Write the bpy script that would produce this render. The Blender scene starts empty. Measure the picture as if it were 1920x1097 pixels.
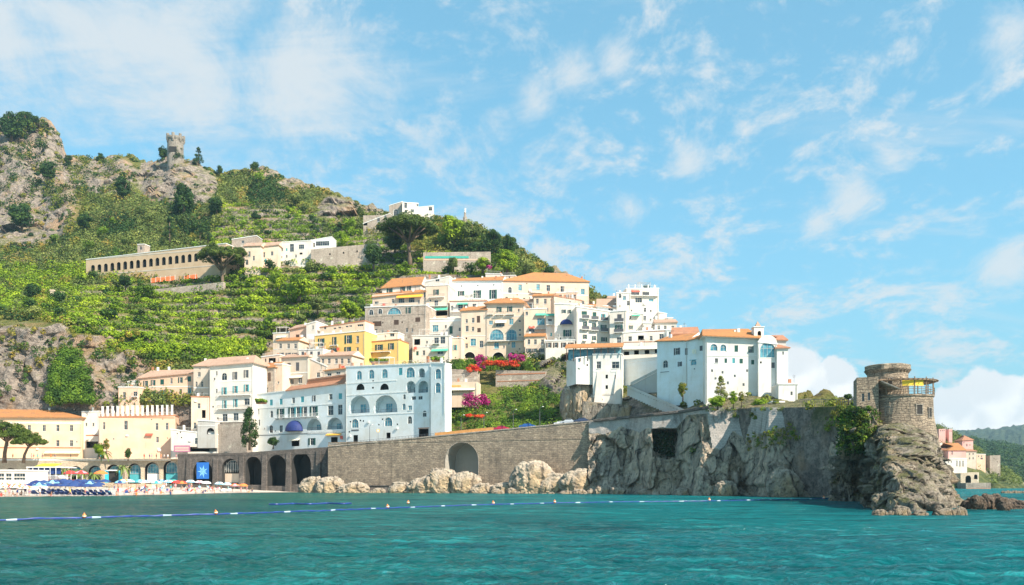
import bpy, math, random
import numpy as np
from mathutils import Vector, Matrix, noise
# ------------------------------------------------------------------ camera, sky, sun, exposure
F, H, CH = 1663.0, 907.0, 2.5          # focal length and horizon row in photo pixels, camera height in metres
SC = bpy.context.scene
COL = SC.collection
cam_d = bpy.data.cameras.new('camera'); cam = bpy.data.objects.new('camera', cam_d); COL.objects.link(cam)
cam_d.sensor_width = 36; cam_d.lens = 36 * F / 1920; cam_d.shift_y = (H - 548.5) / 1920
cam_d.clip_start = 0.5; cam_d.clip_end = 40000
cam.location = (0, 0, CH); cam.rotation_euler = (math.radians(90), 0, 0)
SC.camera = cam
SUN_DIR = Vector((0.74, -0.67, 0)).normalized() * math.cos(math.radians(41)); SUN_DIR.z = math.sin(math.radians(41))
EXPO = 0.86
SC.view_settings.view_transform = 'Standard'; SC.view_settings.look = 'None'
SC.view_settings.exposure = EXPO; SC.view_settings.gamma = 1
sun_d = bpy.data.lights.new('sun', 'SUN'); sun_d.energy = 5.0; sun_d.angle = math.radians(0.5); sun_d.color = (1, .90, .76)
sun = bpy.data.objects.new('sun', sun_d); COL.objects.link(sun)
sun.rotation_euler = SUN_DIR.to_track_quat('Z', 'Y').to_euler()

def pdir(px, py):
    return Vector(((px - 960) / F, 1, (H - py) / F)).normalized()
world = bpy.data.worlds.new('World'); SC.world = world; world.use_nodes = True
class NT:
    def __init__(s, t): s.t = t; s.n = t.nodes; s.l = t.links
    def new(s, ty, **kw):
        n = s.n.new(ty)
        ins = kw.pop('ins', {})
        for k, v in kw.items(): setattr(n, k, v)
        for k, v in ins.items():
            if hasattr(v, 'is_output') or isinstance(v, bpy.types.NodeSocket): s.l.new(v, n.inputs[k])
            else: n.inputs[k].default_value = v
        return n
    def math(s, op, a, b=0.0, c=0.0, clamp=False):
        n = s.new('ShaderNodeMath', operation=op, use_clamp=clamp, ins={0: a, 1: b, 2: c}); return n.outputs[0]
    def vmath(s, op, a, b=(0, 0, 0)):
        n = s.new('ShaderNodeVectorMath', operation=op, ins={0: a, 1: b}); return n
    def ramp(s, f, lo, hi, a=0.0, b=1.0, smooth=True):
        n = s.new('ShaderNodeMapRange', interpolation_type='SMOOTHSTEP' if smooth else 'LINEAR', ins={0: f, 1: lo, 2: hi, 3: a, 4: b}); return n.outputs[0]
    def mix(s, f, a, b, blend='MIX'):
        n = s.new('ShaderNodeMix', data_type='RGBA', blend_type=blend)
        for k, v in ((0, f), (6, a), (7, b)):
            if isinstance(v, bpy.types.NodeSocket): s.l.new(v, n.inputs[k])
            else: n.inputs[k].default_value = (v if k == 0 else (tuple(v) + (1,))[:4])
        return n.outputs[2]
    def noise(s, vec, scale, detail=4, rough=.55, dist=0.0, dim='3D'):
        n = s.new('ShaderNodeTexNoise', ins={'Scale': scale, 'Detail': detail, 'Roughness': rough, 'Distortion': dist})
        if vec is not None: s.l.new(vec, n.inputs['Vector'])
        return n.outputs[0]
    def mapping(s, vec, scale=(1, 1, 1), loc=(0, 0, 0), rot=(0, 0, 0)):
        return s.new('ShaderNodeMapping', ins={'Vector': vec, 'Location': loc, 'Rotation': rot, 'Scale': scale}).outputs[0]
W = NT(world.node_tree); W.n.clear()
sky = W.new('ShaderNodeTexSky', sky_type='NISHITA', sun_disc=False, sun_elevation=math.radians(41),
            sun_rotation=math.atan2(SUN_DIR.x, SUN_DIR.y), altitude=0, air_density=1.0, dust_density=0.6, ozone_density=1.6)
gen = W.new('ShaderNodeTexCoord').outputs['Generated']
sep = W.new('ShaderNodeSeparateXYZ', ins={0: gen})
zc = W.math('MAXIMUM', sep.outputs[2], 0.0)
inv = W.math('DIVIDE', 1.0, W.math('ADD', zc, 0.28))
pl = W.vmath('SCALE', gen); W.l.new(inv, pl.inputs[3])           # direction projected on a high flat layer
plane = pl.outputs[0]
# high mottled cloud
big = W.noise(W.mapping(plane, (1.15, 1.15, .2), (3.1, 1.7, 0)), 1.0, 3, .5)
fine = W.noise(W.mapping(plane, (1.0, .75, 1), (0.4, 7.2, 0), (0, 0, .6)), 6.5, 9, .70, .35)
wisp = W.noise(W.mapping(plane, (.55, 2.6, 1), (2.0, .3, 0), (0, 0, .9)), 2.3, 8, .6, .6)
m1 = W.math('MULTIPLY', W.ramp(big, .24, .50), W.ramp(W.math('ADD', fine, W.math('MULTIPLY', W.math('SUBTRACT', W.noise(plane, 22, 6, .6), .5), .35)), .45, .70))
m2 = W.math('MULTIPLY', W.ramp(wisp, .54, .80), .62)
high = W.math('MAXIMUM', W.math('MULTIPLY', m1, .9), m2)
def puff(vec, blobs, soft):
    out = None
    for (px, py, r) in blobs:
        d = W.new('ShaderNodeVectorMath', operation='DISTANCE', ins={0: vec, 1: tuple(pdir(px, py))}).outputs['Value']
        v = W.math('SUBTRACT', 1.0, W.math('DIVIDE', d, r / F))
        out = v if out is None else W.math('MAXIMUM', out, v)
    return out
# soft veil high on the left, two soft streaks in the middle and right
veil = puff(gen, [(-60, -60, 560), (330, 40, 420), (560, 120, 300)], 1)
veil = W.math('ADD', veil, W.math('MULTIPLY', W.math('ADD', W.math('SUBTRACT', wisp, .5), W.math('SUBTRACT', fine, .5)), 1.5))
veil = W.math('MULTIPLY', W.ramp(veil, .28, 1.0), .9)
st = puff(gen, [(930, 235, 90), (1000, 190, 110), (1080, 140, 110), (1150, 105, 90), (1530, 420, 90), (1600, 370, 110), (1670, 300, 90), (1880, 60, 110), (1890, 500, 120), (1180, 390, 80), (1290, 300, 90)], 1)
st = W.math('ADD', st, W.math('MULTIPLY', W.math('SUBTRACT', fine, .55), 2.0))
st = W.math('MULTIPLY', W.ramp(st, .30, 1.0), .85)
high = W.math('MAXIMUM', W.math('MAXIMUM', high, veil), st, clamp=True)
# cumulus low over the sea
wob = W.new('ShaderNodeTexNoise', ins={'Vector': gen, 'Scale': 26.0, 'Detail': 7.0, 'Roughness': .58})
wv = W.vmath('SUBTRACT', wob.outputs['Color'], (.5, .5, .5)); ws = W.vmath('SCALE', wv.outputs[0]); ws.inputs[3].default_value = .034
gv = W.vmath('ADD', gen, ws.outputs[0]).outputs[0]
BL = [(1490, 700, 55), (1520, 740, 60), (1570, 710, 40), (1595, 740, 34), (1460, 740, 60), (1850, 745, 52), (1800, 775, 55), (1770, 760, 36), (1900, 785, 55), (1950, 770, 70), (2040, 800, 90), (1740, 790, 40), (1840, 790, 60), (-80, 640, 120)]
cu = puff(gv, BL, 1); cu2 = puff(W.vmath('ADD', gv, (-.006, 0, .016)).outputs[0], BL, 1)
cum = W.ramp(cu, .02, .20)
shade = W.ramp(W.math('ADD', W.math('SUBTRACT', cu, cu2), W.math('MULTIPLY', W.math('SUBTRACT', wob.outputs[0], .5), 1.2)), -.30, .45)
sepz = W.ramp(sep.outputs[2], .0, .10)
tint = W.mix(1.0, sky.outputs[0], (1.10, 1.78, 1.72), 'MULTIPLY')
tint = W.mix(.42, tint, (2.7, 6.0, 8.0)); hz = W.mix(W.ramp(sep.outputs[2], -.02, .30, .62, 0.0), tint, (2.3, 4.5, 5.6))
c1 = W.mix(high, hz, (6.4, 6.9, 7.2))
c2 = W.mix(cum, c1, W.mix(shade, (9.8, 9.7, 9.5), (7.6, 7.9, 8.1)))
bg = W.new('ShaderNodeBackground', ins={'Color': c2, 'Strength': .066})
W.l.new(bg.outputs[0], W.new('ShaderNodeOutputWorld').inputs[0])
world.cycles.sampling_method = 'MANUAL'; world.cycles.sample_map_resolution = 512

# ------------------------------------------------------------------ helpers
noise.seed_set(11); rnd = random.Random(7)
rng = np.random.default_rng(7)
def P(px, py, Y): return Vector(((px - 960) / F * Y, Y, CH + (H - py) / F * Y))
def zof(py, Y): return CH + (H - py) / F * Y

class MB:
    """collects faces (with a material index) for one mesh"""
    def __init__(s): s.v = []; s.f = []; s.m = []
    def face(s, pts, m=0):
        i = len(s.v); s.v += [tuple(p) for p in pts]; s.f.append(tuple(range(i, i + len(pts)))); s.m.append(m)
    def box(s, x0, x1, y0, y1, z0, z1, m=0):
        i = len(s.v)
        s.v += [(x0, y0, z0), (x1, y0, z0), (x1, y1, z0), (x0, y1, z0), (x0, y0, z1), (x1, y0, z1), (x1, y1, z1), (x0, y1, z1)]
        for q in ((0, 3, 2, 1), (4, 5, 6, 7), (0, 1, 5, 4), (1, 2, 6, 5), (2, 3, 7, 6), (3, 0, 4, 7)):
            s.f.append(tuple(i + k for k in q)); s.m.append(m)
    def tube(s, pts, rad, n=6, m=0, cap=True):
        pts = [Vector(p) for p in pts]; i0 = len(s.v)
        if not hasattr(rad, '__len__'): rad = [rad] * len(pts)
        for k, p in enumerate(pts):
            d = (pts[min(k + 1, len(pts) - 1)] - pts[max(k - 1, 0)]).normalized()
            a = Vector((0, 0, 1)).cross(d)
            a = Vector((1, 0, 0)) if a.length < .05 else a.normalized()
            b = d.cross(a)
            for j in range(n):
                t = 2 * math.pi * j / n
                s.v.append(tuple(p + (a * math.cos(t) + b * math.sin(t)) * rad[k]))
        for k in range(len(pts) - 1):
            for j in range(n):
                a0 = i0 + k * n; j2 = (j + 1) % n
                s.f.append((a0 + j, a0 + j2, a0 + n + j2, a0 + n + j)); s.m.append(m)
        if cap:
            s.f.append(tuple(i0 + j for j in range(n))[::-1]); s.m.append(m)
            e = i0 + (len(pts) - 1) * n
            s.f.append(tuple(e + j for j in range(n))); s.m.append(m)
    def lathe(s, prof, n=16, m=0, c=(0, 0), a0=0, a1=2 * math.pi):
        i0 = len(s.v); full = abs(a1 - a0 - 2 * math.pi) < 1e-6; nn = n if full else n + 1
        for r, z in prof:
            for j in range(nn):
                t = a0 + (a1 - a0) * j / n; s.v.append((c[0] + r * math.cos(t), c[1] + r * math.sin(t), z))
        for k in range(len(prof) - 1):
            for j in range(n):
                j2 = (j + 1) % nn if full else j + 1
                s.f.append((i0 + k * nn + j, i0 + k * nn + j2, i0 + (k + 1) * nn + j2, i0 + (k + 1) * nn + j)); s.m.append(m)
    def mesh(s, name, mats, smooth=False):
        me = bpy.data.meshes.new(name); me.from_pydata(s.v, [], s.f)
        for mt in (mats if isinstance(mats, (list, tuple)) else [mats]): me.materials.append(mt)
        me.polygons.foreach_set('material_index', s.m)
        if smooth: me.polygons.foreach_set('use_smooth', [True] * len(s.f))
        me.update(); return me
    def build(s, name, mats, parent=None, smooth=False, loc=None, rotz=0):
        o = bpy.data.objects.new(name, s.mesh(name, mats, smooth)); COL.objects.link(o)
        if parent is not None: o.parent = parent
        if loc is not None: o.location = loc
        if rotz: o.rotation_euler.z = rotz
        return o
def empty(name, loc=(0, 0, 0), rotz=0):
    o = bpy.data.objects.new(name, None); COL.objects.link(o); o.location = loc; o.rotation_euler.z = rotz
    o.empty_display_size = .5; return o
def tag(o, label=None, cat=None, group=None, kind=None):
    for k, v in (('label', label), ('category', cat), ('group', group), ('kind', kind)):
        if v is not None: o[k] = v
    return o
KIDS = {}
def copy_tree(o, parent=None):
    c = o.copy(); COL.objects.link(c)
    if parent is not None: c.parent = parent
    for ch in [x for x in o.children]: copy_tree(ch, c)
    return c
def npmesh(name, v, f, mats, attr=None, smooth=False, parent=None, fm=None):
    """numpy verts (n,3), quads (m,4)"""
    me = bpy.data.meshes.new(name); v = np.asarray(v, np.float32); f = np.asarray(f, np.int32)
    me.vertices.add(len(v)); me.vertices.foreach_set('co', v.ravel())
    k = f.shape[1]
    me.loops.add(f.size); me.loops.foreach_set('vertex_index', f.ravel())
    me.polygons.add(len(f)); me.polygons.foreach_set('loop_start', np.arange(0, f.size, k, dtype=np.int32))
    for mt in (mats if isinstance(mats, (list, tuple)) else [mats]): me.materials.append(mt)
    if fm is not None: me.polygons.foreach_set('material_index', np.asarray(fm, np.int32))
    if smooth: me.polygons.foreach_set('use_smooth', np.ones(len(f), bool))
    me.update(calc_edges=True)
    if attr is not None:
        for an, av in attr.items():
            a = me.attributes.new(an, 'FLOAT', 'POINT'); a.data.foreach_set('value', np.asarray(av, np.float32))
    me.validate()
    o = bpy.data.objects.new(name, me); COL.objects.link(o)
    if parent is not None: o.parent = parent
    return o
def gridfaces(nr, nc):
    i = np.arange(nr - 1)[:, None] * nc + np.arange(nc - 1)[None, :]
    return np.stack([i, i + 1, i + nc + 1, i + nc], -1).reshape(-1, 4)

# ------------------------------------------------------------------ materials
def newmat(name):
    m = bpy.data.materials.new(name); m.use_nodes = True; t = NT(m.node_tree); t.n.clear()
    b = t.new('ShaderNodeBsdfPrincipled'); o = t.new('ShaderNodeOutputMaterial'); t.l.new(b.outputs[0], o.inputs[0])
    return m, t, b
def setp(t, b, **kw):
    for k, v in kw.items():
        k = {'col': 'Base Color', 'rough': 'Roughness', 'normal': 'Normal', 'metal': 'Metallic', 'spec': 'Specular IOR Level', 'alpha': 'Alpha'}[k]
        if isinstance(v, bpy.types.NodeSocket): t.l.new(v, b.inputs[k])
        else: b.inputs[k].default_value = (tuple(v) + (1,))[:4] if k == 'Base Color' else v
def bump(t, h, dist=.1, strength=1.0):
    return t.new('ShaderNodeBump', ins={'Height': h, 'Distance': dist, 'Strength': strength}).outputs[0]
def coord(t, obj=True): return t.new('ShaderNodeTexCoord').outputs['Object' if obj else 'Generated']
MC = {}
def flat(name, col, rough=.6, metal=0, var=.12):
    if name in MC: return MC[name]
    m, t, b = newmat(name); c = coord(t)
    n = t.noise(c, 1.7, 5, .6)
    k = t.ramp(n, .3, .7, 1 - var, 1 + var)
    hs = t.new('ShaderNodeHueSaturation', ins={'Value': k, 'Color': (tuple(col) + (1,))[:4]})
    setp(t, b, col=hs.outputs[0], rough=rough, metal=metal); MC[name] = m; return m
def plaster(name, col, dirt=(.36, .30, .24), amt=.42):
    if name in MC: return MC[name]
    m, t, b = newmat(name); c = coord(t)
    a = t.noise(c, .22, 6, .62); s = t.noise(t.mapping(c, (1.6, 1.6, .12)), 1.0, 7, .65)
    f = t.math('MULTIPLY', t.ramp(s, .50, .80), t.ramp(a, .36, .70)); f = t.math('MULTIPLY', f, amt * 1.6, clamp=True)
    col2 = tuple(x * y for x, y in zip(col, (.90, .86, .80)))
    base = t.mix(t.ramp(a, .30, .68), col, col2)
    fin = t.noise(c, 5.0, 6, .7)
    setp(t, b, col=t.mix(t.math('MULTIPLY', t.ramp(fin, .45, .75), .10), t.mix(f, base, dirt), dirt), rough=.85, normal=bump(t, fin, .05, .5), spec=.2)
    MC[name] = m; return m
def masonry(name, c1, c2, mort, bw=.9, bh=.42, dark=(.06, .055, .05), amt=.6):
    if name in MC: return MC[name]
    m, t, b = newmat(name); c = coord(t); s = t.new('ShaderNodeSeparateXYZ', ins={0: c})
    v = t.new('ShaderNodeCombineXYZ', ins={0: t.math('ADD', s.outputs[0], s.outputs[1]), 1: s.outputs[2]}).outputs[0]
    wv = t.new('ShaderNodeTexNoise', ins={'Vector': c, 'Scale': .9, 'Detail': 3.0}).outputs['Color']
    v = t.vmath('ADD', v, t.vmath('MULTIPLY', wv, (1.0, .9, 0)).outputs[0]).outputs[0]
    br = t.new('ShaderNodeTexBrick', ins={'Vector': v, 'Color1': c1 + (1,), 'Color2': c2 + (1,), 'Mortar': mort + (1,), 'Scale': 1.0, 'Mortar Size': .035, 'Mortar Smooth': .4, 'Bias': 0, 'Brick Width': bw, 'Row Height': bh})
    n = t.noise(c, .16, 7, .68); n2 = t.noise(t.mapping(c, (1, 1, .18)), .5, 7, .66); n3 = t.noise(c, 2.6, 6, .75)
    st = t.math('MULTIPLY', t.ramp(n, .42, .68), t.ramp(n2, .35, .7)); st = t.math('MULTIPLY', st, amt * 1.5, clamp=True)
    cc = t.mix(st, br.outputs[0], dark); drip = t.math('MULTIPLY', t.ramp(t.noise(t.mapping(c, (1.1, 1.1, .06)), 1.0, 6, .7), .52, .72), .55); cc = t.mix(drip, cc, dark); cc = t.mix(t.ramp(n3, .38, .72, .0, .55), cc, tuple(x * .45 for x in c2))
    cc = t.mix(t.ramp(t.noise(c, .35, 5, .6), .55, .75, 0, .5), cc, tuple(min(1, x * 1.7) for x in c1))
    setp(t, b, col=cc, rough=.92, normal=bump(t, t.math('ADD', br.outputs[1], t.math('MULTIPLY', n3, -1.6)), -.12, .9), spec=.15)
    MC[name] = m; return m
def tile(name, c1, c2):
    if name in MC: return MC[name]
    m, t, b = newmat(name); c = coord(t)
    w = t.new('ShaderNodeTexWave', wave_type='BANDS', bands_direction='X', ins={'Vector': c, 'Scale': 1.1, 'Distortion': .3, 'Detail': 1.0})
    n = t.noise(c, 1.3, 6, .7); n2 = t.noise(c, .3, 4, .6)
    cc = t.mix(t.ramp(n, .35, .68), c1, c2); cc = t.mix(t.ramp(n2, .5, .75, 0, .45), cc, (.20, .15, .11))
    setp(t, b, col=cc, rough=.85, normal=bump(t, w.outputs[1], .12, .8), spec=.2); MC[name] = m; return m
def leafmat(name, dark, mid, light, rough=.7):
    if name in MC: return MC[name]
    m, t, b = newmat(name)
    a = t.new('ShaderNodeAttribute', attribute_name='tint').outputs['Fac']
    cr = t.new('ShaderNodeValToRGB'); cr.color_ramp.elements[0].color = dark + (1,); cr.color_ramp.elements[1].color = light + (1,)
    e = cr.color_ramp.elements.new(.5); e.color = mid + (1,); t.l.new(a, cr.inputs[0])
    setp(t, b, col=cr.outputs[0], rough=rough, spec=.25)
    tr = t.new('ShaderNodeBsdfTranslucent'); t.l.new(cr.outputs[0], tr.inputs[0])
    mx = t.new('ShaderNodeMixShader', ins={0: .28}); t.l.new(b.outputs[0], mx.inputs[1]); t.l.new(tr.outputs[0], mx.inputs[2])
    t.l.new(mx.outputs[0], [n for n in t.n if n.type == 'OUTPUT_MATERIAL'][0].inputs[0])
    MC[name] = m; return m
def rockmat(name, light, mid, dark, stain, scale=1.0, green=0.0):
    if name in MC: return MC[name]
    m, t, b = newmat(name); c = coord(t)
    wc = t.new('ShaderNodeTexNoise', ins={'Vector': c, 'Scale': .25 * scale, 'Detail': 5.0}).outputs['Color']
    wv = t.vmath('SCALE', t.vmath('SUBTRACT', wc, (.5, .5, .5)).outputs[0]); wv.inputs[3].default_value = 1.8 / scale
    cw = t.vmath('ADD', c, wv.outputs[0]).outputs[0]
    n = t.noise(cw, .10 * scale, 8, .66); n2 = t.noise(t.mapping(cw, (1, 1, .38), rot=(.35, .55, 0)), .60 * scale, 9, .68); n3 = t.noise(t.mapping(c, (1, 1, .6), rot=(.4, .5, 0)), 2.6 * scale, 8, .74)
    vd = t.new('ShaderNodeTexVoronoi', feature='DISTANCE_TO_EDGE', ins={'Vector': t.mapping(cw, (1, 1, .42), rot=(.4, .6, 0)), 'Scale': .30 * scale})
    crack = t.math('MULTIPLY', t.ramp(vd.outputs[0], 0.0, .035, 1, 0), t.ramp(n2, .62, .42))
    cc = t.mix(t.ramp(n2, .40, .60), mid, light); cc = t.mix(t.ramp(n, .50, .64, 0, .75), cc, stain)
    cc = t.mix(t.ramp(n3, .50, .68, 0, .75), cc, dark); cc = t.mix(t.math('MULTIPLY', t.ramp(n2, .42, .30), .6), cc, dark); cc = t.mix(t.math('MULTIPLY', crack, .7), cc, dark)
    if green:
        g = t.new('ShaderNodeNewGeometry'); gz = t.new('ShaderNodeSeparateXYZ', ins={0: g.outputs['Normal']}).outputs[2]
        gf = t.math('MULTIPLY', t.ramp(gz, .30, .80), t.ramp(t.noise(c, .3 * scale, 6, .7), .40, .60))
        cc = t.mix(t.math('MULTIPLY', gf, green), cc, (.13, .14, .03))
    h = t.math('ADD', t.math('MULTIPLY', n2, 1.6), t.math('MULTIPLY', n3, .7)); h = t.math('SUBTRACT', h, t.math('MULTIPLY', crack, .4))
    setp(t, b, col=cc, rough=.92, normal=bump(t, h, 1.1 / scale, 1.0), spec=.15); MC[name] = m; return m
def facet(q, s, seed=0.0):
    """angular broken-rock relief: every cell is a tilted plane"""
    p = q * s + Vector((seed, seed * 1.7, -seed)); vd, vp = noise.voronoi(p); c = vp[0]; h = noise.noise_vector(c * 3.71 + Vector((1.3, 2.1, .7)))
    return (p - c).dot(h) * 1.6 + h.x * .8 + min(vd[1] - vd[0], .12) * 1.6

M = dict(
 tan=plaster('tan_plaster', (.62, .45, .30), amt=.6), cwhite=plaster('convent_plaster', (.76, .745, .71), amt=.45), white=plaster('white_plaster', (.78, .71, .64)), bluewhite=plaster('bluish_white_plaster', (.80, .84, .85), amt=.3),
 cream=plaster('cream_plaster', (.80, .60, .42)), peach=plaster('peach_plaster', (.80, .53, .39)), pale=plaster('pale_peach_plaster', (.78, .61, .48)),
 beige=plaster('beige_plaster', (.62, .53, .44), amt=.8), yellow=plaster('yellow_plaster', (.82, .53, .18)), pink=plaster('pink_plaster', (.74, .42, .38)),
 grey=plaster('grey_plaster', (.55, .53, .50), amt=.8),
 stone=masonry('rough_masonry', (.46, .40, .33), (.34, .29, .24), (.24, .21, .18)), 
 wall=masonry('sea_wall_masonry', (.55, .42, .30), (.34, .265, .20), (.17, .135, .105), 1.0, .48, dark=(.10, .085, .07)),
 darkwall=masonry('dark_arcade_masonry', (.24, .20, .175), (.15, .13, .115), (.08, .07, .065), .8, .38),
 palewall=masonry('pale_arcade_masonry', (.80, .64, .47), (.66, .52, .38), (.45, .36, .27), .8, .38, dark=(.36, .28, .2), amt=.3),
 house=masonry('house_stone', (.68, .56, .46), (.54, .44, .36), (.40, .33, .27), .7, .32, dark=(.22, .17, .13)),
 tower=masonry('tower_stone', (.50, .39, .28), (.32, .25, .185), (.17, .14, .11), .62, .33, amt=.6),
 tile=tile('terracotta_tiles', (.50, .23, .13), (.40, .20, .13)), otile=tile('orange_tiles', (.56, .245, .085), (.42, .19, .09)),
 ptile=tile('pale_tiles', (.56, .35, .25), (.46, .30, .22)),
 trim=flat('painted_trim', (.78, .76, .72), .7), frame=flat('window_frame', (.55, .52, .47), .5),
 green=flat('green_shutter', (.012, .085, .065), .5), teal=flat('teal_shutter', (.07, .36, .40), .5), brown=flat('brown_shutter', (.10, .055, .035), .5),
 blue=flat('blue_cloth', (.014, .03, .15), .7), orange=flat('orange_awning', (.85, .42, .05), .7), greenc=flat('green_awning', (.10, .45, .32), .7),
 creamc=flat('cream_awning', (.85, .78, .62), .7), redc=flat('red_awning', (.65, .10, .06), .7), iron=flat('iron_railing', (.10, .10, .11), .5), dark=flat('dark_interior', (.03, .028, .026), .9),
 whitemetal=flat('white_railing', (.7, .7, .7), .5), inner=plaster('loggia_plaster', (.58, .68, .72), amt=.2), bark=flat('bark', (.16, .11, .075), .95), wood=flat('weathered_wood', (.24, .16, .10), .85),
 terr=flat('terracotta', (.45, .19, .10), .8), concrete=plaster('concrete', (.42, .40, .36), amt=.8), green_net=flat('green_net', (.05, .38, .30), .8), orange_net=flat('orange_net', (.85, .16, .05), .8),
)
gm, gt, gb = newmat('window_glass'); setp(gt, gb, col=gt.mix(gt.ramp(gt.noise(coord(gt), .6, 2), .4, .6), (.012, .018, .025), (.05, .07, .085)), rough=.12, spec=.6); M['glass'] = gm
gm, gt, gb = newmat('blue_glass'); setp(gt, gb, col=gt.mix(gt.ramp(gt.noise(coord(gt), .9, 2), .4, .6), (.05, .20, .28), (.14, .36, .42)), rough=.15, spec=.6); M['bglass'] = gm
LEAF = dict(
 vine=leafmat('vine_leaves', (.05, .10, .008), (.19, .30, .014), (.43, .53, .025)), olive=leafmat('olive_leaves', (.05, .08, .02), (.15, .20, .045), (.34, .36, .09)),
 dark=leafmat('dark_leaves', (.012, .038, .012), (.035, .085, .018), (.10, .17, .03)), pine=leafmat('pine_needles', (.03, .055, .012), (.075, .12, .02), (.16, .21, .035)),
 scrub=leafmat('scrub_leaves', (.06, .10, .015), (.19, .22, .03), (.42, .28, .06)), magenta=leafmat('magenta_flowers', (.16, .01, .09), (.50, .02, .20), (.68, .08, .35)),
 red=leafmat('red_flowers', (.35, .02, .02), (.75, .05, .03), (.85, .18, .04)), ivy=leafmat('ivy_leaves', (.025, .065, .010), (.12, .22, .02), (.34, .45, .04)))
ROCK = rockmat('limestone', (.50, .44, .36), (.31, .27, .23), (.055, .05, .047), (.42, .30, .17), 1.0)
CRAG = rockmat('crag_limestone', (.38, .31, .26), (.22, .185, .16), (.04, .036, .033), (.38, .22, .11), .34, green=.7)
BOULD = rockmat('boulder_limestone', (.58, .48, .37), (.34, .28, .225), (.07, .06, .05), (.55, .38, .20), 1.3)
CLIFFM = rockmat('sea_cliff_limestone', (.88, .71, .54), (.47, .385, .31), (.045, .04, .04), (.52, .37, .22), .55, green=.35)
M['bank'] = BOULD
# ------------------------------------------------------------------ leaf clouds
def leaves(cent, rad, n, size, tint, rs, flatz=1.0, up=.35):
    """cent (k,3), rad (k,3) ellipsoid radii, n leaves each; tint (k,) -> verts, faces, tint"""
    cent = np.repeat(np.asarray(cent, float), n, 0); rad = np.repeat(np.asarray(rad, float), n, 0); tt = np.repeat(np.asarray(tint, float), n)
    N = len(cent); d = rs.normal(size=(N, 3)); d /= np.linalg.norm(d, axis=1)[:, None]
    r = rs.uniform(.55, 1.05, N) ** .6
    pos = cent + d * rad * r[:, None]
    nr = d * np.array([1, 1, 1.0]) + rs.normal(size=(N, 3)) * .27; nr[:, 2] += up; nr /= np.linalg.norm(nr, axis=1)[:, None]
    a = np.cross(nr, rs.normal(size=(N, 3))); a /= np.linalg.norm(a, axis=1)[:, None] + 1e-9; b = np.cross(nr, a)
    s = (size if np.ndim(size) else np.full(N, size)) * rs.uniform(.55, 1.3, N)
    a *= s[:, None]; b *= (s * rs.uniform(.5, 1, N))[:, None]
    v = np.stack([pos - a, pos - b, pos + a, pos + b], 1).reshape(-1, 3)
    f = np.arange(4 * N).reshape(-1, 4); t = np.clip(np.repeat(tt + rs.normal(size=N) * .07, 4), 0, 1)
    return v, f, t
class LC:
    def __init__(s): s.v = []; s.f = []; s.t = []; s.k = 0
    def add(s, *a, **k):
        v, f, t = leaves(*a, **k); s.v.append(v); s.f.append(f + s.k); s.t.append(t); s.k += len(v)
    def build(s, name, mat, parent=None): 
        return npmesh(name, np.concatenate(s.v), np.concatenate(s.f), mat, {'tint': np.concatenate(s.t)}, parent=parent)
# ------------------------------------------------------------------ terrain: depth of the hillside as seen, column by column
COLS = [(-300, [(760, 300), (640, 315), (560, 420), (420, 540), (215, 680)]),
 (-60, [(760, 300), (630, 315), (560, 405), (420, 530), (222, 640)]),
 (0, [(760, 300), (625, 315), (560, 400), (420, 530), (226, 640)]),
 (40, [(760, 300), (618, 315), (556, 400), (415, 530), (222, 635)]),
 (85, [(760, 300), (615, 315), (555, 400), (405, 530), (222, 630)]),
 (108, [(757, 298), (608, 317), (548, 400), (398, 526), (245, 628)]),
 (125, [(755, 298), (600, 318), (540, 400), (390, 520), (291, 620)]),
 (190, [(755, 296), (610, 319), (535, 400), (395, 510), (296, 620)]),
 (245, [(755, 295), (620, 320), (530, 400), (400, 500), (290, 615)]),
 (268, [(755, 295), (622, 320), (530, 400), (400, 497), (304, 610)]),
 (295, [(755, 295), (630, 320), (530, 400), (400, 494), (300, 595)]),
 (330, [(755, 295), (640, 320), (530, 400), (400, 490), (294, 575)]),
 (362, [(755, 294), (650, 320), (525, 395), (400, 487), (302, 570)]),
 (410, [(750, 292), (660, 320), (520, 390), (400, 480), (324, 565)]),
 (470, [(800, 290), (660, 322), (510, 392), (400, 474), (318, 560)]),
 (495, [(840, 284), (660, 326), (500, 396), (400, 470), (310, 558)]),
 (530, [(838, 282), (655, 328), (498, 398), (405, 465), (330, 550)]),
 (620, [(835, 276), (650, 330), (490, 400), (420, 450), (358, 520)]),
 (720, [(828, 268), (650, 325), (500, 390), (440, 430), (397, 480)]),
 (830, [(815, 256), (660, 315), (520, 380), (450, 420), (407, 455)]),
 (900, [(808, 252), (672, 305), (530, 370), (465, 410), (425, 440)]),
 (970, [(802, 249), (680, 298), (540, 360), (490, 395), (462, 420)]),
 (1080, [(792, 243), (700, 275), (600, 320), (550, 360), (528, 385)]),
 (1180, [(775, 230), (700, 252), (640, 285), (600, 310), (580, 330)]),
 (1300, [(768, 206), (750, 212), (720, 228), (690, 242), (670, 256)]),
 (1480, [(764, 172), (758, 180), (752, 192), (748, 202), (744, 212)]),
 (1600, [(762, 154), (758, 160), (755, 168), (752, 178), (750, 188)]),
 (1622, [(764, 150), (760, 156), (757, 162), (756, 168), (755, 174)]), (1650, [(850, 150), (850, 156), (850, 162), (850, 168), (850, 174)]),
 (1720, [(900, 150), (900, 156), (900, 162), (900, 168), (900, 174)])]
CPX = np.array([c[0] for c in COLS], float); CPY = np.array([[a for a, b in c[1]] for c in COLS], float); CYY = np.array([[b for a, b in c[1]] for c in COLS], float)
def column(px): return [np.interp(px, CPX, CPY[:, k]) for k in range(5)], [np.interp(px, CPX, CYY[:, k]) for k in range(5)]
def terrY(px, py):
    a, b = column(px); return float(np.interp(py, a[::-1], b[::-1]))
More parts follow.
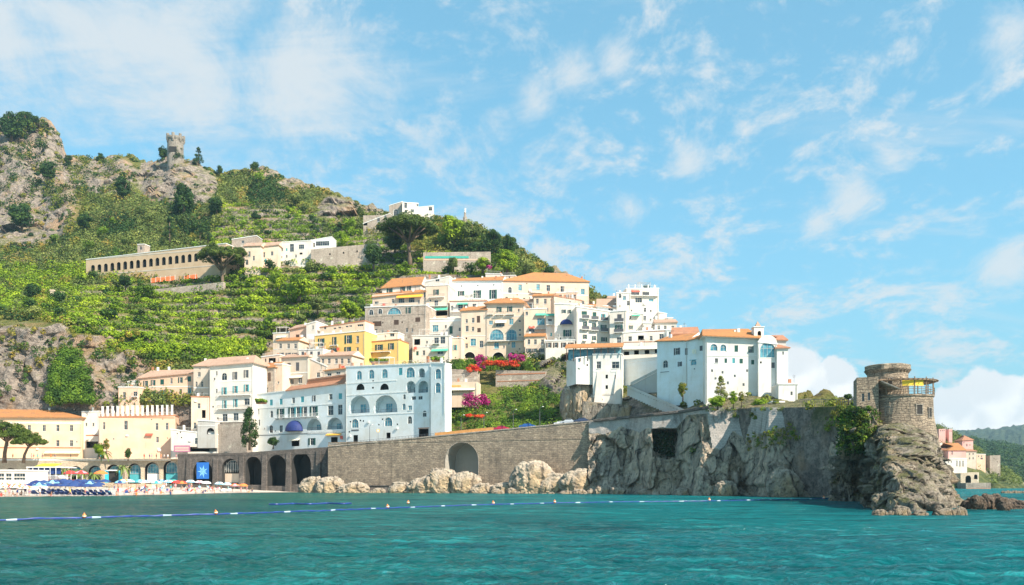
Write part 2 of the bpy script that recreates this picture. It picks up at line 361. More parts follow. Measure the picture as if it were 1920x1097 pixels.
def TP(px, py, dy=0): return P(px, py, terrY(px, py) + dy)
# rocky places (px, py, rx, ry) and where terraces run
ROCKS = [(40, 330, 105, 120), (-90, 330, 120, 140), (205, 330, 50, 32), (322, 335, 62, 40), (375, 350, 30, 30), (645, 392, 45, 22), (700, 385, 30, 16), (30, 690, 120, 75), (170, 700, 60, 60), (250, 690, 30, 30), (500, 320, 25, 12), (560, 345, 35, 10), (1060, 690, 45, 50), (1050, 515, 30, 14), (590, 700, 30, 20), (1250, 754, 78, 30), (1400, 760, 120, 14), (1130, 745, 30, 40)]
def rocky(px, py):
    w = 0
    for (a, b, c, d) in ROCKS: w = max(w, 1.35 - math.hypot((px - a) / c, (py - b) / d))
    return min(1, max(0, w * 2.2))
def terraced(px, py):
    a = np.interp(px, [80, 200, 380, 520, 900, 1000], [0, 1, 1, 1, 1, 0]); top = np.interp(px, [100, 360, 420, 560, 650, 800], [535, 520, 375, 385, 420, 470])
    return float(a * min(1, max(0, (py - top) / 12)) * min(1, max(0, (690 - py) / 10)))
STEP = 4.6
def zterr(X, Y, z, px, py):
    w = terraced(px, py) * (1 - rocky(px, py))
    if w <= 0: return z
    zz = z + 2.2 * noise.noise(Vector((X * .012, Y * .012, 3)))
    q = math.floor(zz / STEP); fr = zz / STEP - q
    zq = (q + max(0, min(1, (fr - .72) / .24))) * STEP
    return z + w * (zq - zz)
def town(px, py):
    top = np.interp(px, [490, 520, 690, 705, 830, 1075, 1110, 1250, 1300], [640, 605, 600, 535, 522, 528, 565, 600, 650]); bot = np.interp(px, [490, 800, 835, 860, 1000, 1060, 1080, 1170, 1300], [700, 690, 690, 672, 672, 672, 655, 700, 742])
    return 495 < px < 1300 and top < py < bot
def build_terrain():
    pxs = np.concatenate([np.arange(-300, 0, 8), np.arange(0, 1100, 3.2), np.arange(1100, 1721, 6)]); NR = 460
    back = [(30, 40), (60, 110), (40, 260)]
    V = []; nr = 0
    for i, px in enumerate(pxs):
        a, b = column(px); ts = np.linspace(0, 1, NR)
        t2 = np.linspace(0, 4, NR)
        pys = np.interp(t2, range(5), a); Ys = np.interp(t2, range(5), b)
        x0 = (px - 960) / F
        V.append((x0 * Ys[0], Ys[0], -2.0))
        for py, Y in zip(pys, Ys):
            X = x0 * Y; z = zof(py, Y); r = rocky(px, py)
            p = Vector((X, Y, z))
            n1 = noise.fractal(p * .03, 1, 2, 4); n2 = noise.fractal(p * .11, 1, 2, 3)
            edge = min(1, (a[0] - py) / 20.0)
            top = min(1, (py - a[4]) / 14.0)
            if r > 0:
                rm = noise.ridged_multi_fractal(p * .05, 1.0, 2.1, 4, 1.0, 2.0) - 1.0
                qa = Vector((p.x + p.z * .25, p.y * .5, p.z * .55)) + Vector((n1, n2, n1)) * 4
                n1 = n1 * (1 - r) - r * (rm * .25 + facet(qa, .035) * .55 + facet(qa, .10, 3) * .28 + facet(qa, .28, 5) * .10)
            amp = (3.0 + 7.0 * r) * edge
            Yd = Y + n1 * amp * (1 if r > 0 else -1) + n2 * 1.0 * edge
            X = x0 * Y
            z = zterr(X, Y, z, px, py) + n2 * (.5 + 2 * r) * edge
            if 480 < px < 1310:
                tt = max(0, min(1, (py - np.interp(px, [490, 690, 705, 830, 1075, 1110, 1250, 1300], [610, 600, 535, 522, 530, 568, 600, 650])) / 10)) * max(0, min(1, (np.interp(px, [490, 800, 835, 1000, 1060, 1170, 1300], [700, 690, 690, 680, 672, 700, 745]) - py) / 10)); Yd += 12 * tt
            if top < 1: Yd = Y + (Yd - Y) * top; z += (1 - top) * 2.6 * noise.fractal(p * .16, 1, 2, 4)
            V.append((X, Yd, z))
        Xr, Yr, zr = V[-1]
        bk = back if px < 1250 else [(12, 2), (30, 12), (50, 30)]
        for dY, dz in bk:
            V.append((x0 * (Yr + dY), Yr + dY, max(-2, zr - dz)))
        e_ = 700 if px < 1250 else 70
        V.append((x0 * (Yr + e_), Yr + e_, -3))
        nr = NR + 5
    V = np.array(V).reshape(len(pxs), nr, 3).transpose(1, 0, 2).reshape(-1, 3)
    m, t, b = newmat('hillside_ground')
    c = coord(t); g = t.new('ShaderNodeNewGeometry'); nz = t.new('ShaderNodeSeparateXYZ', ins={0: g.outputs['Normal']}).outputs[2]
    n = t.noise(c, .06, 8, .65); n2 = t.noise(c, .6, 8, .7); n3 = t.noise(t.mapping(c, (1, 1, 1.6)), 1.6, 5, .7)
    rock = t.mix(t.ramp(n2, .38, .62), (.21, .175, .15), (.44, .36, .295)); rock = t.mix(t.ramp(n3, .5, .7, 0, .8), rock, (.10, .085, .075)); rock = t.mix(t.ramp(n, .5, .65, 0, .65), rock, (.50, .30, .16))
    soil = t.mix(t.ramp(n2, .35, .65), (.09, .12, .025), (.24, .22, .08)); soil = t.mix(t.ramp(n, .45, .65, 0, .6), soil, (.30, .20, .09))
    ra = t.new('ShaderNodeAttribute', attribute_name='rock').outputs['Fac']
    k = t.math('MAXIMUM', t.ramp(nz, .72, .45), t.ramp(t.math('ADD', ra, t.math('MULTIPLY', t.math('SUBTRACT', n2, .5), .8)), .45, .65))
    k = t.math('MULTIPLY', k, t.ramp(t.math('SUBTRACT', nz, t.math('MULTIPLY', n2, .3)), .75, .5, .35, 1))
    setp(t, b, col=t.mix(k, soil, rock), rough=.95, spec=.1, normal=bump(t, t.math('ADD', n2, t.math('MULTIPLY', n3, .5)), 1.6, 1.0))
    fr = np.array([[rocky(px, py) for px in pxs] for py in [0]]) if False else None
    # rock weight per vertex
    rk = np.zeros((nr, len(pxs)))
    for i, px in enumerate(pxs):
        a, _ = column(px); pys = np.interp(np.linspace(0, 4, NR), range(5), a)
        rk[1:NR + 1, i] = [rocky(px, py) for py in pys]
    o = npmesh('hillside', V, gridfaces(nr, len(pxs)), m, {'rock': rk.ravel()}, smooth=False)
    tag(o, kind='structure')
build_terrain()

# ------------------------------------------------------------------ water
def seaz(X, Y):
    Z = np.zeros_like(X); rs = np.random.default_rng(3); dist = np.hypot(X, Y)
    for k in range(64):
        L = 10 ** rs.uniform(math.log10(.35), math.log10(6.0)); th = rs.normal(.1, .5) + (math.pi / 2); a = .0118 * L ** .62
        kx, ky = math.cos(th) * 2 * math.pi / L, math.sin(th) * 2 * math.pi / L
        w = 1 + .6 * np.sin(X * kx * .11 + Y * ky * .07 + k)
        fade = np.clip(1.4 - dist * .0102 / (L * .55), 0, 1)
        s_ = np.sin(X * kx + Y * ky + rs.uniform(0, 6.28) + .8 * np.sin(X * .21 / L + k)); Z += a * w * fade * np.clip(1.5 - dist / 55, .28, 1) * (1 - 2 * np.abs(s_) ** 1.15 + .2) * .60
    return np.where(dist > 330, 0, Z)
def build_sea():
    pxs = np.concatenate([np.linspace(-1500, -20, 60), np.linspace(-17, 1940, 780), np.linspace(1950, 3400, 60)]); rows = [10.0]
    while rows[-1] < 420: rows.append(rows[-1] * 1.0062)
    rows = np.array(rows + [600, 900, 1500, 2500, 4100.0])
    X = (pxs[None] - 960) / F * rows[:, None]; Y = np.repeat(rows[:, None], len(pxs), 1)
    Z = seaz(X, Y)
    m, t, b = newmat('sea_water'); c = coord(t)
    big = t.noise(t.mapping(c, (1, .8, 1)), .035, 3, .5); pt = t.noise(t.mapping(c, (.35, 1.5, 1)), .55, 6, .65)
    sx = t.new('ShaderNodeSeparateXYZ', ins={0: c})
    ratio = t.math('DIVIDE', sx.outputs[0], t.math('ADD', sx.outputs[1], 1.0))
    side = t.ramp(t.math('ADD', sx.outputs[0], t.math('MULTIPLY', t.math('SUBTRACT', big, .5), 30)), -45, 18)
    col = t.mix(side, (.040, .160, .115), (.008, .215, .235))  # olive left water: sandy shallows plus the hill's reflection put into the diffuse colour
    col = t.mix(t.math('MULTIPLY', t.ramp(pt, .52, .66, 0, .75), t.ramp(ratio, -.55, .05, .25, 1)), col, (.03, .50, .50))
    pd = t.noise(t.mapping(c, (.3, 1.3, 1)), .34, 7, .66, .4); col = t.mix(t.ramp(pd, .50, .64, 0, .72), col, (.005, .080, .092)); col = t.mix(t.ramp(big, .48, .62, 0, .55), col, (.004, .075, .095))
    n0 = t.noise(t.mapping(c, (.55, 1.7, 1)), 1.25, 7, .66, .5); h = t.math('SUBTRACT', 1.0, t.math('ABSOLUTE', t.math('SUBTRACT', t.math('MULTIPLY', n0, 4.0), 2.0)))
    h2 = t.noise(t.mapping(c, (.35, 1, 1)), .32, 4, .6)
    nrm = bump(t, t.math('ADD', t.math('MULTIPLY', h, .46), h2), 1.0, 1.0)
    t.n.remove(b)
    df = t.new('ShaderNodeBsdfDiffuse', ins={'Color': col, 'Normal': nrm}); gl = t.new('ShaderNodeBsdfGlossy', ins={'Color': (.92, .97, 1, 1), 'Roughness': .04, 'Normal': nrm})
    fr = t.new('ShaderNodeFresnel', ins={'IOR': 1.33, 'Normal': nrm}); fk = t.math('MINIMUM', fr.outputs[0], .62)
    mx = t.new('ShaderNodeMixShader', ins={0: fk}); t.l.new(df.outputs[0], mx.inputs[1]); t.l.new(gl.outputs[0], mx.inputs[2])
    t.l.new(mx.outputs[0], [n for n in t.n if n.type == 'OUTPUT_MATERIAL'][0].inputs[0])
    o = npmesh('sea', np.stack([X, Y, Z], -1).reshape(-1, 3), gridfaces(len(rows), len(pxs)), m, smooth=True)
    tag(o, kind='structure')
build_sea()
# ------------------------------------------------------------------ buildings
class Fr:
    """a vertical facade plane: photo pixels <-> local (u along the wall, z up)"""
    def __init__(s, px0, px1, pyb, Yc, ang):
        A = math.radians(ang); s.A = A; s.d = Vector((math.cos(A), -math.sin(A))); s.n = Vector((math.sin(A), math.cos(A)))
        am = ((px0 + px1) / 2 - 960) / F; s.k = am * Yc * s.n.x + Yc * s.n.y
        t = s.t(px0); s.L = Vector(((px0 - 960) / F * t, t)); s.z0 = zof(pyb, Yc)
        s.O = Vector((s.L.x, s.L.y, s.z0)); s.W = s.uv(px1, pyb)[0]
    def t(s, px): return s.k / ((px - 960) / F * s.n.x + s.n.y)
    def uv(s, px, py):
        t = s.t(px); q = Vector(((px - 960) / F * t, t)) - s.L
        return q.dot(s.d), CH + (H - py) / F * t - s.z0
NW = [0]
def arch_pts(x0, x1, z0, z1, n=10):
    r = (x1 - x0) / 2; c = (x0 + x1) / 2; rz = min(r, z1 - z0)
    return [(x0, z0)] + [(c - r * math.cos(math.pi * k / n), z1 - rz + rz * math.sin(math.pi * k / n)) for k in range(n + 1)] + [(x1, z0)]
def facade(mb, W, ztop, zb, holes, m=0):
    """front wall at y=0 from u 0..W with holes (x0,x1,z0,z1,arch,depth,back material)"""
    EPS = 1e-4
    xs = sorted({0.0, W} | {min(W, max(0, h[0])) for h in holes} | {min(W, max(0, h[1])) for h in holes})
    zs = sorted({zb} | {h[2] for h in holes} | {h[3] for h in holes})
    zt_last = zs[-1]
    for i in range(len(xs) - 1):
        xa, xb = xs[i], xs[i + 1]
        if xb - xa < EPS: continue
        j = 0; cx = (xa + xb) / 2
        run = None
        for j in range(len(zs) - 1):
            za, zc = zs[j], zs[j + 1]; cz = (za + zc) / 2
            hole = any(h[0] < cx < h[1] and h[2] < cz < h[3] for h in holes)
            if hole:
                if run is not None: mb.face([(xa, 0, run), (xb, 0, run), (xb, 0, za), (xa, 0, za)], m); run = None
            elif run is None: run = za
        if run is None: run = zs[-1]
        mb.face([(xa, 0, run), (xb, 0, run), (xb, 0, max(zt_last + .01, ztop(xb))), (xa, 0, max(zt_last + .01, ztop(xa)))], m)
    for (x0, x1, z0, z1, arch, dep, bm) in holes:
        if arch:
            ps = arch_pts(x0, x1, z0, z1); n = len(ps)
            mid = n // 2
            mb.face([(x0, 0, z1)] + [(p[0], 0, p[1]) for p in ps[mid:0:-1]], m)
            mb.face([(x1, 0, z1)] + [(p[0], 0, p[1]) for p in ps[n - 2:mid - 1:-1]][::1], m)
        else: ps = [(x0, z0), (x0, z1), (x1, z1), (x1, z0)]
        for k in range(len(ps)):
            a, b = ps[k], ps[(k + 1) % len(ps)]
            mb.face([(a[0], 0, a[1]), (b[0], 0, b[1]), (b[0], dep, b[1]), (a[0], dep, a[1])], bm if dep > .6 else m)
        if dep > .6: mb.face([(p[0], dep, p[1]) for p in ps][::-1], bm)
SHUT = {'g': 'green', 't': 'teal', 'b': 'brown', 'k': 'iron', 'u': 'blue'}
def window(par, code, x0, x1, z0, z1, arch, y=.16):
    w, h = x1 - x0, z1 - z0
    mb = MB(); glass, fm = 0, 1
    pts = arch_pts(x0, x1, z0, z1) if arch else [(x0, z0), (x0, z1), (x1, z1), (x1, z0)]
    mb.face([(p[0], y, p[1]) for p in pts][::-1], 0)
    b = min(.09, w * .09)
    if not arch:
        mb.box(x0, x0 + b, y - .06, y - .004, z0, z1, 1); mb.box(x1 - b, x1, y - .06, y - .004, z0, z1, 1)
        mb.box(x0 + b, x1 - b, y - .06, y - .004, z1 - b, z1, 1); mb.box(x0 + b, x1 - b, y - .06, y - .004, z0, z0 + b, 1)
    else:
        rr = .08
        mb.box(x0 + b, x1 - b, y - .06, y - .004, z0, z0 + b, 1)
        for k in range(len(pts) - 1):
            a, c = pts[k], pts[k + 1]; cx = (x0 + x1) / 2; cz = z0 + h * .6
            ia = (a[0] + (cx - a[0]) * rr * 1.6, a[1] + (cz - a[1]) * rr); ic = (c[0] + (cx - c[0]) * rr * 1.6, c[1] + (cz - c[1]) * rr)
            mb.face([(a[0], y - .05, a[1]), (c[0], y - .05, c[1]), (ic[0], y - .05, ic[1]), (ia[0], y - .05, ia[1])], 1)
    nb = 1 if w < 2.2 else int(w / 1.1)
    for k in range(nb):
        xm = x0 + w * (k + 1) / (nb + 1); zt = z1 - b if not arch else z0 + (h - w / 2) + math.sqrt(max(0, (w / 2) ** 2 - (xm - (x0 + x1) / 2) ** 2)) * .92 if h > w / 2 else z0 + h * .75
        mb.box(xm - b * .35, xm + b * .35, y - .05, y - .006, z0 + b, zt, 1)
    if h > 1.3: mb.box(x0 + b, x1 - b, y - .05, y - .007, z0 + h * .62 - .03, z0 + h * .62 + .03, 1)
    mats = [M['bglass' if code.isupper() else 'glass'], M['frame']]
    o = mb.build('window', mats, par)
    return o
def shutter(par, x0, x1, z0, z1, col, ang=0, y=-.05):
    mb = MB(); mb.box(0, x1 - x0, 0, .05, 0, z1 - z0)
    n = max(2, int((z1 - z0) / .22))
    for k in range(n):
        z = (z1 - z0) * (k + .5) / n; mb.box(.05, x1 - x0 - .05, -.025, -.002, z - .035, z + .035)
    o = mb.build('shutter', M[col], par, loc=(x0, y, z0)); o.rotation_euler.z = ang; return o
def balcony(par, x0, x1, z, out=1.0, mat='white', rail='iron', rh=1.0, solid=False):
    mb = MB(); mb.box(x0, x1, -out, -.003, z - .16, z); nb = max(2, int((x1 - x0) / 2.5))
    for k in range(nb + 1):
        x = x0 + .1 + (x1 - x0 - .35) * k / nb; mb.face([(x, -.004, z - .16), (x, -out * .7, z - .161), (x, -.004, z - .7)]); mb.face([(x + .15, -.004, z - .16), (x + .15, -.004, z - .7), (x + .15, -out * .7, z - .161)]); mb.face([(x, -out * .7, z - .161), (x + .15, -out * .7, z - .161), (x + .15, -.004, z - .7), (x, -.004, z - .7)])
    o = mb.build('balcony', M[mat], par)
    rb = MB()
    if solid: rb.box(x0, x1, -out, -out + .12, z + .003, z + rh)
    else:
        n = max(3, int((x1 - x0) / .28))
        for k in range(n + 1):
            x = x0 + .03 + (x1 - x0 - .06) * k / n; rb.box(x - .018, x + .018, -out + .02, -out + .056, z + .003, z + rh)
        rb.box(x0, x1, -out + .015, -out + .065, z + rh + .002, z + rh + .05)
        for x in (x0, x1 - .05): rb.box(x, x + .05, -out + .07, -.02, z + rh + .002, z + rh + .05)
    rb.build('railing', M[rail], o); return o
def awning(par, x0, x1, z, out, mat, drop=.6):
    mb = MB(); n = max(2, int((x1 - x0) / .5))
    mb.face([(x0, -.02, z), (x1, -.02, z), (x1, -out, z - drop), (x0, -out, z - drop)]); mb.face([(x0, -.02, z - .05), (x0, -out, z - drop - .05), (x1, -out, z - drop - .05), (x1, -.02, z - .05)])
    for k in range(n):
        a = x0 + (x1 - x0) * k / n; c = x0 + (x1 - x0) * (k + 1) / n
        mb.face([(a, -out, z - drop), (c, -out, z - drop), (c, -out, z - drop - .16), ((a + c) / 2, -out, z - drop - .25), (a, -out, z - drop - .16)])
    for x in (x0, x1): mb.face([(x, -.02, z), (x, -out, z - drop), (x, -out, z - drop - .1)])
    return mb.build('awning', M[mat], par)
def dome_awning(par, x0, x1, z0, z1, mat):
    mb = MB(); n = 12; c = (x0 + x1) / 2; r = (x1 - x0) / 2
    for k in range(n):
        for j in range(5):
            q = []
            for kk, jj in ((k, j), (k + 1, j), (k + 1, j + 1), (k, j + 1)):
                t = math.pi * kk / n; e = math.pi / 2 * jj / 5
                q.append((c - r * math.cos(t) * math.cos(e) if False else c - r * math.cos(t), -.03 - r * .8 * math.sin(t) * math.sin(e), z0 + (z1 - z0) * math.sin(t) * math.cos(e)))
            mb.face(q)
    return mb.build('awning', M[mat], par, smooth=True)
def roof_tile(par, W, zt, D, rz, hipl, hipr, mat, over=.45, th=.22, wall='white', ry=.5):
    """zt(u) eave height; rz ridge height; ry ridge position as share of depth"""
    mb = MB(); a0, a1 = -over, W + over; y0, y1 = -over, D + over
    za, zb2 = zt(0) + .02, zt(W) + .02
    top = max(za, zb2)
    R0 = (a0 + hipl, D * ry, rz + (za - top) * .6 if hipl < 1 else rz); R1 = (a1 - hipr, D * ry, rz)
    A, B, C, E = (a0, y0, za), (a1, y0, zb2), (a1, y1, zb2), (a0, y1, za)
    up = lambda p: (p[0], p[1], p[2] + th)
    mb.face([up(A), up(B), up(R1), up(R0)]); mb.face([up(C), up(E), up(R0), up(R1)])
    mb.face([up(B), up(C), up(R1)], 0 if hipr > .8 else 1); mb.face([up(E), up(A), up(R0)], 0 if hipl > .8 else 1)
    for p, q in ((A, B), (B, C), (C, E), (E, A)): mb.face([p, q, up(q), up(p)], 0)
    mb.face([A, E, C, B], 1)
    return mb.build('roof', [M[mat], M[wall]], par)
BLD = {}
def bld(name, label, Z, xs, yts, yb, wins=(), wall='white', Y=None, ang=12, depth=10, roof=None, cat='house', group=None, extra=(), corn=True, base=12, dy=-2.0, inner='inner', ridge=None, hip=(0, 0), ry=.5, over=.45, rx=None):
    ox, oy, sc = Z; fx = lambda x: ox + x / sc; fy = lambda y: oy + y / sc
    x0, x1 = fx(xs[0]), fx(xs[1]); pyb = fy(yb)
    if Y is None: Y = terrY((x0 + x1) / 2, pyb) + dy
    f = Fr(x0, x1, pyb, Y, ang); W = f.W
    zl = f.uv(x0, fy(yts[0]))[1]; zr = f.uv(x1, fy(yts[1]))[1]; zt = lambda u: zl + (zr - zl) * u / W
    root = empty(name, f.O, -f.A); tag(root, label, cat, group)
    root['_d'] = 0; del root['_d']
    holes = []; later = []
    for wn in wins:
        code, w, h, pts = wn[:4]; opt = wn[4] if len(wn) > 4 else ''
        for (x, y) in pts:
            px, py = fx(x), fy(y); hw, hh = w / sc / 2, h / sc / 2
            u0, za = f.uv(px - hw, py + hh); u1, zb_ = f.uv(px + hw, py + hh); zc = f.uv(px, py - hh)[1]; zz = f.uv(px, py + hh)[1]
            u0 = max(.12, u0); u1 = min(W - .12, u1)
            if u1 - u0 < .25: continue
            later.append((code, u0, u1, zz, zc, opt))
            if code in 'wWsaAaBcdLlPxV':
                arch = code in 'aALPlV'
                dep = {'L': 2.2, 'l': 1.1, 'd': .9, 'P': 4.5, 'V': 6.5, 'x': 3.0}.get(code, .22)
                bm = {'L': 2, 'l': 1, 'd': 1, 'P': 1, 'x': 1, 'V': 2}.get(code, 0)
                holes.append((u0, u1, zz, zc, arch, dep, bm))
    if cat in ('house', 'apartment house', 'palace') and name not in ('small_town_house', 'blank_white_wall', 'orange_canopy_house') and W > 5:
        q = random.Random(int(xs[0] * 3 + yb * 5)); nr_ = int((min(zl, zr) - 1.0) / 3.0)
        for r_ in range(nr_):
            nc = int((W - 1.2) / 2.3)
            for c_ in range(nc):
                u0 = .9 + (W - 2.4) * (c_ + .5) / nc - .45 + q.uniform(-.1, .1); z0 = .9 + r_ * 3.0; w_, h_ = q.choice([(.9, 1.5), (.8, 1.3), (.6, .8), (.95, 1.7)])
                if q.random() < .15 or z0 + h_ > min(zl, zr) - .9: continue
                g_ = 1.1 if any(l[0] == 's' for l in later) else .7
                if all(u0 + w_ < l[1] - g_ or u0 > l[2] + g_ or z0 + h_ < l[3] - .45 or z0 > l[4] + .45 for l in later):
                    cd = q.choice(['w', 'w', 'c', 's' if nc and (W - 2.4) / nc > 2.6 else 'w']); op = q.choice(['g', 'g', 'k', 'b', 't']); later.append((cd, u0, u0 + w_, z0, z0 + h_, op)); holes.append((u0, u0 + w_, z0, z0 + h_, False, .22, 0))
    # drop holes that overlap
    ok = []
    for h in holes:
        if all(h[1] <= g[0] or h[0] >= g[1] or h[3] <= g[2] or h[2] >= g[3] for g in ok): ok.append(h)
    mb = MB(); zb = -base
    facade(mb, W, zt, zb, ok, 0)
    tl, tr = zt(0), zt(W)
    mb.face([(0, 0, zb), (0, 0, tl), (0, depth, tl), (0, depth, zb)]); mb.face([(W, 0, zb), (W, depth, zb), (W, depth, tr), (W, 0, tr)])
    mb.face([(0, depth, zb), (0, depth, tl), (W, depth, tr), (W, depth, zb)]); 
    if not roof: mb.face([(0, 0, tl), (W, 0, tr), (W, depth, tr), (0, depth, tl)])
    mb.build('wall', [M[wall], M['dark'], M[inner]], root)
    if roof:
        rd = depth * ry; t = Y + rd * math.cos(f.A)
        if ridge is None: rzz = max(tl, tr) + rd * .4
        else:
            py = fy(ridge); tt = f.t((x0 + x1) / 2) + rd * f.n.y + rd * f.n.x * 0; rzz = CH + (H - py) / F * tt - f.z0
        rzz = max(rzz, max(tl, tr) + .6)
        roof_tile(root, W, zt, depth, rzz, hip[0], hip[1], roof, wall=wall, ry=ry, over=over)
    elif corn:
        cb = MB()
        cb.face([(-.15, -.15, tl - .25), (W + .15, -.15, tr - .25), (W + .15, -.15, tr + .06), (-.15, -.15, tl + .06)])
        cb.face([(-.15, -.15, tl + .06), (W + .15, -.15, tr + .06), (W + .15, .3, tr + .06), (-.15, .3, tl + .06)])
        cb.face([(-.15, -.15, tl - .25), (-.15, -.003, tl - .25), (W + .15, -.003, tr - .25), (W + .15, -.15, tr - .25)])
        cb.face([(W + .15, -.15, tr - .25), (W + .15, depth, tr - .25), (W + .15, depth, tr + .06), (W + .15, -.15, tr + .06)])
        cb.face([(-.15, -.15, tl - .25), (-.15, -.15, tl + .06), (-.15, depth, tl + .06), (-.15, depth, tl - .25)])
        cb.build('cornice', M['terr' if corn == 'o' else 'trim'], root)
    for (code, u0, u1, z0, z1, opt) in later:
        w = u1 - u0; h = z1 - z0; par = root
        if code in 'wsWaAB': 
            wo = window(root, code, u0, u1, z0, z1, code in 'aA'); par = wo
        if code == 'L':      # open arched loggia with a room behind
            wo = window(root, 'W', u0 + w * .35, u0 + w * .62, z0 + .02, z0 + h * .55, False, y=2.15); par = root
            if 'n' not in opt:
                rb = MB(); n = max(3, int(w / .25))
                for k in range(n + 1): x = u0 + w * k / n; rb.box(x - .02, x + .02, .08, .12, z0 + .003, z0 + .95)
                rb.box(u0, u1, .07, .13, z0 + .953, z0 + 1.0); rb.build('railing', M['iron'], root)
        if code == 'c': shutter(root, u0, u1, z0, z1, SHUT[opt[0]], y=.08)
        if code == 's':
            c = SHUT[opt[0] if opt and opt[0] in SHUT else 'g']; sw = w * .5
            shutter(wo, u0 - sw * .98, u0 - .02, z0, z1, c, y=-.07, ang=-.12); shutter(wo, u1 + .02, u1 + sw * .98, z0, z1, c, y=-.07, ang=.12)
        if code in 'wWB' and '-' not in opt and w > .5:
            sb = MB(); sb.box(u0 - .08, u1 + .08, -.10, -.003, z0 - .11, z0 - .002); sb.build('sill', M['trim'], wo)
        if code == 'b': balcony(root, u0, u1, z1, .9, 'trim', 'iron' if 'w' not in opt else 'whitemetal', solid='s' in opt)
        if code == 'r': awning(root, u0, u1, z1, max(.9, h * .9), {'g': 'greenc', 'o': 'orange', 'c': 'creamc', 'r': 'redc', 'u': 'blue'}[opt[0]], h)
        if code == 'D': dome_awning(root, u0, u1, z0, z1, 'blue')
        if code == 'h':     # string course
            sb = MB(); sb.box(u0, u1, -.07, -.003, z0, z1); sb.build('string_course', M[opt or 'trim'], root)
        if 'B' in opt: balcony(root, u0 - w * .25, u1 + w * .25, z0 - .02, .85, 'trim', 'iron')
        if 'm' in opt.lower() and code in 'aAwWlV':     # moulding over the opening
            ab = MB(); ps = arch_pts(u0, u1, z0, z1) if code in 'aAlV' else [(u0, z0), (u0, z1), (u1, z1), (u1, z0)]
            c = ((u0 + u1) / 2, (z0 + z1) / 2)
            for k in range(len(ps) - 1):
                a, b = ps[k], ps[k + 1]; ea = (c[0] + (a[0] - c[0]) * (1 + .24 / w), c[1] + (a[1] - c[1]) * (1 + .2 / h)); eb = (c[0] + (b[0] - c[0]) * (1 + .24 / w), c[1] + (b[1] - c[1]) * (1 + .2 / h))
                ab.face([(a[0], -.05, a[1]), (ea[0], -.05, ea[1]), (eb[0], -.05, eb[1]), (b[0], -.05, b[1])]); ab.face([(ea[0], -.05, ea[1]), (ea[0], 0, ea[1]), (eb[0], 0, eb[1]), (eb[0], -.05, eb[1])]); ab.face([(a[0], -.05, a[1]), (b[0], -.05, b[1]), (b[0], 0, b[1]), (a[0], 0, a[1])])
            ab.build('surround', M['trim' if 'm' in opt else 'house'], root)
    root['zz'] = 1; del root['zz']
    if cat in ('house', 'hotel', 'building', 'apartment house', 'palace', 'convent') and Y < 365 and W > 4:
        q = random.Random(int(xs[0] * 7 + yb)); hgt = min(tl, tr)
        for u in ([.25, W - .25] if W > 9 else [W - .25]):
            pb = MB(); pb.tube([(u, -.09, -1.5), (u, -.09, hgt - .4)], .055, 5); pb.build('drainpipe', M['frame'], root)
        def free(u, z, w, h): return all(u + w < g[0] - .4 or u > g[1] + .4 or z + h < g[2] - .3 or z > g[3] + .3 for g in ok)
        for k in range(int(W / 4.5)):
            u, z = q.uniform(.6, W - 1.6), q.uniform(1.2, max(1.4, hgt - 1.5))
            if z > hgt - 1 or not free(u, z, .8, .6): continue
            if q.random() < .45: pb = MB(); pb.box(u, u + .75, -.32, -.004, z, z + .5); pb.build('air_conditioner', M['trim'], root)
            elif q.random() < .6: window(root, 'w', u, u + .42, z, z + .5, False, y=-.01).name = 'vent'
            else:
                pb = MB()
                for j in range(4): pb.box(u + .28 * j, u + .28 * j + .24, -.42, -.40, z - .5 - .2 * (j % 2), z + .4)
                pb.build('laundry', M[q.choice(['trim', 'blue', 'creamc', 'redc'])], root)
        for k in range(1 + int(W / 9)):
            u = q.uniform(.8, W - .8); d_ = q.uniform(1.5, depth * .6); zz_ = max(tl, tr) + (.1 if not roof else d_ * .38)
            pb = MB(); pb.box(u - .3, u + .3, d_, d_ + .6, zz_ - .8, zz_ + q.uniform(.8, 1.3)); pb.build('chimney', M['trim' if q.random() < .6 else 'terr'], root)
            if q.random() < .5:
                pb = MB(); pb.tube([(u + .9, d_, zz_ - .6), (u + .9, d_, zz_ + 2.2)], .03, 4); pb.tube([(u + .5, d_, zz_ + 1.9), (u + 1.3, d_, zz_ + 1.9)], .025, 4); pb.tube([(u + .6, d_, zz_ + 1.6), (u + 1.2, d_, zz_ + 1.6)], .025, 4); pb.build('aerial', M['iron'], root)
        if not roof and W > 5 and q.random() < .75:
            pb = MB(); [pb.box(x, x + .04, .15, .19, zt(x) + .07, zt(x) + 1.0) for x in np.arange(.3, W - .3, .45)]; pb.face([(.3, .17, tl + 1.0), (W - .3, .17, tr + 1.0), (W - .3, .17, tr + 1.07), (.3, .17, tl + 1.07)]); pb.build('roof_railing', M['frame'], root)
        if not roof and W > 6 and q.random() < .6:
            u = q.uniform(.5, W - 4.5); pb = MB(); z = zt(u)
            for a_ in (u, u + 3.8):
                for b_ in (1.2, 3.6): pb.box(a_, a_ + .12, b_, b_ + .12, z, z + 2.3)
            for j in range(8): pb.box(u - .2 + j * .58, u - .12 + j * .58, 1.0, 4.0, z + 2.303, z + 2.40)
            pb.build('pergola', M['frame'], root)
    BLD[name + str(len(BLD))] = (root, f, W, zt, depth); root_last[0] = (root, f, W, zt, depth)
    return root, f, W, zt, depth
root_last = [None]
def R(y, *xs): return [(x, y) for x in xs]
def chimney(par, u, y, z, h=1.2, w=.6, mat='trim'):
    mb = MB(); mb.box(u - w / 2, u + w / 2, y - w / 2, y + w / 2, z - 1.2, z + h); mb.box(u - w * .7, u + w * .7, y - w * .7, y + w * .7, z + h + .002, z + h + .12)
    return mb.build('chimney', M[mat], par)
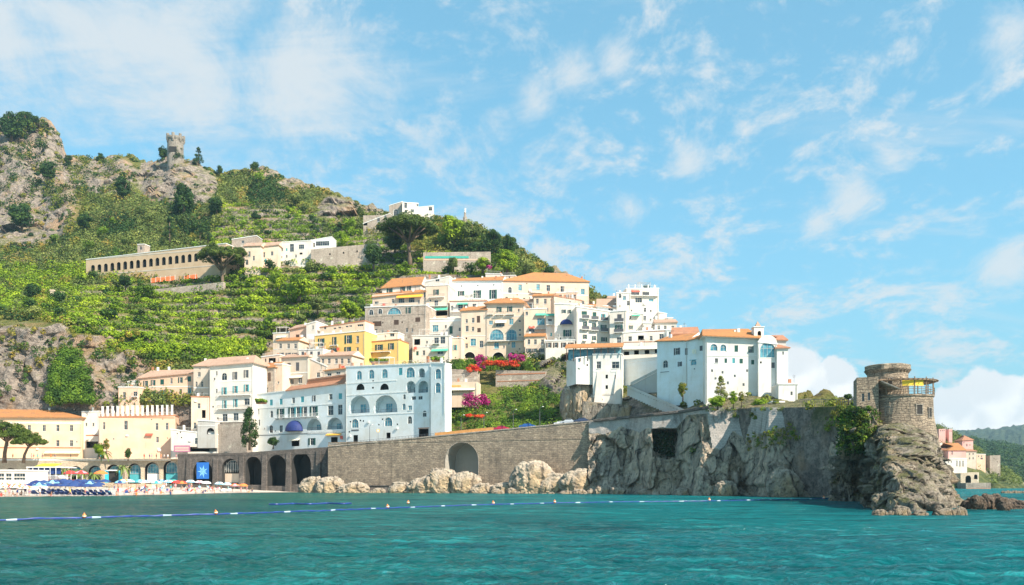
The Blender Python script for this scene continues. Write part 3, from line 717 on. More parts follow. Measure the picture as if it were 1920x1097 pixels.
Z1, Z2, Z3, Z4, Z5, Z6, Z7, Z8 = (0, 180, 3.919), (440, 280, 3.919), (0, 440, 3.919), (0, 700, 4.572), (200, 640, 4.9875), (470, 640, 5.053), (490, 500, 5.485), (780, 490, 5.485)
Y2, Y3, Y1, Y4 = (1060, 520, 4.571), (1230, 590, 6.093), (800, 640, 5.333), (1540, 660, 3.429)
G = lambda pts: pts

# ---- waterfront, left
bld('yellow_villa', 'long cream yellow building with an orange tiled roof behind the two beach pines', Z4, (-330, 700), (380, 382), 700, [
  ('w', 28, 55, R(470, -170, -50, 60, 250, 378, 495, 612)), ('w', 28, 55, R(600, -50, 60, 495, 612)), ('h', 1020, 10, [(190, 637)], 'terr'), ('h', 1020, 8, [(190, 425)]), ('r', 300, 14, [(540, 675)], 'c')],
  wall='cream', Y=290, ang=-6, depth=14, roof='otile', ridge=316, hip=(2, 12), base=4, cat='building', over=.8)
bld('white_house', 'blank white house wall rising behind the tiled roof of the long yellow villa', Z4, (75, 268), (200, 208), 330, wall='white', Y=306, ang=5, depth=8, base=14)
bld('terracotta_house', 'small house at the photo edge with an orange roof and a dark window', Z4, (-90, 62), (258, 258), 330, [('w', 28, 34, R(288, 10))], wall='peach', Y=305, roof='otile', ridge=222, base=12)
bld('long_white_house', 'low white house with a pale blue flat roof behind the yellow villa', Z4, (180, 620), (284, 300), 340, [('w', 40, 16, R(312, 260, 360, 450))], wall='bluewhite', Y=304, ang=2, base=14)
bld('small_white_house', 'small white house with an orange roof at the foot of the ivy cliff', Z4, (735, 905), (262, 240), 330, [('w', 20, 38, [(760, 290), (803, 286)]), ('w', 16, 40, [(885, 278)])], wall='white', Y=302, roof='otile', ridge=222, base=12)
bld('pink_house', 'tiny pale pink house left of the small white house under the cliff', Z4, (650, 735), (258, 258), 330, [('w', 18, 26, [(708, 290)]), ('a', 16, 34, [(672, 292)])], wall='pale', Y=304, base=12)
bld('tall_white_house', 'plain tall white house wedged between the yellow and the peach building', Z4, (700, 850), (326, 322), 700, [('x', 100, 55, [(790, 612)]), ('h', 110, 10, [(790, 532)], 'terr'), ('w', 16, 30, R(440, 740, 800))], wall='white', Y=294, ang=-3, base=3, depth=9)
r = bld('peach_terrace_building', 'long peach building whose roof terrace carries a row of white columns', Z5, (-72, 640), (705, 690), 1045, [
  ('w', 35, 85, [(180, 785)]), ('w', 26, 66, [(470, 797), (565, 795)]), ('s', 24, 58, [(670, 788)], 't'), ('w', 25, 55, [(475, 920)]), ('r', 70, 14, [(400, 868)], 'r'), ('w', 20, 70, [(-24, 790)]), ('h', 700, 8, [(285, 712)], 'terr'), ('d', 8, 10, [(420, 732), (525, 728), (570, 905), (660, 840)])],
  wall='peach', Y=287, ang=-10, depth=9, base=3, cat='building', corn='o')
for k in range(15):
    mb = MB(); u = 1.0 + (r[2] - 2) * k / 14; zt = r[3](u)
    mb.box(u - .28, u + .28, .2, .75, zt + .07, zt + 3.2); mb.box(u - .4, u + .4, .1, .85, zt + 3.203, zt + 3.35); mb.build('column', M['trim'], r[0])
mb = MB(); mb.box(0, r[2], 1.3, 1.5, r[3](0) + .07, r[3](0) + 1.1); mb.build('parapet', M['peach'], r[0])
bld('big_peach_house', 'broad peach apartment house with two rows of dark green shutters and pale tiled roof', Z5, (295, 815), (352, 300), 705, [
  ('s', 22, 52, [(365, 395), (435, 388), (690, 362)]), ('c', 36, 50, [(518, 380)], 'g'), ('w', 22, 52, [(605, 370)]), ('c', 34, 48, [(772, 352)], 'g'),
  ('c', 36, 46, [(355, 494)], 'g'), ('s', 16, 52, [(440, 492), (520, 485), (775, 462)], 't'), ('w', 26, 52, [(605, 478), (690, 470)]), ('w', 18, 26, [(355, 582), (447, 580), (525, 576), (610, 570), (692, 560), (776, 552)]),
  ('h', 520, 6, [(555, 425)]), ('h', 520, 6, [(555, 535)])], wall='peach', Y=296, ang=8, depth=11, roof='ptile', ridge=272, hip=(2, .2), cat='apartment house', base=8)
bld('peach_annex', 'lower peach wing with a small white rooftop room left of the broad peach house', Z5, (110, 297), (425, 425), 705, [('w', 28, 75, [(165, 512)]), ('w', 36, 44, [(267, 492)], 'B'), ('w', 18, 22, [(170, 582), (260, 590)])], wall='peach', Y=293, ang=5, depth=9, base=8)
bld('white_rooftop_room', 'small white rooftop room above the lower peach wing', Z5, (198, 298), (376, 366), 440, [('w', 26, 30, [(217, 403), (275, 400)], '-')], wall='white', Y=298, ang=5, depth=6, base=3)
bld('beige_tower_house', 'tall beige house with paired arched windows between the peach and the white house', Z5, (812, 962), (236, 236), 720, [
  ('w', 26, 44, [(865, 310)]), ('a', 18, 52, [(840, 402), (893, 400)]), ('d', 14, 18, [(842, 486), (893, 486)]), ('h', 150, 8, [(887, 435)]), ('w', 12, 12, [(872, 258)], '-')], wall='beige', Y=292, ang=6, depth=12, base=8, roof='ptile', ridge=170, hip=(3, 0))
r = bld('white_four_storey_house', 'white four storey house with long balconies beside the dark cypress', Z5, (962, 1368), (238, 205), 1000, [
  ('a', 50, 68, [(1100, 330)]), ('s', 22, 72, [(1200, 322), (1305, 304)], 'k'), ('s', 24, 66, [(1100, 464)], 't'), ('s', 24, 66, [(1203, 450), (1307, 437)], 't'),
  ('s', 20, 74, [(1103, 590), (1205, 578)], 't'), ('w', 50, 60, [(1312, 565)]), ('w', 50, 72, [(1106, 714), (1209, 706)], 'm'), ('w', 40, 60, [(1305, 692)]),
  ('b', 300, 8, [(1205, 506)]), ('b', 310, 8, [(1200, 632)]), ('b', 250, 8, [(1180, 756)]), ('w', 16, 40, [(1028, 300), (1028, 465)]), ('d', 12, 16, [(995, 612), (1040, 720)]), ('h', 300, 6, [(1200, 372)])],
  wall='white', Y=284, ang=12, depth=12, base=6, roof='ptile', ridge=140, hip=(.2, 3), cat='house', over=.7)
bld('stair_house', 'small pale house with a doorway at the head of the curved stair', Z5, (790, 952), (512, 516), 830, [('x', 35, 75, [(908, 680)]), ('w', 26, 60, [(735, 670), (825, 790)])], wall='pale', Y=285, ang=0, depth=4, base=6, corn='o')
bld('arched_white_house', 'low white house with three round topped windows above the dark arcade', Z5, (600, 1040), (818, 870), 1045, [
  ('a', 34, 60, [(840, 932)], 'm'), ('a', 55, 62, [(932, 932)], 'm'), ('a', 50, 50, [(1045, 940)], 'm'), ('x', 320, 44, [(935, 1010)]), ('d', 10, 12, [(660, 862), (690, 850), (700, 900)])], wall='white', Y=283, ang=3, depth=5, base=3)
bld('vaulted_stair_wall', 'pale grey sloping stair wall with a dark round arch below the beige house', Z5, (850, 1015), (735, 745), 880, [('l', 70, 60, [(972, 840)]), ('h', 160, 5, [(930, 790)])], wall='grey', Y=282, ang=12, depth=3, base=4, cat='stair')
bld('rough_retaining_wall', 'rough beige retaining wall under the white four storey house', Z5, (1040, 1310), (775, 760), 1010, wall='house', Y=281, ang=20, depth=2.4, base=5, corn=False, cat='wall')
# ---- hotel
bld('beige_brown_shutter_house', 'beige house with brown shuttered windows and orange roof above the planter terrace', Z6, (15, 228), (268, 248), 620, [('c', 30, 80, [(57, 350)], 'b'), ('c', 30, 84, [(175, 337)], 'b'), ('c', 34, 62, [(62, 482)], 'g'), ('w', 28, 60, [(150, 465)]), ('d', 12, 14, [(110, 296)])], wall='house', Y=292, ang=22, depth=10, base=6, roof='otile', ridge=205, hip=(.3, .3))
bld('cream_side_house', 'narrow cream house front with an awning right of the brown shutters', Z6, (228, 300), (212, 212), 500, [('w', 16, 22, [(262, 390)])], wall='pale', Y=291, ang=22, depth=9, base=6)
bld('grey_front_house', 'grey beige house with two tall dark windows above a white awning', Z6, (290, 545), (160, 148), 450, [('c', 32, 80, [(363, 246), (443, 240)], 'k'), ('w', 34, 62, [(335, 388)], '-'), ('w', 26, 52, [(395, 382)]), ('w', 34, 54, [(470, 372)]), ('h', 250, 8, [(415, 300)]), ('r', 150, 18, [(420, 335)], 'c'), ('d', 12, 12, [(302, 218)])], wall='beige', Y=294, ang=20, depth=9, base=8, roof='ptile', ridge=122, hip=(.3, .3))
bld('cream_stepped_house', 'cream stepped house under the left edge of the yellow apartment house', Z6, (545, 720), (150, 235), 400, [('w', 18, 40, [(665, 250)]), ('w', 30, 46, [(640, 318)]), ('w', 26, 40, [(680, 312)])], wall='pale', Y=292, ang=18, depth=8, base=8)
bld('cream_terrace_house', 'low cream house with orange awning roof just above the hotel tiles', Z6, (700, 905), (285, 262), 400, [('w', 40, 26, [(745, 315)]), ('w', 40, 22, [(830, 300)])], wall='pale', Y=280, ang=20, depth=7, base=8, roof='otile', ridge=256)
r = bld('white_hotel_wing', 'long white hotel wing with green french windows and a navy blue arched awning', Z6, (45, 902), (500, 402), 1000, [
  ('c', 28, 55, [(195, 580)], 't'), ('c', 28, 55, [(288, 572)], 't'), ('w', 26, 54, [(405, 560)]), ('c', 30, 55, [(490, 550)], 't'), ('s', 16, 56, [(600, 541)], 'k'), ('w', 32, 56, [(758, 526)]), ('c', 32, 55, [(850, 520)], 't'),
  ('s', 36, 100, [(287, 688), (393, 676)], 'g'), ('s', 36, 100, [(450, 672)], 't'), ('s', 26, 98, [(510, 670)], 'k'), ('s', 40, 98, [(600, 664)], 'g'), ('w', 52, 92, [(757, 655)]), ('w', 42, 96, [(848, 648)]),
  ('a', 26, 66, [(198, 690)]), ('w', 12, 54, [(75, 668)]), ('b', 400, 6, [(440, 722)], 'w'), ('h', 850, 6, [(470, 612)]), ('h', 850, 5, [(470, 876)], 'iron'),
  ('D', 150, 102, [(420, 800)]), ('l', 150, 104, [(421, 801)]), ('L', 140, 112, [(602, 788)]), ('L', 158, 112, [(795, 778)]), ('a', 32, 72, [(195, 832)], 'm'), ('w', 30, 68, [(288, 830)]), ('a', 16, 60, [(80, 770)]),
  ('x', 72, 58, [(425, 965)]), ('s', 36, 66, [(582, 950)], 'g'), ('x', 62, 50, [(793, 932)]), ('r', 140, 14, [(795, 880)], 'o'), ('a', 40, 70, [(192, 945)]), ('r', 90, 14, [(425, 930)], 'c'), ('h', 320, 30, [(700, 860)]), ('d', 10, 10, [(235, 850), (680, 860)])],
  wall='bluewhite', Y=276, ang=30, depth=3.0, base=3, cat='hotel', corn=True)
HW = r
r = bld('white_hotel_block', 'big pale blue white hotel block with two wide arched loggias and arched windows', Z6, (902, 1706), (236, 205), 960, [
  ('A', 48, 84, [(1028, 322)]), ('A', 50, 86, [(1145, 312)]), ('A', 54, 86, [(1270, 306)]), ('c', 34, 68, [(1420, 286)], 't'), ('A', 84, 98, [(1513, 295)], 'm'), ('L', 60, 86, [(1620, 298)]),
  ('l', 76, 60, [(1040, 432)]), ('l', 80, 60, [(1268, 430)]), ('L', 86, 112, [(1517, 432)]), ('L', 90, 114, [(1635, 430)]), ('d', 16, 16, [(1158, 440), (1160, 378)]),
  ('h', 480, 10, [(1145, 385)]), ('h', 590, 10, [(1195, 496)]), ('L', 198, 164, [(1028, 598)]), ('L', 228, 166, [(1276, 592)]), ('a', 24, 46, [(1456, 526)]), ('A', 30, 60, [(1452, 620)]), ('W', 36, 44, [(1510, 630)]),
  ('a', 34, 60, [(1648, 686)]), ('A', 66, 84, [(990, 778)], 'm'), ('A', 74, 84, [(1305, 762)], 'm'), ('a', 40, 72, [(1508, 746)]), ('x', 92, 78, [(1640, 868)]), ('x', 42, 64, [(995, 920)]), ('x', 38, 56, [(1306, 893)]),
  ('w', 40, 34, [(1545, 538), (1608, 536)], '-'), ('d', 12, 14, [(945, 762), (1040, 750), (1068, 755), (1250, 738), (1215, 790), (1390, 786), (935, 858), (1345, 742)]), ('h', 70, 12, [(990, 842)], 'iron'), ('h', 104, 8, [(1640, 822)], 'terr'), ('h', 805, 7, [(1305, 690)])],
  wall='bluewhite', Y=257.5, ang=29, depth=4.2, base=3, cat='hotel')
HB = r
bld('white_hotel_annex', 'narrow white hotel annex with two tall arched windows beside the garden slope', Z6, (1707, 1842), (200, 205), 640, [('A', 54, 96, [(1776, 308)], 'm'), ('A', 50, 98, [(1775, 440)], 'm')], wall='bluewhite', Y=247, ang=32, depth=3, base=14, cat='hotel')
# ---- middle town, left
bld('grey_pink_house', 'pale pink house with grey awning at the left end of the middle town row', Z7, (120, 292), (682, 672), 880, [('w', 32, 70, [(215, 762)]), ('r', 100, 16, [(212, 720)], 'c'), ('h', 170, 6, [(206, 848)])], wall='pale', ang=14, depth=9, Y=318)
bld('tan_roof_house', 'tan house with brown shuttered window and pale gabled roof left of the yellow apartments', Z7, (292, 470), (655, 612), 900, [('c', 36, 76, [(372, 736)], 'b'), ('r', 130, 40, [(358, 800)], 'c'), ('x', 60, 30, [(365, 850)])], wall='peach', ang=16, depth=9, Y=316, roof='ptile', ridge=585, hip=(.3, .3))
bld('white_gable_house', 'white house with a slanted white gable rising above the tan house', Z7, (462, 560), (590, 560), 900, [('w', 16, 40, [(530, 625)]), ('w', 16, 30, [(505, 715)]), ('d', 22, 36, [(510, 852)]), ('w', 16, 50, [(545, 780)])], wall='white', ang=16, depth=9, Y=313)
bld('low_white_cabin', 'low white cabin with a curved awning below the pink house', Z7, (190, 305), (822, 818), 930, [('w', 12, 40, [(245, 850)])], wall='white', ang=10, depth=5, Y=310)
bld('low_pink_house', 'low pink house with a dark garage opening above the beige brown house', Z7, (0, 190), (925, 900), 1030, [('x', 70, 46, [(112, 962)]), ('d', 12, 40, [(45, 965)]), ('d', 12, 16, [(8, 990)])], wall='pale', ang=16, depth=8, Y=300)
bld('yellow_apartment_house', 'yellow apartment house with dark green shutters under a white attic storey', Z7, (545, 1062), (706, 655), 1000, [
  ('s', 34, 86, [(617, 782)]), ('s', 22, 86, [(752, 766)]), ('s', 40, 86, [(896, 748)]), ('w', 28, 72, [(990, 748)]), ('w', 50, 58, [(615, 888)]), ('s', 32, 86, [(745, 882)]), ('s', 36, 86, [(890, 868)]),
  ('b', 90, 5, [(617, 828)]), ('b', 80, 5, [(752, 812)]), ('b', 80, 5, [(745, 926)]), ('b', 90, 5, [(890, 914)]), ('h', 500, 6, [(800, 945)], 'yellow')], wall='yellow', ang=18, depth=11, Y=304, base=5, cat='apartment house')
r = bld('white_attic_storey', 'pale peach attic storey with small dark windows on top of the yellow apartments', Z7, (600, 1065), (622, 552), 720, [('w', 30, 18, [(755, 636), (805, 627), (880, 616), (917, 611)], '-'), ('w', 62, 22, [(1018, 603)], '-'), ('w', 22, 36, [(655, 628)], '-')], wall='pale', ang=18, depth=7, Y=310, base=3, corn='o')
mb = MB(); mb.box(-3, r[2], -3.6, -3.45, -1.0, .9); mb.build('parapet', M['bluewhite'], r[0])
bld('small_yellow_house', 'small yellow house with three green shuttered windows right of the yellow apartments', Z7, (1050, 1412), (775, 745), 925, [('s', 34, 86, [(1078, 856)]), ('s', 42, 58, [(1212, 830)]), ('s', 30, 66, [(1335, 820)]), ('b', 200, 5, [(1230, 878)])], wall='yellow', ang=16, depth=9, Y=305, cat='house', corn='o')
bld('white_terrace_room', 'white terrace room with two shaded openings on the small yellow house', Z7, (1120, 1405), (690, 672), 760, [('w', 34, 30, [(1175, 716)], '-'), ('w', 46, 34, [(1345, 702)], '-')], wall='white', ang=14, depth=6, Y=309, base=3)
bld('stone_arch_house', 'rough stone house with a wide blue arched window and brown shutters', Z7, (1065, 1692), (415, 392), 705, [
  ('a', 45, 56, [(1130, 470)], 'm'), ('a', 42, 54, [(1222, 460)], 'm'), ('A', 146, 70, [(1366, 456)], 'm'), ('s', 26, 62, [(1512, 450)]), ('c', 90, 50, [(1190, 588)], 'b'), ('c', 50, 50, [(1388, 573)], 'b'), ('c', 50, 46, [(1608, 545)], 'b'), ('l', 90, 70, [(1382, 690)]), ('h', 620, 6, [(1378, 500)], 'house'), ('d', 10, 20, [(1250, 575), (1448, 570)])],
  wall='house', ang=14, depth=11, Y=322, cat='house')
bld('mauve_terrace_house', 'pinkish house with orange awning over a terrace above the stone arch house', Z7, (1140, 1692), (322, 262), 415, [('w', 40, 28, [(1185, 372)]), ('w', 110, 50, [(1248, 348)]), ('w', 24, 40, [(1352, 352)]), ('w', 60, 50, [(1440, 350), (1545, 345)], '-'), ('r', 270, 30, [(1530, 302)], 'o'), ('w', 20, 60, [(1680, 290)])],
  wall='pale', ang=14, depth=9, Y=338, roof='otile', ridge=250, base=7, hip=(.3, .3))
bld('top_left_white_house', 'white house with green arched window and orange roof at the upper left edge of town', Z7, (1240, 1640), (228, 190), 300, [('s', 30, 46, [(1320, 246)]), ('s', 24, 46, [(1455, 228)]), ('s', 20, 48, [(1520, 220)])], wall='white', ang=14, depth=9, Y=350, roof='otile', ridge=120, hip=(3, .3), base=7)
# ---- middle town, right
bld('narrow_cream_tower_house', 'narrow cream house with stacked balconies above a green shop awning', Z8, (100, 332), (250, 240), 600, [('s', 28, 56, [(208, 318)]), ('w', 40, 62, [(208, 432)]), ('r', 150, 30, [(268, 488)], 'g'), ('x', 120, 50, [(268, 535)]), ('b', 160, 5, [(215, 372)]), ('b', 220, 5, [(225, 462)], 'w')], wall='pale', ang=12, depth=10, Y=334, cat='house')
bld('slanted_white_house', 'white roof room with slanted parapet left of the orange tiled band', Z8, (90, 345), (208, 150), 260, [('w', 40, 26, [(220, 195)], '-'), ('b', 190, 5, [(210, 240)])], wall='white', ang=12, depth=6, Y=341, base=3)
bld('wide_white_house', 'wide white house with four porthole windows and tall dark green doors', Z8, (330, 885), (205, 200), 410, [('d', 12, 14, [(360, 260), (470, 254), (636, 250), (800, 243)]), ('c', 56, 44, [(372, 344)], 't'), ('s', 34, 50, [(465, 332)]), ('s', 40, 92, [(634, 346)]), ('s', 40, 92, [(795, 340)]), ('h', 560, 6, [(605, 296)])], wall='bluewhite', ang=11, depth=10, Y=342, roof='otile', ridge=172, hip=(.3, .3), base=8)
bld('white_lower_tier', 'lower white tier with shaded doors under a thin red roof line', Z8, (345, 725), (408, 402), 580, [('w', 22, 50, [(370, 482)]), ('w', 50, 74, [(457, 472)]), ('w', 40, 30, [(515, 456)]), ('r', 110, 16, [(480, 436)], 'g'), ('w', 40, 50, [(600, 462)]), ('b', 200, 5, [(460, 520)], 'w')], wall='white', ang=11, depth=7, Y=331, corn='o')
bld('white_cube_house', 'white cube shaped rooftop house above the wide white house', Z8, (715, 880), (122, 128), 220, wall='white', ang=10, depth=8, Y=358)
bld('grey_white_cube_house', 'grey white cube shaped house left of the peach palace roof', Z8, (880, 1022), (145, 142), 260, [('w', 14, 30, [(960, 170)])], wall='pale', ang=10, depth=8, Y=357)
bld('peach_palace', 'big pale peach palace with orange roof crowning the middle of the town', Z8, (880, 1778), (205, 215), 600, [
  ('a', 38, 64, [(966, 296)], 'm'), ('W', 38, 64, [(1070, 270)]), ('W', 38, 62, [(1255, 265)]), ('w', 38, 62, [(1360, 275)]), ('w', 42, 62, [(1506, 286)]), ('W', 40, 60, [(1715, 312)]), ('b', 120, 6, [(1235, 325)]), ('s', 24, 56, [(1370, 450)], 'k'), ('w', 70, 62, [(1258, 405)]), ('b', 100, 6, [(1258, 442)]), ('h', 880, 8, [(1329, 340)]), ('w', 30, 40, [(1715, 424)]), ('d', 10, 12, [(1040, 345), (1140, 230)])],
  wall='pale', ang=-8, depth=13, Y=343, roof='otile', ridge=122, hip=(14, 8), cat='palace', base=22)
bld('orange_roof_house', 'tall pale house with orange hipped roof, two big arched glazed bays and blue balconies', Z8, (725, 1112), (438, 436), 1005, [
  ('s', 26, 54, [(855, 496), (965, 492)]), ('w', 18, 30, [(1056, 505)]), ('b', 90, 5, [(860, 552)]), ('b', 90, 5, [(968, 550)]), ('b', 60, 5, [(765, 548)]), ('r', 112, 26, [(876, 620)], 'c'), ('W', 44, 60, [(980, 620)]), ('w', 90, 40, [(866, 652)], '-'), ('h', 380, 6, [(918, 570)]), ('W', 40, 40, [(770, 630)]),
  ('A', 150, 112, [(828, 755)], 'm'), ('A', 112, 112, [(984, 755)], 'm'), ('b', 370, 6, [(918, 822)]), ('W', 50, 66, [(828, 866)]), ('W', 40, 62, [(1003, 858)]), ('w', 16, 26, [(955, 845)]), ('l', 120, 66, [(846, 968)], 'm'), ('l', 92, 64, [(985, 968)], 'm'), ('w', 22, 22, [(1068, 755), (1066, 615), (1068, 706)])],
  wall='pale', ang=10, depth=11, Y=312, roof='otile', ridge=384, hip=(4, 4), cat='house', over=.9)
bld('arch_passage_house', 'cream house with a dark vaulted passage below brown shuttered windows', Z8, (462, 727), (515, 500), 1005, [('c', 34, 70, [(642, 596)], 'b'), ('c', 36, 44, [(648, 708)], 'b'), ('w', 38, 70, [(672, 852)]), ('W', 56, 74, [(588, 832)], 'm'), ('l', 112, 66, [(552, 965)], 'm'), ('d', 16, 18, [(518, 792)]), ('h', 250, 6, [(594, 768)]), ('w', 30, 60, [(525, 692)])],
  wall='pale', ang=10, depth=10, Y=314, roof='otile', ridge=468, hip=(.3, .3))
bld('blue_parapet_house', 'white house with a pale blue roof parapet in the middle of the town', Z8, (0, 588), (592, 580), 750, [('W', 62, 70, [(200, 690)], 'm'), ('c', 34, 78, [(360, 706)], 'g'), ('w', 52, 52, [(50, 722)]), ('w', 34, 60, [(525, 692)]), ('b', 330, 6, [(170, 752)]), ('h', 560, 22, [(300, 612)], 'bluewhite'), ('w', 20, 34, [(305, 672)])], wall='white', ang=13, depth=9, Y=322, cat='house')
bld('white_loggia_house', 'white house with a recessed loggia under the blue parapet house', Z8, (-40, 345), (760, 760), 990, [('x', 60, 60, [(12, 830)]), ('w', 48, 62, [(210, 815)], 'B'), ('w', 18, 28, [(112, 832)]), ('w', 50, 70, [(275, 812)], '-'), ('r', 170, 22, [(248, 912)], 'g'), ('w', 60, 30, [(250, 940)]), ('h', 360, 8, [(150, 880)])], wall='white', ang=13, depth=9, Y=310, cat='house')
bld('cream_corner_house', 'cream house with one green shuttered window left of the vaulted passage', Z8, (345, 465), (785, 780), 1005, [('s', 22, 56, [(400, 888)], 't'), ('d', 10, 12, [(440, 790), (405, 990)])], wall='pale', ang=13, depth=9, Y=311, cat='house')
bld('terrace_cluster_house', 'peach house of stepped terraces with a green awning and a red awning', Z8, (1112, 1345), (490, 480), 1000, [('w', 26, 36, [(1138, 536)]), ('r', 110, 22, [(1285, 545)], 'g'), ('r', 60, 22, [(1192, 676)], 'r'), ('w', 60, 34, [(1190, 712)], '-'), ('W', 80, 70, [(1285, 620)], '-'), ('c', 36, 46, [(1280, 856)], 'g'), ('b', 130, 6, [(1280, 700)], 'w'), ('b', 120, 6, [(1190, 770)]), ('w', 26, 50, [(1330, 960)]), ('h', 220, 6, [(1228, 800)])], wall='pale', ang=4, depth=10, Y=306, cat='house')
bld('green_awning_house', 'white house with a green shop awning and tiny green windows', Z8, (1335, 1440), (545, 545), 960, [('r', 104, 22, [(1385, 548)], 'g'), ('w', 40, 30, [(1378, 606)]), ('c', 24, 34, [(1392, 864)], 'g'), ('c', 20, 34, [(1390, 752)], 't'), ('b', 96, 5, [(1385, 655)], 'w')], wall='white', ang=2, depth=9, Y=301)
bld('yellow_parapet_house', 'pale house with a yellow parapet terrace above the white corner house', Z8, (1420, 1705), (350, 400), 520, [('w', 20, 12, [(1585, 415)])], wall='pale', ang=-6, depth=8, Y=318, corn='o', base=4)
bld('white_corner_house', 'white corner house with a grey half awning and double green shutters', Z8, (1425, 1655), (432, 440), 925, [('s', 22, 36, [(1520, 515)]), ('s', 18, 36, [(1578, 518)]), ('w', 56, 48, [(1545, 624)]), ('D', 130, 60, [(1545, 625)]), ('s', 44, 78, [(1558, 744)]), ('w', 42, 42, [(1540, 864)]), ('h', 230, 5, [(1540, 662)])], wall='white', ang=6, depth=11, Y=298, cat='house')
bld('white_green_shutter_block', 'long white block with three rows of small green shuttered windows and half round balconies', Y2, (96, 380), (248, 290), 585, [('c', 46, 30, [(162, 306)], 'g'), ('c', 32, 38, [(250, 318)], 'g'), ('s', 20, 30, [(325, 330)], 't')] +
  [('s', 18, 38, [p]) for p in ((170, 403), (248, 413), (168, 510), (246, 522))] + [('s', 26, 38, [p]) for p in ((328, 426), (332, 532))] + [('b', 62, 5, [(170, 356), (250, 366), (330, 376), (170, 450), (250, 458), (332, 468)], 's'), ('r', 34, 8, [(168, 540), (246, 548)], 'c')],
  wall='white', ang=-6, depth=10, Y=292, cat='apartment house')
bld('white_bay_house', 'white bay with four windows beside the long green shuttered block', Y2, (380, 520), (292, 280), 600, [('c', 38, 58, [(463, 346)], 'k'), ('s', 34, 46, [(460, 432)]), ('w', 38, 54, [(460, 540)]), ('b', 80, 6, [(460, 475), (462, 385)], 's'), ('b', 80, 5, [(455, 572)], 'w')], wall='white', ang=14, depth=10, Y=288)
bld('white_gabled_house', 'white gabled house with a single dark square window and an orange roof edge', Y2, (275, 522), (252, 285), 330, [('w', 40, 44, [(388, 262)])], wall='bluewhite', ang=4, depth=9, Y=302, roof='ptile', ridge=188, hip=(.3, .3), base=4)
bld('white_turret_house', 'small white turret house left of the tallest white tower', Y2, (440, 560), (130, 130), 300, [('a', 24, 36, [(468, 160)]), ('W', 26, 36, [(506, 178)]), ('w', 26, 40, [(540, 222)])], wall='white', ang=4, depth=8, Y=300, base=4)
r = bld('white_tower_house', 'tallest white terraced tower house with rooftop plants and an awning', Y2, (522, 800), (95, 92), 470, [('w', 58, 42, [(628, 196)]), ('W', 40, 24, [(735, 196)]), ('x', 70, 40, [(600, 140)]), ('x', 60, 30, [(690, 138)]), ('r', 70, 16, [(600, 118)], 'r'), ('b', 260, 6, [(660, 160)], 'w'), ('w', 30, 12, [(626, 282)], '-'), ('w', 26, 40, [(540, 150)]), ('h', 270, 5, [(660, 235)])], wall='white', ang=-4, depth=10, Y=304, cat='house')
TW = r
bld('white_stepped_annex', 'white stepped annex descending right of the tallest white tower', Y2, (800, 868), (295, 310), 500, wall='white', ang=-4, depth=9, Y=303)
bld('lower_stepped_annex', 'lowest white stepped annex beside the terrace rows', Y2, (868, 920), (345, 345), 500, wall='white', ang=-4, depth=9, Y=302)
bld('white_balcony_house', 'white house with green louvred canopy below the tallest tower', Y2, (520, 668), (290, 310), 480, [('w', 16, 32, [(557, 346)]), ('r', 70, 10, [(605, 325)], 'g'), ('s', 18, 34, [(562, 430)]), ('h', 140, 8, [(594, 386)])], wall='white', ang=2, depth=8, Y=292)
bld('white_pergola_terrace', 'broad white terrace with low parapet wall right of the green canopy', Y2, (668, 925), (388, 398), 470, [('w', 60, 10, [(780, 415)], '-')], wall='white', ang=2, depth=7, Y=290)
bld('long_terrace_house', 'long white house with a row of shaded rooms over a cream awning', Y2, (490, 912), (470, 442), 590, [('w', 30, 42, [(555, 527)]), ('x', 50, 42, [(648, 520)]), ('w', 24, 40, [(735, 522)]), ('w', 40, 46, [(825, 508)]), ('w', 24, 30, [(876, 508)]), ('h', 420, 6, [(700, 552)], 'terr'), ('h', 415, 5, [(700, 464)], 'terr')], wall='white', ang=8, depth=7, Y=262, base=2)
bld('lower_terrace_house', 'white restaurant gallery under a long cream awning above the blank wall', Y2, (488, 900), (605, 580), 690, [('r', 400, 22, [(692, 602)], 'c'), ('x', 44, 32, [(525, 652)]), ('x', 40, 36, [(610, 644)]), ('x', 40, 34, [(700, 640)]), ('x', 46, 36, [(790, 632)]), ('W', 30, 30, [(862, 634)], '-')], wall='white', ang=8, depth=6, Y=253, base=2)
bld('blank_white_wall', 'tall blank white supporting wall with a corbelled top under the restaurant gallery', Y2, (484, 794), (706, 684), 950, [('h', 300, 5, [(640, 722)])], wall='bluewhite', ang=42, depth=6, Y=243, base=8, cat='wall')
r = bld('orange_canopy_house', 'white house with two square windows and slanting buttresses under an orange tiled canopy', Y2, (236, 486), (655, 652), 1010, [('w', 38, 62, [(287, 752)]), ('w', 64, 58, [(430, 752)]), ('d', 20, 32, [(355, 851), (433, 853), (355, 941)]), ('h', 80, 8, [(284, 806)]), ('h', 84, 8, [(430, 806)]), ('h', 250, 16, [(361, 1005)], 'grey')], wall='cwhite', ang=10, depth=8, Y=238, base=4, cat='house')
OC = r
bld('white_side_wing', 'white side wing with a blue glazed veranda left of the square windowed house', Y2, (92, 238), (690, 670), 870, [('W', 20, 40, [(118, 708)]), ('d', 14, 16, [(188, 752)])], wall='cwhite', ang=-18, depth=7, Y=239, base=1.5)
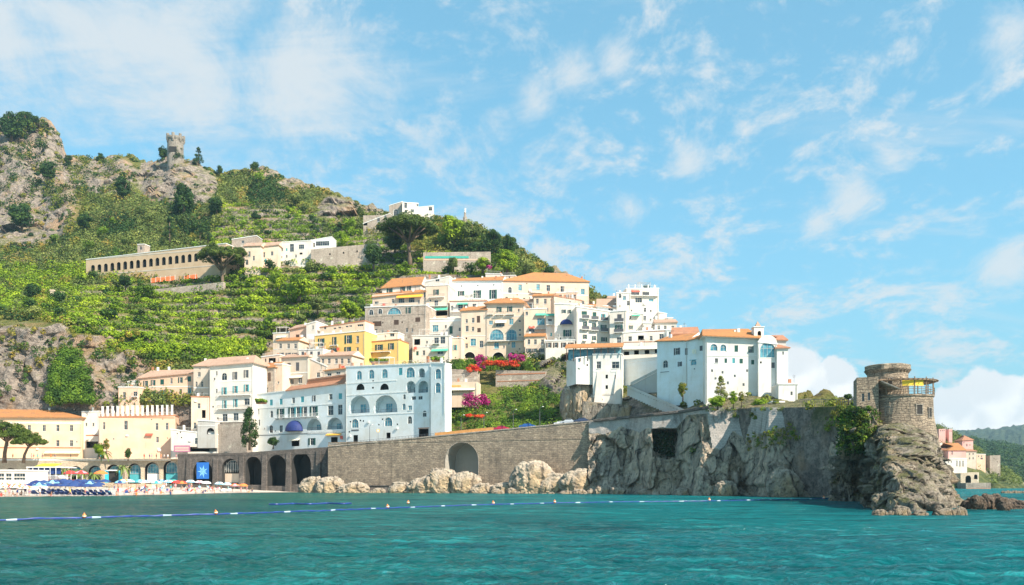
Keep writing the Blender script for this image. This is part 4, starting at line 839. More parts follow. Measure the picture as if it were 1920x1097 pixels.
# ---- convent
bld('convent_left_wing', 'pale blue white convent wing with two dark arched windows under orange tiles', Y3, (12, 362), (312, 308), 805, [('s', 36, 78, [(240, 420)], 'k'), ('s', 34, 76, [(358, 420)], 'k'), ('a', 56, 86, [(108, 565)], 'm'), ('s', 24, 54, [(273, 565)], 'k'), ('h', 100, 6, [(100, 655)], 'iron')], wall='bluewhite', ang=42, depth=10, Y=214, roof='otile', ridge=236, hip=(.3, .3), cat='convent', base=5)
bld('convent_roof_rooms', 'brown roofed attic rooms with two dormer windows on the convent wing', Y3, (190, 480), (235, 225), 300, [('w', 34, 26, [(258, 247)], '-'), ('w', 44, 30, [(405, 247)], '-'), ('w', 40, 18, [(330, 214)], '-')], wall='peach', ang=8, depth=6, Y=222, roof='tile', ridge=152, base=2, hip=(.3, .3), cat='convent')
bld('convent_projecting_bay', 'projecting white convent bay with a teal window and an orange verge', Y3, (360, 568), (310, 262), 850, [('c', 34, 58, [(515, 384)], 'k'), ('A', 64, 64, [(430, 545)], 'm'), ('h', 80, 6, [(422, 518)], 'teal'), ('d', 12, 10, [(438, 620)])], wall='bluewhite', ang=42, depth=9, Y=208, roof='otile', ridge=222, hip=(.3, .3), cat='convent', base=5)
bld('convent_main_wing', 'big cream white convent wing with teal arched windows and a long orange roof', Y3, (568, 1170), (252, 282), 930, [('A', 84, 78, [(660, 375)], 'm'), ('A', 70, 78, [(768, 380)], 'm'), ('c', 40, 74, [(917, 388)], 'g'), ('s', 30, 74, [(1085, 399)], 'g'), ('w', 34, 54, [(690, 526)]), ('h', 600, 5, [(870, 470)]), ('w', 22, 30, [(640, 640), (760, 660), (900, 700), (1040, 640)]), ('w', 24, 34, [(820, 780), (1000, 800)]), ('c', 28, 52, [(797, 526)], 'g'), ('c', 30, 58, [(887, 526)], 't'), ('c', 38, 54, [(973, 531)], 'g'), ('c', 34, 52, [(1105, 543)], 'g')], wall='cwhite', ang=4, depth=12, Y=202, roof='otile', ridge=174, hip=(1, 2), cat='convent', base=5, over=.9)
r = bld('convent_chapel_end', 'white convent chapel end with a huge teal fan window above a small door', Y3, (1170, 1382), (305, 330), 945, [('A', 184, 178, [(1272, 406)], 'm'), ('d', 20, 24, [(1198, 546)]), ('c', 40, 64, [(1337, 578)], 'k'), ('h', 200, 6, [(1275, 492)])], wall='cwhite', ang=2, depth=11, Y=200, cat='convent', base=5)
CE = r
bld('convent_right_wing', 'white convent corner wing with a thin red tiled edge at the far right', Y3, (1382, 1508), (392, 388), 945, [('w', 18, 36, [(1452, 440)]), ('w', 10, 40, [(1500, 596)])], wall='cwhite', ang=2, depth=9, Y=199, roof='tile', ridge=352, ry=.6, hip=(1, 1), cat='convent', base=5)
bld('convent_gable', 'small grey white gable behind the convent corner wing', Y3, (1340, 1485), (296, 300), 380, wall='grey', ang=2, depth=6, Y=206, roof='tile', ridge=245, hip=(3.5, 3.5), cat='convent', base=6)
bld('convent_lower_block', 'low white block with one tiny dark window at the foot of the convent', Y3, (1400, 1618), (785, 785), 1010, [('w', 24, 44, [(1549, 900)])], wall='cwhite', ang=4, depth=7, Y=192, cat='convent', base=4)
bld('small_arched_chapel', 'tiny vaulted chapel front half hidden by shrubs below the convent', Y3, (1330, 1462), (990, 990), 1060, [('l', 66, 66, [(1396, 1030)], 'm')], wall='pale', ang=2, depth=4, Y=184, cat='chapel', base=3)
# ---- on the hill
bld('hilltop_stone_house', 'grey stone house with a white arched window on the ridge above the pine', Z2, (1135, 1232), (412, 382), 560, [('a', 34, 50, [(1185, 464)], 'm')], wall='house', ang=6, depth=12, Y=448, base=8)
bld('hilltop_white_house', 'white house with a dark window beside the stone house on the ridge', Z2, (1232, 1350), (386, 400), 560, [('w', 20, 44, [(1256, 410)]), ('w', 20, 18, [(1258, 455)]), ('w', 26, 14, [(1350, 412)])], wall='white', ang=-10, depth=11, Y=446, base=8)
bld('hilltop_annex', 'lower white annex with one dark window right of the ridge houses', Z2, (1350, 1462), (425, 412), 540, [('w', 26, 26, [(1438, 437)])], wall='white', ang=-4, depth=9, Y=449, base=8)
bld('stone_farmhouse', 'weathered stone farmhouse with narrow windows left of the ridge houses', Z2, (945, 1142), (545, 468), 625, [('w', 20, 36, [(1056, 515)]), ('w', 16, 30, [(1106, 498)]), ('d', 30, 20, [(960, 550)])], wall='house', ang=4, depth=9, base=6, Y=432)
bld('long_white_villa', 'long white villa with dark windows above the stone terrace wall', Z2, (318, 560), (682, 668), 810, [('w', 30, 58, [(420, 724)]), ('w', 40, 32, [(490, 716)]), ('d', 20, 14, [(488, 766)])], wall='white', ang=6, depth=9, base=5, Y=398)
bld('white_villa_pavilion', 'open white pavilion with a shaded blue terrace right of the long villa', Z2, (558, 712), (668, 640), 745, [('w', 36, 34, [(572, 704)]), ('w', 100, 34, [(645, 692)], '-')], wall='bluewhite', ang=6, depth=7, base=3, Y=400)
bld('pink_hill_church', 'pale pink church like house with arched roofs left of the long white villa', Z2, (72, 190), (715, 712), 850, [('w', 16, 40, [(108, 770)]), ('w', 14, 34, [(140, 800)]), ('a', 20, 40, [(90, 830)])], wall='pale', ang=4, depth=8, base=6, Y=392, roof='ptile', ridge=690)
bld('pale_hill_house', 'pale plaster house with a vaulted roof beside the pink church like house', Z2, (190, 320), (720, 705), 845, [('w', 18, 40, [(215, 775)]), ('w', 18, 30, [(275, 765)])], wall='pale', ang=4, depth=8, base=6, Y=395, roof='ptile', ridge=682)
bld('stone_hill_ruin', 'low pale stone building above the pine on the cemetery terrace', Z2, (-20, 160), (660, 632), 720, [('w', 20, 20, [(60, 680)])], wall='house', ang=6, depth=7, base=6, Y=402)
bld('hill_terrace_wall', 'long pale stone retaining wall under the hillside vines', Z2, (560, 1060), (735, 690), 825, [('d', 10, 14, [(700, 770), (800, 760), (900, 750), (980, 740)])], wall='house', ang=2, depth=3, base=4, corn=False, Y=394, cat='wall')
bld('hill_lower_wall', 'long stone retaining wall with a turquoise net right of the tall pine', Z2, (1385, 1881), (758, 752), 850, [('h', 320, 16, [(1560, 793)], 'green_net'), ('h', 480, 8, [(1632, 812)], 'peach')], wall='house', ang=0, depth=3, base=3, corn=False, Y=385, cat='wall')
bld('left_hill_house', 'white houses block at the photo edge below the green slope', Z3, (-60, 168), (500, 470), 570, [('w', 20, 20, R(525, 30, 80, 130))], wall='white', ang=-4, depth=10, base=6, Y=392)
bld('left_hill_upper_house', 'small white house above and right of the edge houses on the slope', Z3, (168, 262), (430, 430), 510, [('w', 14, 14, [(215, 460)])], wall='white', ang=-4, depth=9, base=6, Y=398)
bld('left_hill_wall', 'grey terrace wall between the small white houses and two posts', Z3, (168, 362), (500, 488), 590, wall='house', ang=-4, depth=4, base=5, corn=False, Y=392, cat='wall')
bld('slope_terrace_wall', 'long low grey stone wall crossing the slope below the arcade', Z3, (480, 1640), (472, 348), 520, wall='house', ang=14, depth=2, base=2, corn=False, Y=388, cat='wall')
# cemetery arcade
ar = [('l', 27, 60, [(683 + 47.35 * i, 253 - 5.35 * i) for i in range(17)])]
r = bld('arcade_cloister', 'long tan hillside arcade of seventeen dark round arches', Z3, (632, 1660), (182, 62), 300, ar + [('h', 1030, 7, [(1145, 260)], 'beige'), ('h', 1030, 9, [(1145, 140)], 'beige')], wall='tan', ang=16, depth=9, base=9, Y=402, cat='cloister')
CL = r
bld('arcade_end_house', 'cream end house with small windows behind the umbrella pine trunk', Z3, (1640, 1810), (195, 180), 330, [('w', 18, 30, [(1665, 228), (1698, 220)]), ('a', 30, 30, [(1662, 280), (1705, 270)])], wall='pale', ang=6, depth=9, base=6, Y=403)
bld('arcade_tower', 'small stone belfry block standing on the roof line of the arcade', Z3, (1010, 1062), (70, 68), 130, [('a', 18, 26, [(1035, 98)])], wall='house', ang=14, depth=4, base=5, Y=411, cat='belfry')

# ---- smaller houses packed between the larger ones
FT = [(1000, 1046, 556, 640, 330, 'pale', 6, 'pale house tucked under the right end of the palace'), (1042, 1082, 548, 600, 331, 'peach', 2, 'peach house below the right corner of the palace'), (960, 1002, 566, 620, 333, 'white', 8, 'white house behind the orange hipped roof'),
 (1078, 1112, 574, 640, 316, 'pale', -4, 'cream house behind the start of the green shuttered block'), (1104, 1150, 576, 640, 322, 'white', -4, 'white house behind the middle of the green shuttered block'), (1150, 1182, 590, 660, 300, 'cwhite', 8, 'white house in the corner behind the bay with four windows'),
 (1228, 1268, 606, 680, 268, 'white', 4, 'white house stepping down beyond the long terrace rooms'), (1250, 1290, 618, 660, 236, 'cwhite', 4, 'small white house behind the convent attic rooms'),
 (985, 1022, 632, 680, 296, 'pale', 6, 'low cream house at the foot of the terrace cluster'), (1022, 1078, 638, 668, 290, 'white', 4, 'low white house at the foot of the corner house'), (600, 660, 668, 700, 290, 'pale', 18, 'low cream house under the yellow apartment house'),
 (560, 606, 655, 700, 294, 'white', 18, 'low white house under the white gable'), (905, 950, 548, 580, 345, 'pale', 10, 'cream house between the wide white house and the palace'), (870, 910, 560, 600, 338, 'white', 12, 'white house behind the small orange roof'), (1140, 1180, 560, 600, 318, 'white', 6, 'white house left of the small turret'), (430, 480, 690, 740, 294, 'pale', 12, 'cream house behind the brown shuttered house'), (520, 560, 640, 690, 305, 'beige', 14, 'beige house below the pink house'),
 (1060, 1084, 610, 672, 300, 'pale', -10, 'tall cream house left of the long green shuttered block'), (1182, 1226, 640, 668, 272, 'cwhite', 8, 'white gallery house above the long terrace rooms')]
for i, (a, b, t, bo, Y, wl, an, L) in enumerate(FT):
    n = max(2, int((b - a) / 12)); ws = []
    for r_ in range(max(1, int((bo - t) / 17))):
        cs = [(a + (b - a) * (k + .5) / n + rnd.uniform(-1, 1), t + 9 + r_ * 16) for k in range(n)]
        ws.append((['w', 's', 'w', 'c'][(i + r_) % 4], 5.0, [9.5, 7][r_ % 2], cs, ['g', 'k', 't', 'b'][(i * 3 + r_) % 4]))
    bld('small_town_house', L, (0, 0, 1), (a, b), (t, t - 1), bo, ws, wall=wl, Y=Y, ang=an, depth=8, roof=['otile', None, 'ptile', None][i % 4], hip=(.3, .3))
# ------------------------------------------------------------------ sea wall, arcades, road
ZF = (0, 0, 1)
def hole_of(cx, w, top, bot): return (w, bot - top, [(cx, (top + bot) / 2)])
r = bld('pale_beach_arcade', 'pale stone arcade of shopfront arches along the back of the beach', ZF, (-330, 334), (858, 860), 925, [
  ('P',) + hole_of(20, 26, 878, 906), ('P',) + hole_of(62, 26, 878, 906), ('P',) + hole_of(104, 26, 878, 906), ('P',) + hole_of(142, 28, 874, 904), ('P',) + hole_of(178, 24, 873, 904), ('P',) + hole_of(213, 26, 871, 904),
  ('P',) + hole_of(252, 24, 869, 907), ('P',) + hole_of(285, 27, 867, 907), ('P',) + hole_of(320, 27, 864, 907), ('h', 640, 3, [(0, 862)], 'trim')] + [('P',) + hole_of(c, 26, 878, 906) for c in (-25, -70, -115)],
  wall='palewall', Y=279, ang=-4, depth=12, base=2, corn=False, cat='arcade')
AR = r
for k, (cx, top, kind) in enumerate([(252, 869, 't'), (285, 867, 't'), (320, 864, 't'), (213, 871, 'd'), (178, 873, 'd'), (142, 874, 'd')]):
    f = r[1]; u0, z0 = f.uv(cx - 11, 905); u1, z1 = f.uv(cx + 11, top + 2)
    o = window(r[0], 'A', u0, u1, z0 + (z1 - z0) * .48, z1, True, y=1.2); o.name = 'fanlight'
    if kind == 't':
        sh = MB(); sh.box(u0, u1, 1.1, 1.3, z0, z0 + (z1 - z0) * .46); sh.build('shopfront', M['teal' if k != 1 else 'trim'], r[0])
r = bld('dark_beach_arcade', 'dark weathered stone arcade of five tall arches carrying the coast road', ZF, (333, 617), (857, 838), 925, [
  ('P',) + hole_of(380, 36, 864, 908), ('P',) + hole_of(432, 32, 860, 908), ('P',) + hole_of(475, 30, 856, 909), ('P',) + hole_of(519, 35, 853, 911), ('P',) + hole_of(565, 36, 849, 908), ('h', 280, 4, [(475, 851)], 'darkwall')],
  wall='darkwall', Y=268, ang=18, depth=11, base=3, corn=False, cat='arcade')
DA = r; f = r[1]
for cx in (355, 405, 454, 497, 542, 598):      # buttresses between the arches
    u, _ = f.uv(cx, 880); zt = r[3](u) - .8; mb = MB()
    mb.face([(u - .9, -1.0, -4), (u + .9, -1.0, -4), (u + .7, -.35, zt), (u - .7, -.35, zt)]); mb.face([(u - .9, 0, -4), (u - .9, -1, -4), (u - .7, -.35, zt), (u - .7, 0, zt)]); mb.face([(u + .9, -1, -4), (u + .9, 0, -4), (u + .7, 0, zt), (u + .7, -.35, zt)]); mb.face([(u - .7, -.35, zt), (u + .7, -.35, zt), (u + .7, 0, zt), (u - .7, 0, zt)])
    mb.build('buttress', M['darkwall'], r[0])
u0, z0 = f.uv(417, 905); u1, z1 = f.uv(447, 862); window(r[0], 'a', u0, u1, z0 + (z1 - z0) * .55, z1, True, y=1.5)
mb = MB(); n = 9
for k in range(n + 1): mb.box(u0 + (u1 - u0) * k / n - .05, u0 + (u1 - u0) * k / n + .05, 1.2, 1.3, z0 + (z1 - z0) * .45, z0 + (z1 - z0) * .9)
mb.build('grille', M['frame'], r[0]); mb = MB(); mb.box(u0, u1, 1.25, 1.6, z0, z0 + (z1 - z0) * .40); mb.build('shopfront', M['pale'], r[0])
# blue banner hanging in the first dark arch
u0, z0 = f.uv(370.5, 898); u1, z1 = f.uv(393.5, 867)
ban = empty('banner', f.O + Vector((f.d.x * u0 - f.n.x * .5, f.d.y * u0 - f.n.y * .5, z0)), -f.A); tag(ban, 'large blue banner with a white starburst hanging in the first dark arch', 'banner')
mb = MB(); w, h = u1 - u0, z1 - z0; mb.box(0, w, 0, .05, 0, h); m_, t_, b_ = newmat('blue_banner'); setp(t_, b_, col=(.02, .16, .55), rough=.6); mb.build('cloth', m_, ban)
mb = MB()
for k in range(14):
    a = 2 * math.pi * k / 14; L = (.42 if k % 2 else .28) * w; c = (w / 2, h * .45); da = .13
    mb.face([(c[0], -.004, c[1]), (c[0] + L * math.cos(a - da) * .6, -.004, c[1] + L * math.sin(a - da) * .6), (c[0] + L * math.cos(a), -.004, c[1] + L * 1.1 * math.sin(a)), (c[0] + L * math.cos(a + da) * .6, -.004, c[1] + L * math.sin(a + da) * .6)])
mb.build('starburst', flat('pale_blue_print', (.35, .75, .9)), ban)
# pink notice board on the terrace wall
bx = P(341, 841, 282); sg = empty('notice_board', bx, 0); tag(sg, 'dull pink notice board with pale stripes on the white terrace wall', 'sign')
mb = MB(); mb.box(-2.6, 2.6, 0, .1, -1.1, 1.0); mb.build('panel', flat('dull_pink', (.42, .16, .25)), sg)
mb = MB(); [mb.box(-2.2, 2.2, -.01, -.004, z, z + .22) for z in (-.75, -.25, .25)]; mb.build('stripe', M['pale'], sg)
r = bld('stone_sea_wall', 'tall rough grey stone sea wall with one big arch carrying the coast road', ZF, (615, 1113), (838, 790), 935, [
  ('V',) + hole_of(866, 62, 829, 915) + ('M',), ('h', 497, 3, [(864, 826)], 'wall')], wall='wall', Y=241, ang=21, depth=7, base=3, inner='concrete', corn=False, cat='sea wall')
SW = r; f = r[1]
mb = MB()                                   # coping along the slanted top
Wd = r[2]; a, b = r[3](0), r[3](Wd)
n = 60
for k in range(n):
    u0, u1 = Wd * k / n, Wd * (k + 1) / n - .04; za = a + (b - a) * u0 / Wd; zb = a + (b - a) * u1 / Wd
    mb.face([(u0, -.12, za), (u1, -.12, zb), (u1, -.12, zb + .28), (u0, -.12, za + .28)]); mb.face([(u0, -.12, za + .28), (u1, -.12, zb + .28), (u1, .5, zb + .28), (u0, .5, za + .28)]); mb.face([(u0, -.12, za), (u0, -.003, za), (u1, -.003, zb), (u1, -.12, zb)])
mb.build('coping', M['house'], r[0])
uo0, _ = f.uv(815, 820); uo1, _ = f.uv(925, 810)
onf = empty('orange_safety_fence', f.O, -f.A); tag(onf, 'strip of orange safety netting along the sea wall coping', 'fence')
mb = MB(); za, zb = r[3](uo0) + .3, r[3](uo1) + .3; mb.face([(uo0, .1, za), (uo1, .1, zb), (uo1, .1, zb + .75), (uo0, .1, za + .75)]); mb.face([(uo0, .14, za), (uo0, .14, za + .75), (uo1, .14, zb + .75), (uo1, .14, zb)]); mb.build('netting', flat('orange_mesh', (.75, .33, .10)), onf)
for k in range(12):
    u = uo0 + (uo1 - uo0) * k / 11; z = za + (zb - za) * k / 11; mb = MB(); mb.box(u - .04, u + .04, .16, .24, z, z + .95); mb.build('post', M['wood'], onf)
def walltop(px, off):
    """point on the road behind the wall at this column"""
    rr = DA if px < 616 else SW; ff = rr[1]; t = ff.t(px); q = Vector(((px - 960) / F * t, t)); u = (q - ff.L).dot(ff.d)
    return Vector((q.x + ff.n.x * off, q.y + ff.n.y * off, ff.z0 + rr[3](max(0, min(rr[2], u)))))
V = []; pxs = list(range(336, 1112, 12))
for off in (.35, 5.5, 13.0):
    for px in pxs:
        p = walltop(px, off); V.append((p.x, p.y, p.z - .12 + (0.12 if off > 10 else 0)))
tag(npmesh('coast_road', V, gridfaces(3, len(pxs)), flat('asphalt', (.06, .06, .06), .9)), kind='structure')
V = []
for off in (13.0, 60.0):
    for px in pxs: p = walltop(px, off); V.append((p.x, p.y, p.z - .66))
V2 = []
for py_, Yk in ((860, 280), (860, 330)):
    for px in range(-330, 349, 12): V2.append(P(px, 861, 280) + Vector(((px - 960) / F * (Yk - 280), Yk - 280, 0)))
tag(npmesh('terrace_ground', V2, gridfaces(2, 57), M['concrete']), kind='structure')
# railing along the road edge by the hotel
rl = empty('road_railing', walltop(620, .6)); tag(rl, 'thin iron railing along the road edge in front of the white hotel', 'railing')
o0 = rl.location.copy(); mb = MB(); pts = [walltop(px, .6) + Vector((0, 0, .95)) - o0 for px in range(620, 816, 6)]
mb.tube(pts, .035, 4); mb.tube([p - Vector((0, 0, .4)) for p in pts], .025, 4); mb.build('rail', M['iron'], rl)
mb = MB(); [mb.tube([p, p - Vector((0, 0, .95))], .03, 4) for p in pts]; mb.build('uprights', M['iron'], rl)

# ------------------------------------------------------------------ sea cliff on the right
def cliffY(px): return float(np.interp(px, [1100, 1112, 1180, 1222, 1275, 1312, 1395, 1440, 1520, 1585, 1640, 1716], [228, 227, 222, 208, 205, 193, 190, 176, 172, 155, 150, 143]))
def clifftop(px): return float(np.interp(px, [1100, 1112, 1200, 1275, 1330, 1560, 1600, 1640, 1716], [790, 790, 781, 773, 764, 764, 756, 756, 780]))
def build_cliff():
    pxs = np.arange(1104, 1716, 1.7); nr = 150; V = []; wallv = np.zeros((nr, len(pxs)), bool)
    for i, px in enumerate(pxs):
        top = clifftop(px); Yt = cliffY(px); bot = H + CH * F / (Yt - 6) + 14
        bound = float(np.interp(px, [1104, 1140, 1165, 1200, 1215, 1270, 1290, 1325, 1335, 1350, 1362, 1375, 1390, 1420, 1470, 1520, 1560, 1575], [812, 815, 800, 812, 803, 803, 778, 776, 840, 845, 830, 808, 822, 815, 802, 794, 770, 750])) + 5 * noise.noise(Vector((px * .06, 0, 0)))
        for j in range(nr):
            s = j / (nr - 1); py = top + (bot - top) * s
            Y = Yt - 7 * s ** 1.3
            p = P(px, py, Y); q = Vector((p.x * 1.0, p.z * .8, p.y * .25))
            iswall = py < bound
            n1 = noise.fractal(q * .07, 1, 2.1, 4)
            q2 = q + Vector((n1, -n1, 0)) * .5
            qa = Vector((q2.x * 1.0 - q2.y * .35, q2.y * .55 + q2.x * .3, q2.z))
            rm = noise.ridged_multi_fractal(qa * .13, .8, 2.1, 5, 1, 2)
            d = facet(qa, .11) * 3.0 + facet(qa, .27, 3.1) * 1.7 + facet(qa, .62, 5.7) * .8 + facet(qa, 1.5, 1.7) * .3 + (rm - 1) * .5 + n1 * 1.0
            w = min(1, max(0, (py - bound) / 9)); d = d * w - 1.0 * w
            d += 2.5 * min(1, max(0, (px - 1350) / 60)) * max(0, min(1, (py - bound) / 50)) * (noise.noise(q * .05 + Vector((7, 0, 0))) + .2)
            if iswall: wallv[j, i] = True; d = .25 * noise.noise(q * .6)
            # square niche with ferns
            if 1222 < px < 1268 and 804 < py < 858 + 6 * noise.noise(q * .5): d -= 5.0
            # undercut and caves by the water
            cav = max(0, 1 - abs(px - 1590) / 75) * min(1, max(0, (py - 880 - 10 * noise.noise(Vector((px * .05, 3, 0)))) / 10)); d -= 5.5 * cav
            cav = max(0, 1 - abs(px - 1430) / 60) * min(1, max(0, (py - 905) / 8)); d -= 2.5 * cav
            pv = P(px, py, Y - d)
            if not iswall: nv = noise.noise_vector(q * .55) * (.55 * w) + noise.noise_vector(q * 1.7) * (.2 * w); pv.x += nv.x; pv.z += nv.z
            V.append(pv)
    V = np.array([tuple(v) for v in V]).reshape(len(pxs), nr, 3).transpose(1, 0, 2)
    top = V[0].copy(); b1 = top.copy(); b1[:, 1] += 14; b1[:, 0] += 14 * (pxs - 960) / F; b2 = b1.copy(); b2[:, 2] -= 22
    full = np.concatenate([b2[None], b1[None], V], 0); fc = gridfaces(nr + 2, len(pxs)); wf = np.concatenate([np.zeros((2, len(pxs)), bool), wallv], 0).ravel()
    isw = wf[fc].all(1)
    o = npmesh('sea_cliff', full.reshape(-1, 3), fc[~isw], CLIFFM); tag(o, kind='structure')
    used = np.unique(fc[isw]); mp = np.zeros(len(wf), int); mp[used] = np.arange(len(used)); c0 = full.reshape(-1, 3)[used].mean(0)
    m, t, b = newmat('cliff_masonry'); c = coord(t); s = t.new('ShaderNodeSeparateXYZ', ins={0: c}); v = t.new('ShaderNodeCombineXYZ', ins={0: t.math('MULTIPLY', t.math('SUBTRACT', s.outputs[0], s.outputs[1]), .75), 1: s.outputs[2]}).outputs[0]
    br = t.new('ShaderNodeTexBrick', ins={'Vector': v, 'Color1': (.52, .46, .41, 1), 'Color2': (.42, .37, .33, 1), 'Mortar': (.26, .23, .21, 1), 'Mortar Size': .03, 'Brick Width': .7, 'Row Height': .35, 'Scale': 1.0})
    n = t.noise(c, .25, 6, .65); n2 = t.noise(t.mapping(c, (1, 1, .15)), .6, 6, .7); cc = t.mix(t.math('MULTIPLY', t.ramp(n, .4, .65), t.ramp(n2, .4, .7)), br.outputs[0], (.09, .08, .075)); cc = t.mix(t.ramp(n, .60, .75, 0, .5), cc, (.42, .34, .24))
    setp(t, b, col=cc, rough=.95, spec=.1, normal=bump(t, t.noise(c, 2.2, 6, .7), .25, .7))
    o = npmesh('retaining_wall', full.reshape(-1, 3)[used] - c0, mp[fc[isw]], m); o.location = c0; tag(o, 'smooth grey masonry retaining wall topping the sea cliff below the convent', 'wall')
build_cliff()
mb = MB(); pts = [P(px, clifftop(px) - 1, cliffY(px) - .4) for px in range(1113, 1331, 6)]; o0 = pts[0].copy()
mb.tube([p - o0 for p in pts], .38, 5); tag(mb.build('road_edge_beam', M['darkwall'], loc=o0), 'dark overhanging concrete kerb of the road at the head of the sea cliff', 'kerb')

# ------------------------------------------------------------------ boulders
def boulder_mesh(seed, sub=5, name='boulder', mat=BOULD, flatb=False, rough=1.0):
    import bmesh
    bm = bmesh.new(); bmesh.ops.create_icosphere(bm, subdivisions=sub, radius=1)
    of = Vector((seed * 7.3, seed * 3.1, seed * 1.7))
    for v in bm.verts:
        p = v.co.copy(); q = p * 1.25 + of
        n = noise.fractal(q * 1.6, 1, 2.2, 5)
        v.co = p * (1 + rough * (.20 * facet(q, 1.0, seed) + .13 * facet(q, 2.3, seed + 2) + .06 * facet(q, 5.0, seed + 4) + .05 * n))
        v.co.x = math.copysign(abs(v.co.x) ** .85, v.co.x); v.co.z = math.copysign(abs(v.co.z) ** .9, v.co.z)
    me = bpy.data.meshes.new(name); bm.to_mesh(me); bm.free(); me.materials.append(mat); return me
BM = [boulder_mesh(k) for k in range(7)]
def boulder(px0, px1, pyt, pyb, Y, label, seed, group=None, name='boulder', dy=None, tilt=0, mat=None):
    a = P(px0, pyb, Y); b = P(px1, pyt, Y); w = (b.x - a.x) / 2; h = b.z - a.z
    o = bpy.data.objects.new(name, BM[seed % 7]); COL.objects.link(o)
    o.location = ((a.x + b.x) / 2, Y, a.z + h * .40); o.scale = (w, dy or w * .7, h * .55); o.rotation_euler = (0, tilt, 0)
    return tag(o, label, 'rock', group)
def shoreY(px): return float(np.interp(px, [-300, 0, 200, 330, 430, 520, 620, 1112], [160, 168, 182, 205, 240, 256, 250, 221]))
for i, (a, b, t, bo, Y, L) in enumerate([
 (562, 612, 894, 926, 250, 'grey weathered boulder at the water below the last dark arch'), (590, 645, 893, 925, 247, 'pale round boulder heap left of the low dark quay'), (632, 690, 905, 926, 245, 'low tan boulder ending at the little dark quay'),
 (730, 775, 903, 926, 241, 'low tan rock right of the little dark quay'), (765, 835, 892, 926, 240, 'cream boulder left of the big sea wall arch'), (800, 862, 877, 924, 238, 'cracked cream boulder leaning on the left foot of the big arch'), (845, 902, 884, 926, 236, 'sunlit tan boulder in front of the big arch'),
 (880, 925, 906, 928, 234, 'flat golden rock right below the big arch'), (915, 975, 904, 926, 233, 'flat pale rock between the arch and the big white boulder'), (960, 1040, 864, 927, 230, 'big pale boulder with a pointed crest against the sea wall'), (1010, 1075, 886, 928, 228, 'broad pale slab boulder in the middle of the big heap'),
 (1050, 1126, 878, 928, 225, 'pale boulder at the right end of the heap by the wall corner'), (1115, 1150, 911, 927, 218, 'golden wet rock at the left foot of the sea cliff'), (1145, 1180, 914, 927, 213, 'small golden rock pile at the foot of the sea cliff'), (1190, 1240, 916, 928, 208, 'low brown rock under the square niche of the cliff'),
 (1340, 1382, 900, 930, 180, 'pale pointed boulder at the foot of the sea cliff'), (1440, 1500, 880, 932, 166, 'slanting pale slab at the foot of the sea cliff below the wall'), (1262, 1300, 915, 930, 195, 'dark rock at the cliff foot under the brown bush')]):
    boulder(a, b, t, bo + 6, Y, L, i, 'rocks along the waterline', tilt=rnd.uniform(-.25, .25))
boulder(1072, 1118, 703, 800, 244, 'dark shaded rock outcrop under the white veranda wing above the road', 3, None, name='rock_outcrop', dy=4, mat=1)
boulder(1096, 1140, 735, 800, 241, 'pale rock outcrop left of the rubble bank under the square windowed house', 5, None, name='rock_outcrop', dy=3)
boulder(1052, 1092, 716, 790, 246, 'weedy rock outcrop at the right edge of the garden slope', 1, None, name='rock_outcrop', dy=4)
for i in range(26):
    px = 700 + i * 17.2 + rnd.uniform(-13, 13); s = rnd.choice([3, 4, 6, 9, 13]); Y = shoreY(px) - 3 + rnd.uniform(-2, 1)
    py = H + CH * F / Y
    boulder(px - s, px + s, py - s * rnd.uniform(.35, .9), py + 4, Y + rnd.uniform(-2, 3), 'small golden wet stone in the line of stones along the foot of the sea wall', i, 'small wet stones along the sea wall')
qa = P(690, 925, 247); mb = MB(); mb.box(0, 6.2, 0, 5, -1.2, 1.9); mb.box(-.3, 6.5, -.3, 5, 1.903, 2.15)
tag(mb.build('quay', M['darkwall'], loc=(qa.x, qa.y, 0)), 'small dark stone quay between the boulders at the sea wall foot', 'quay')

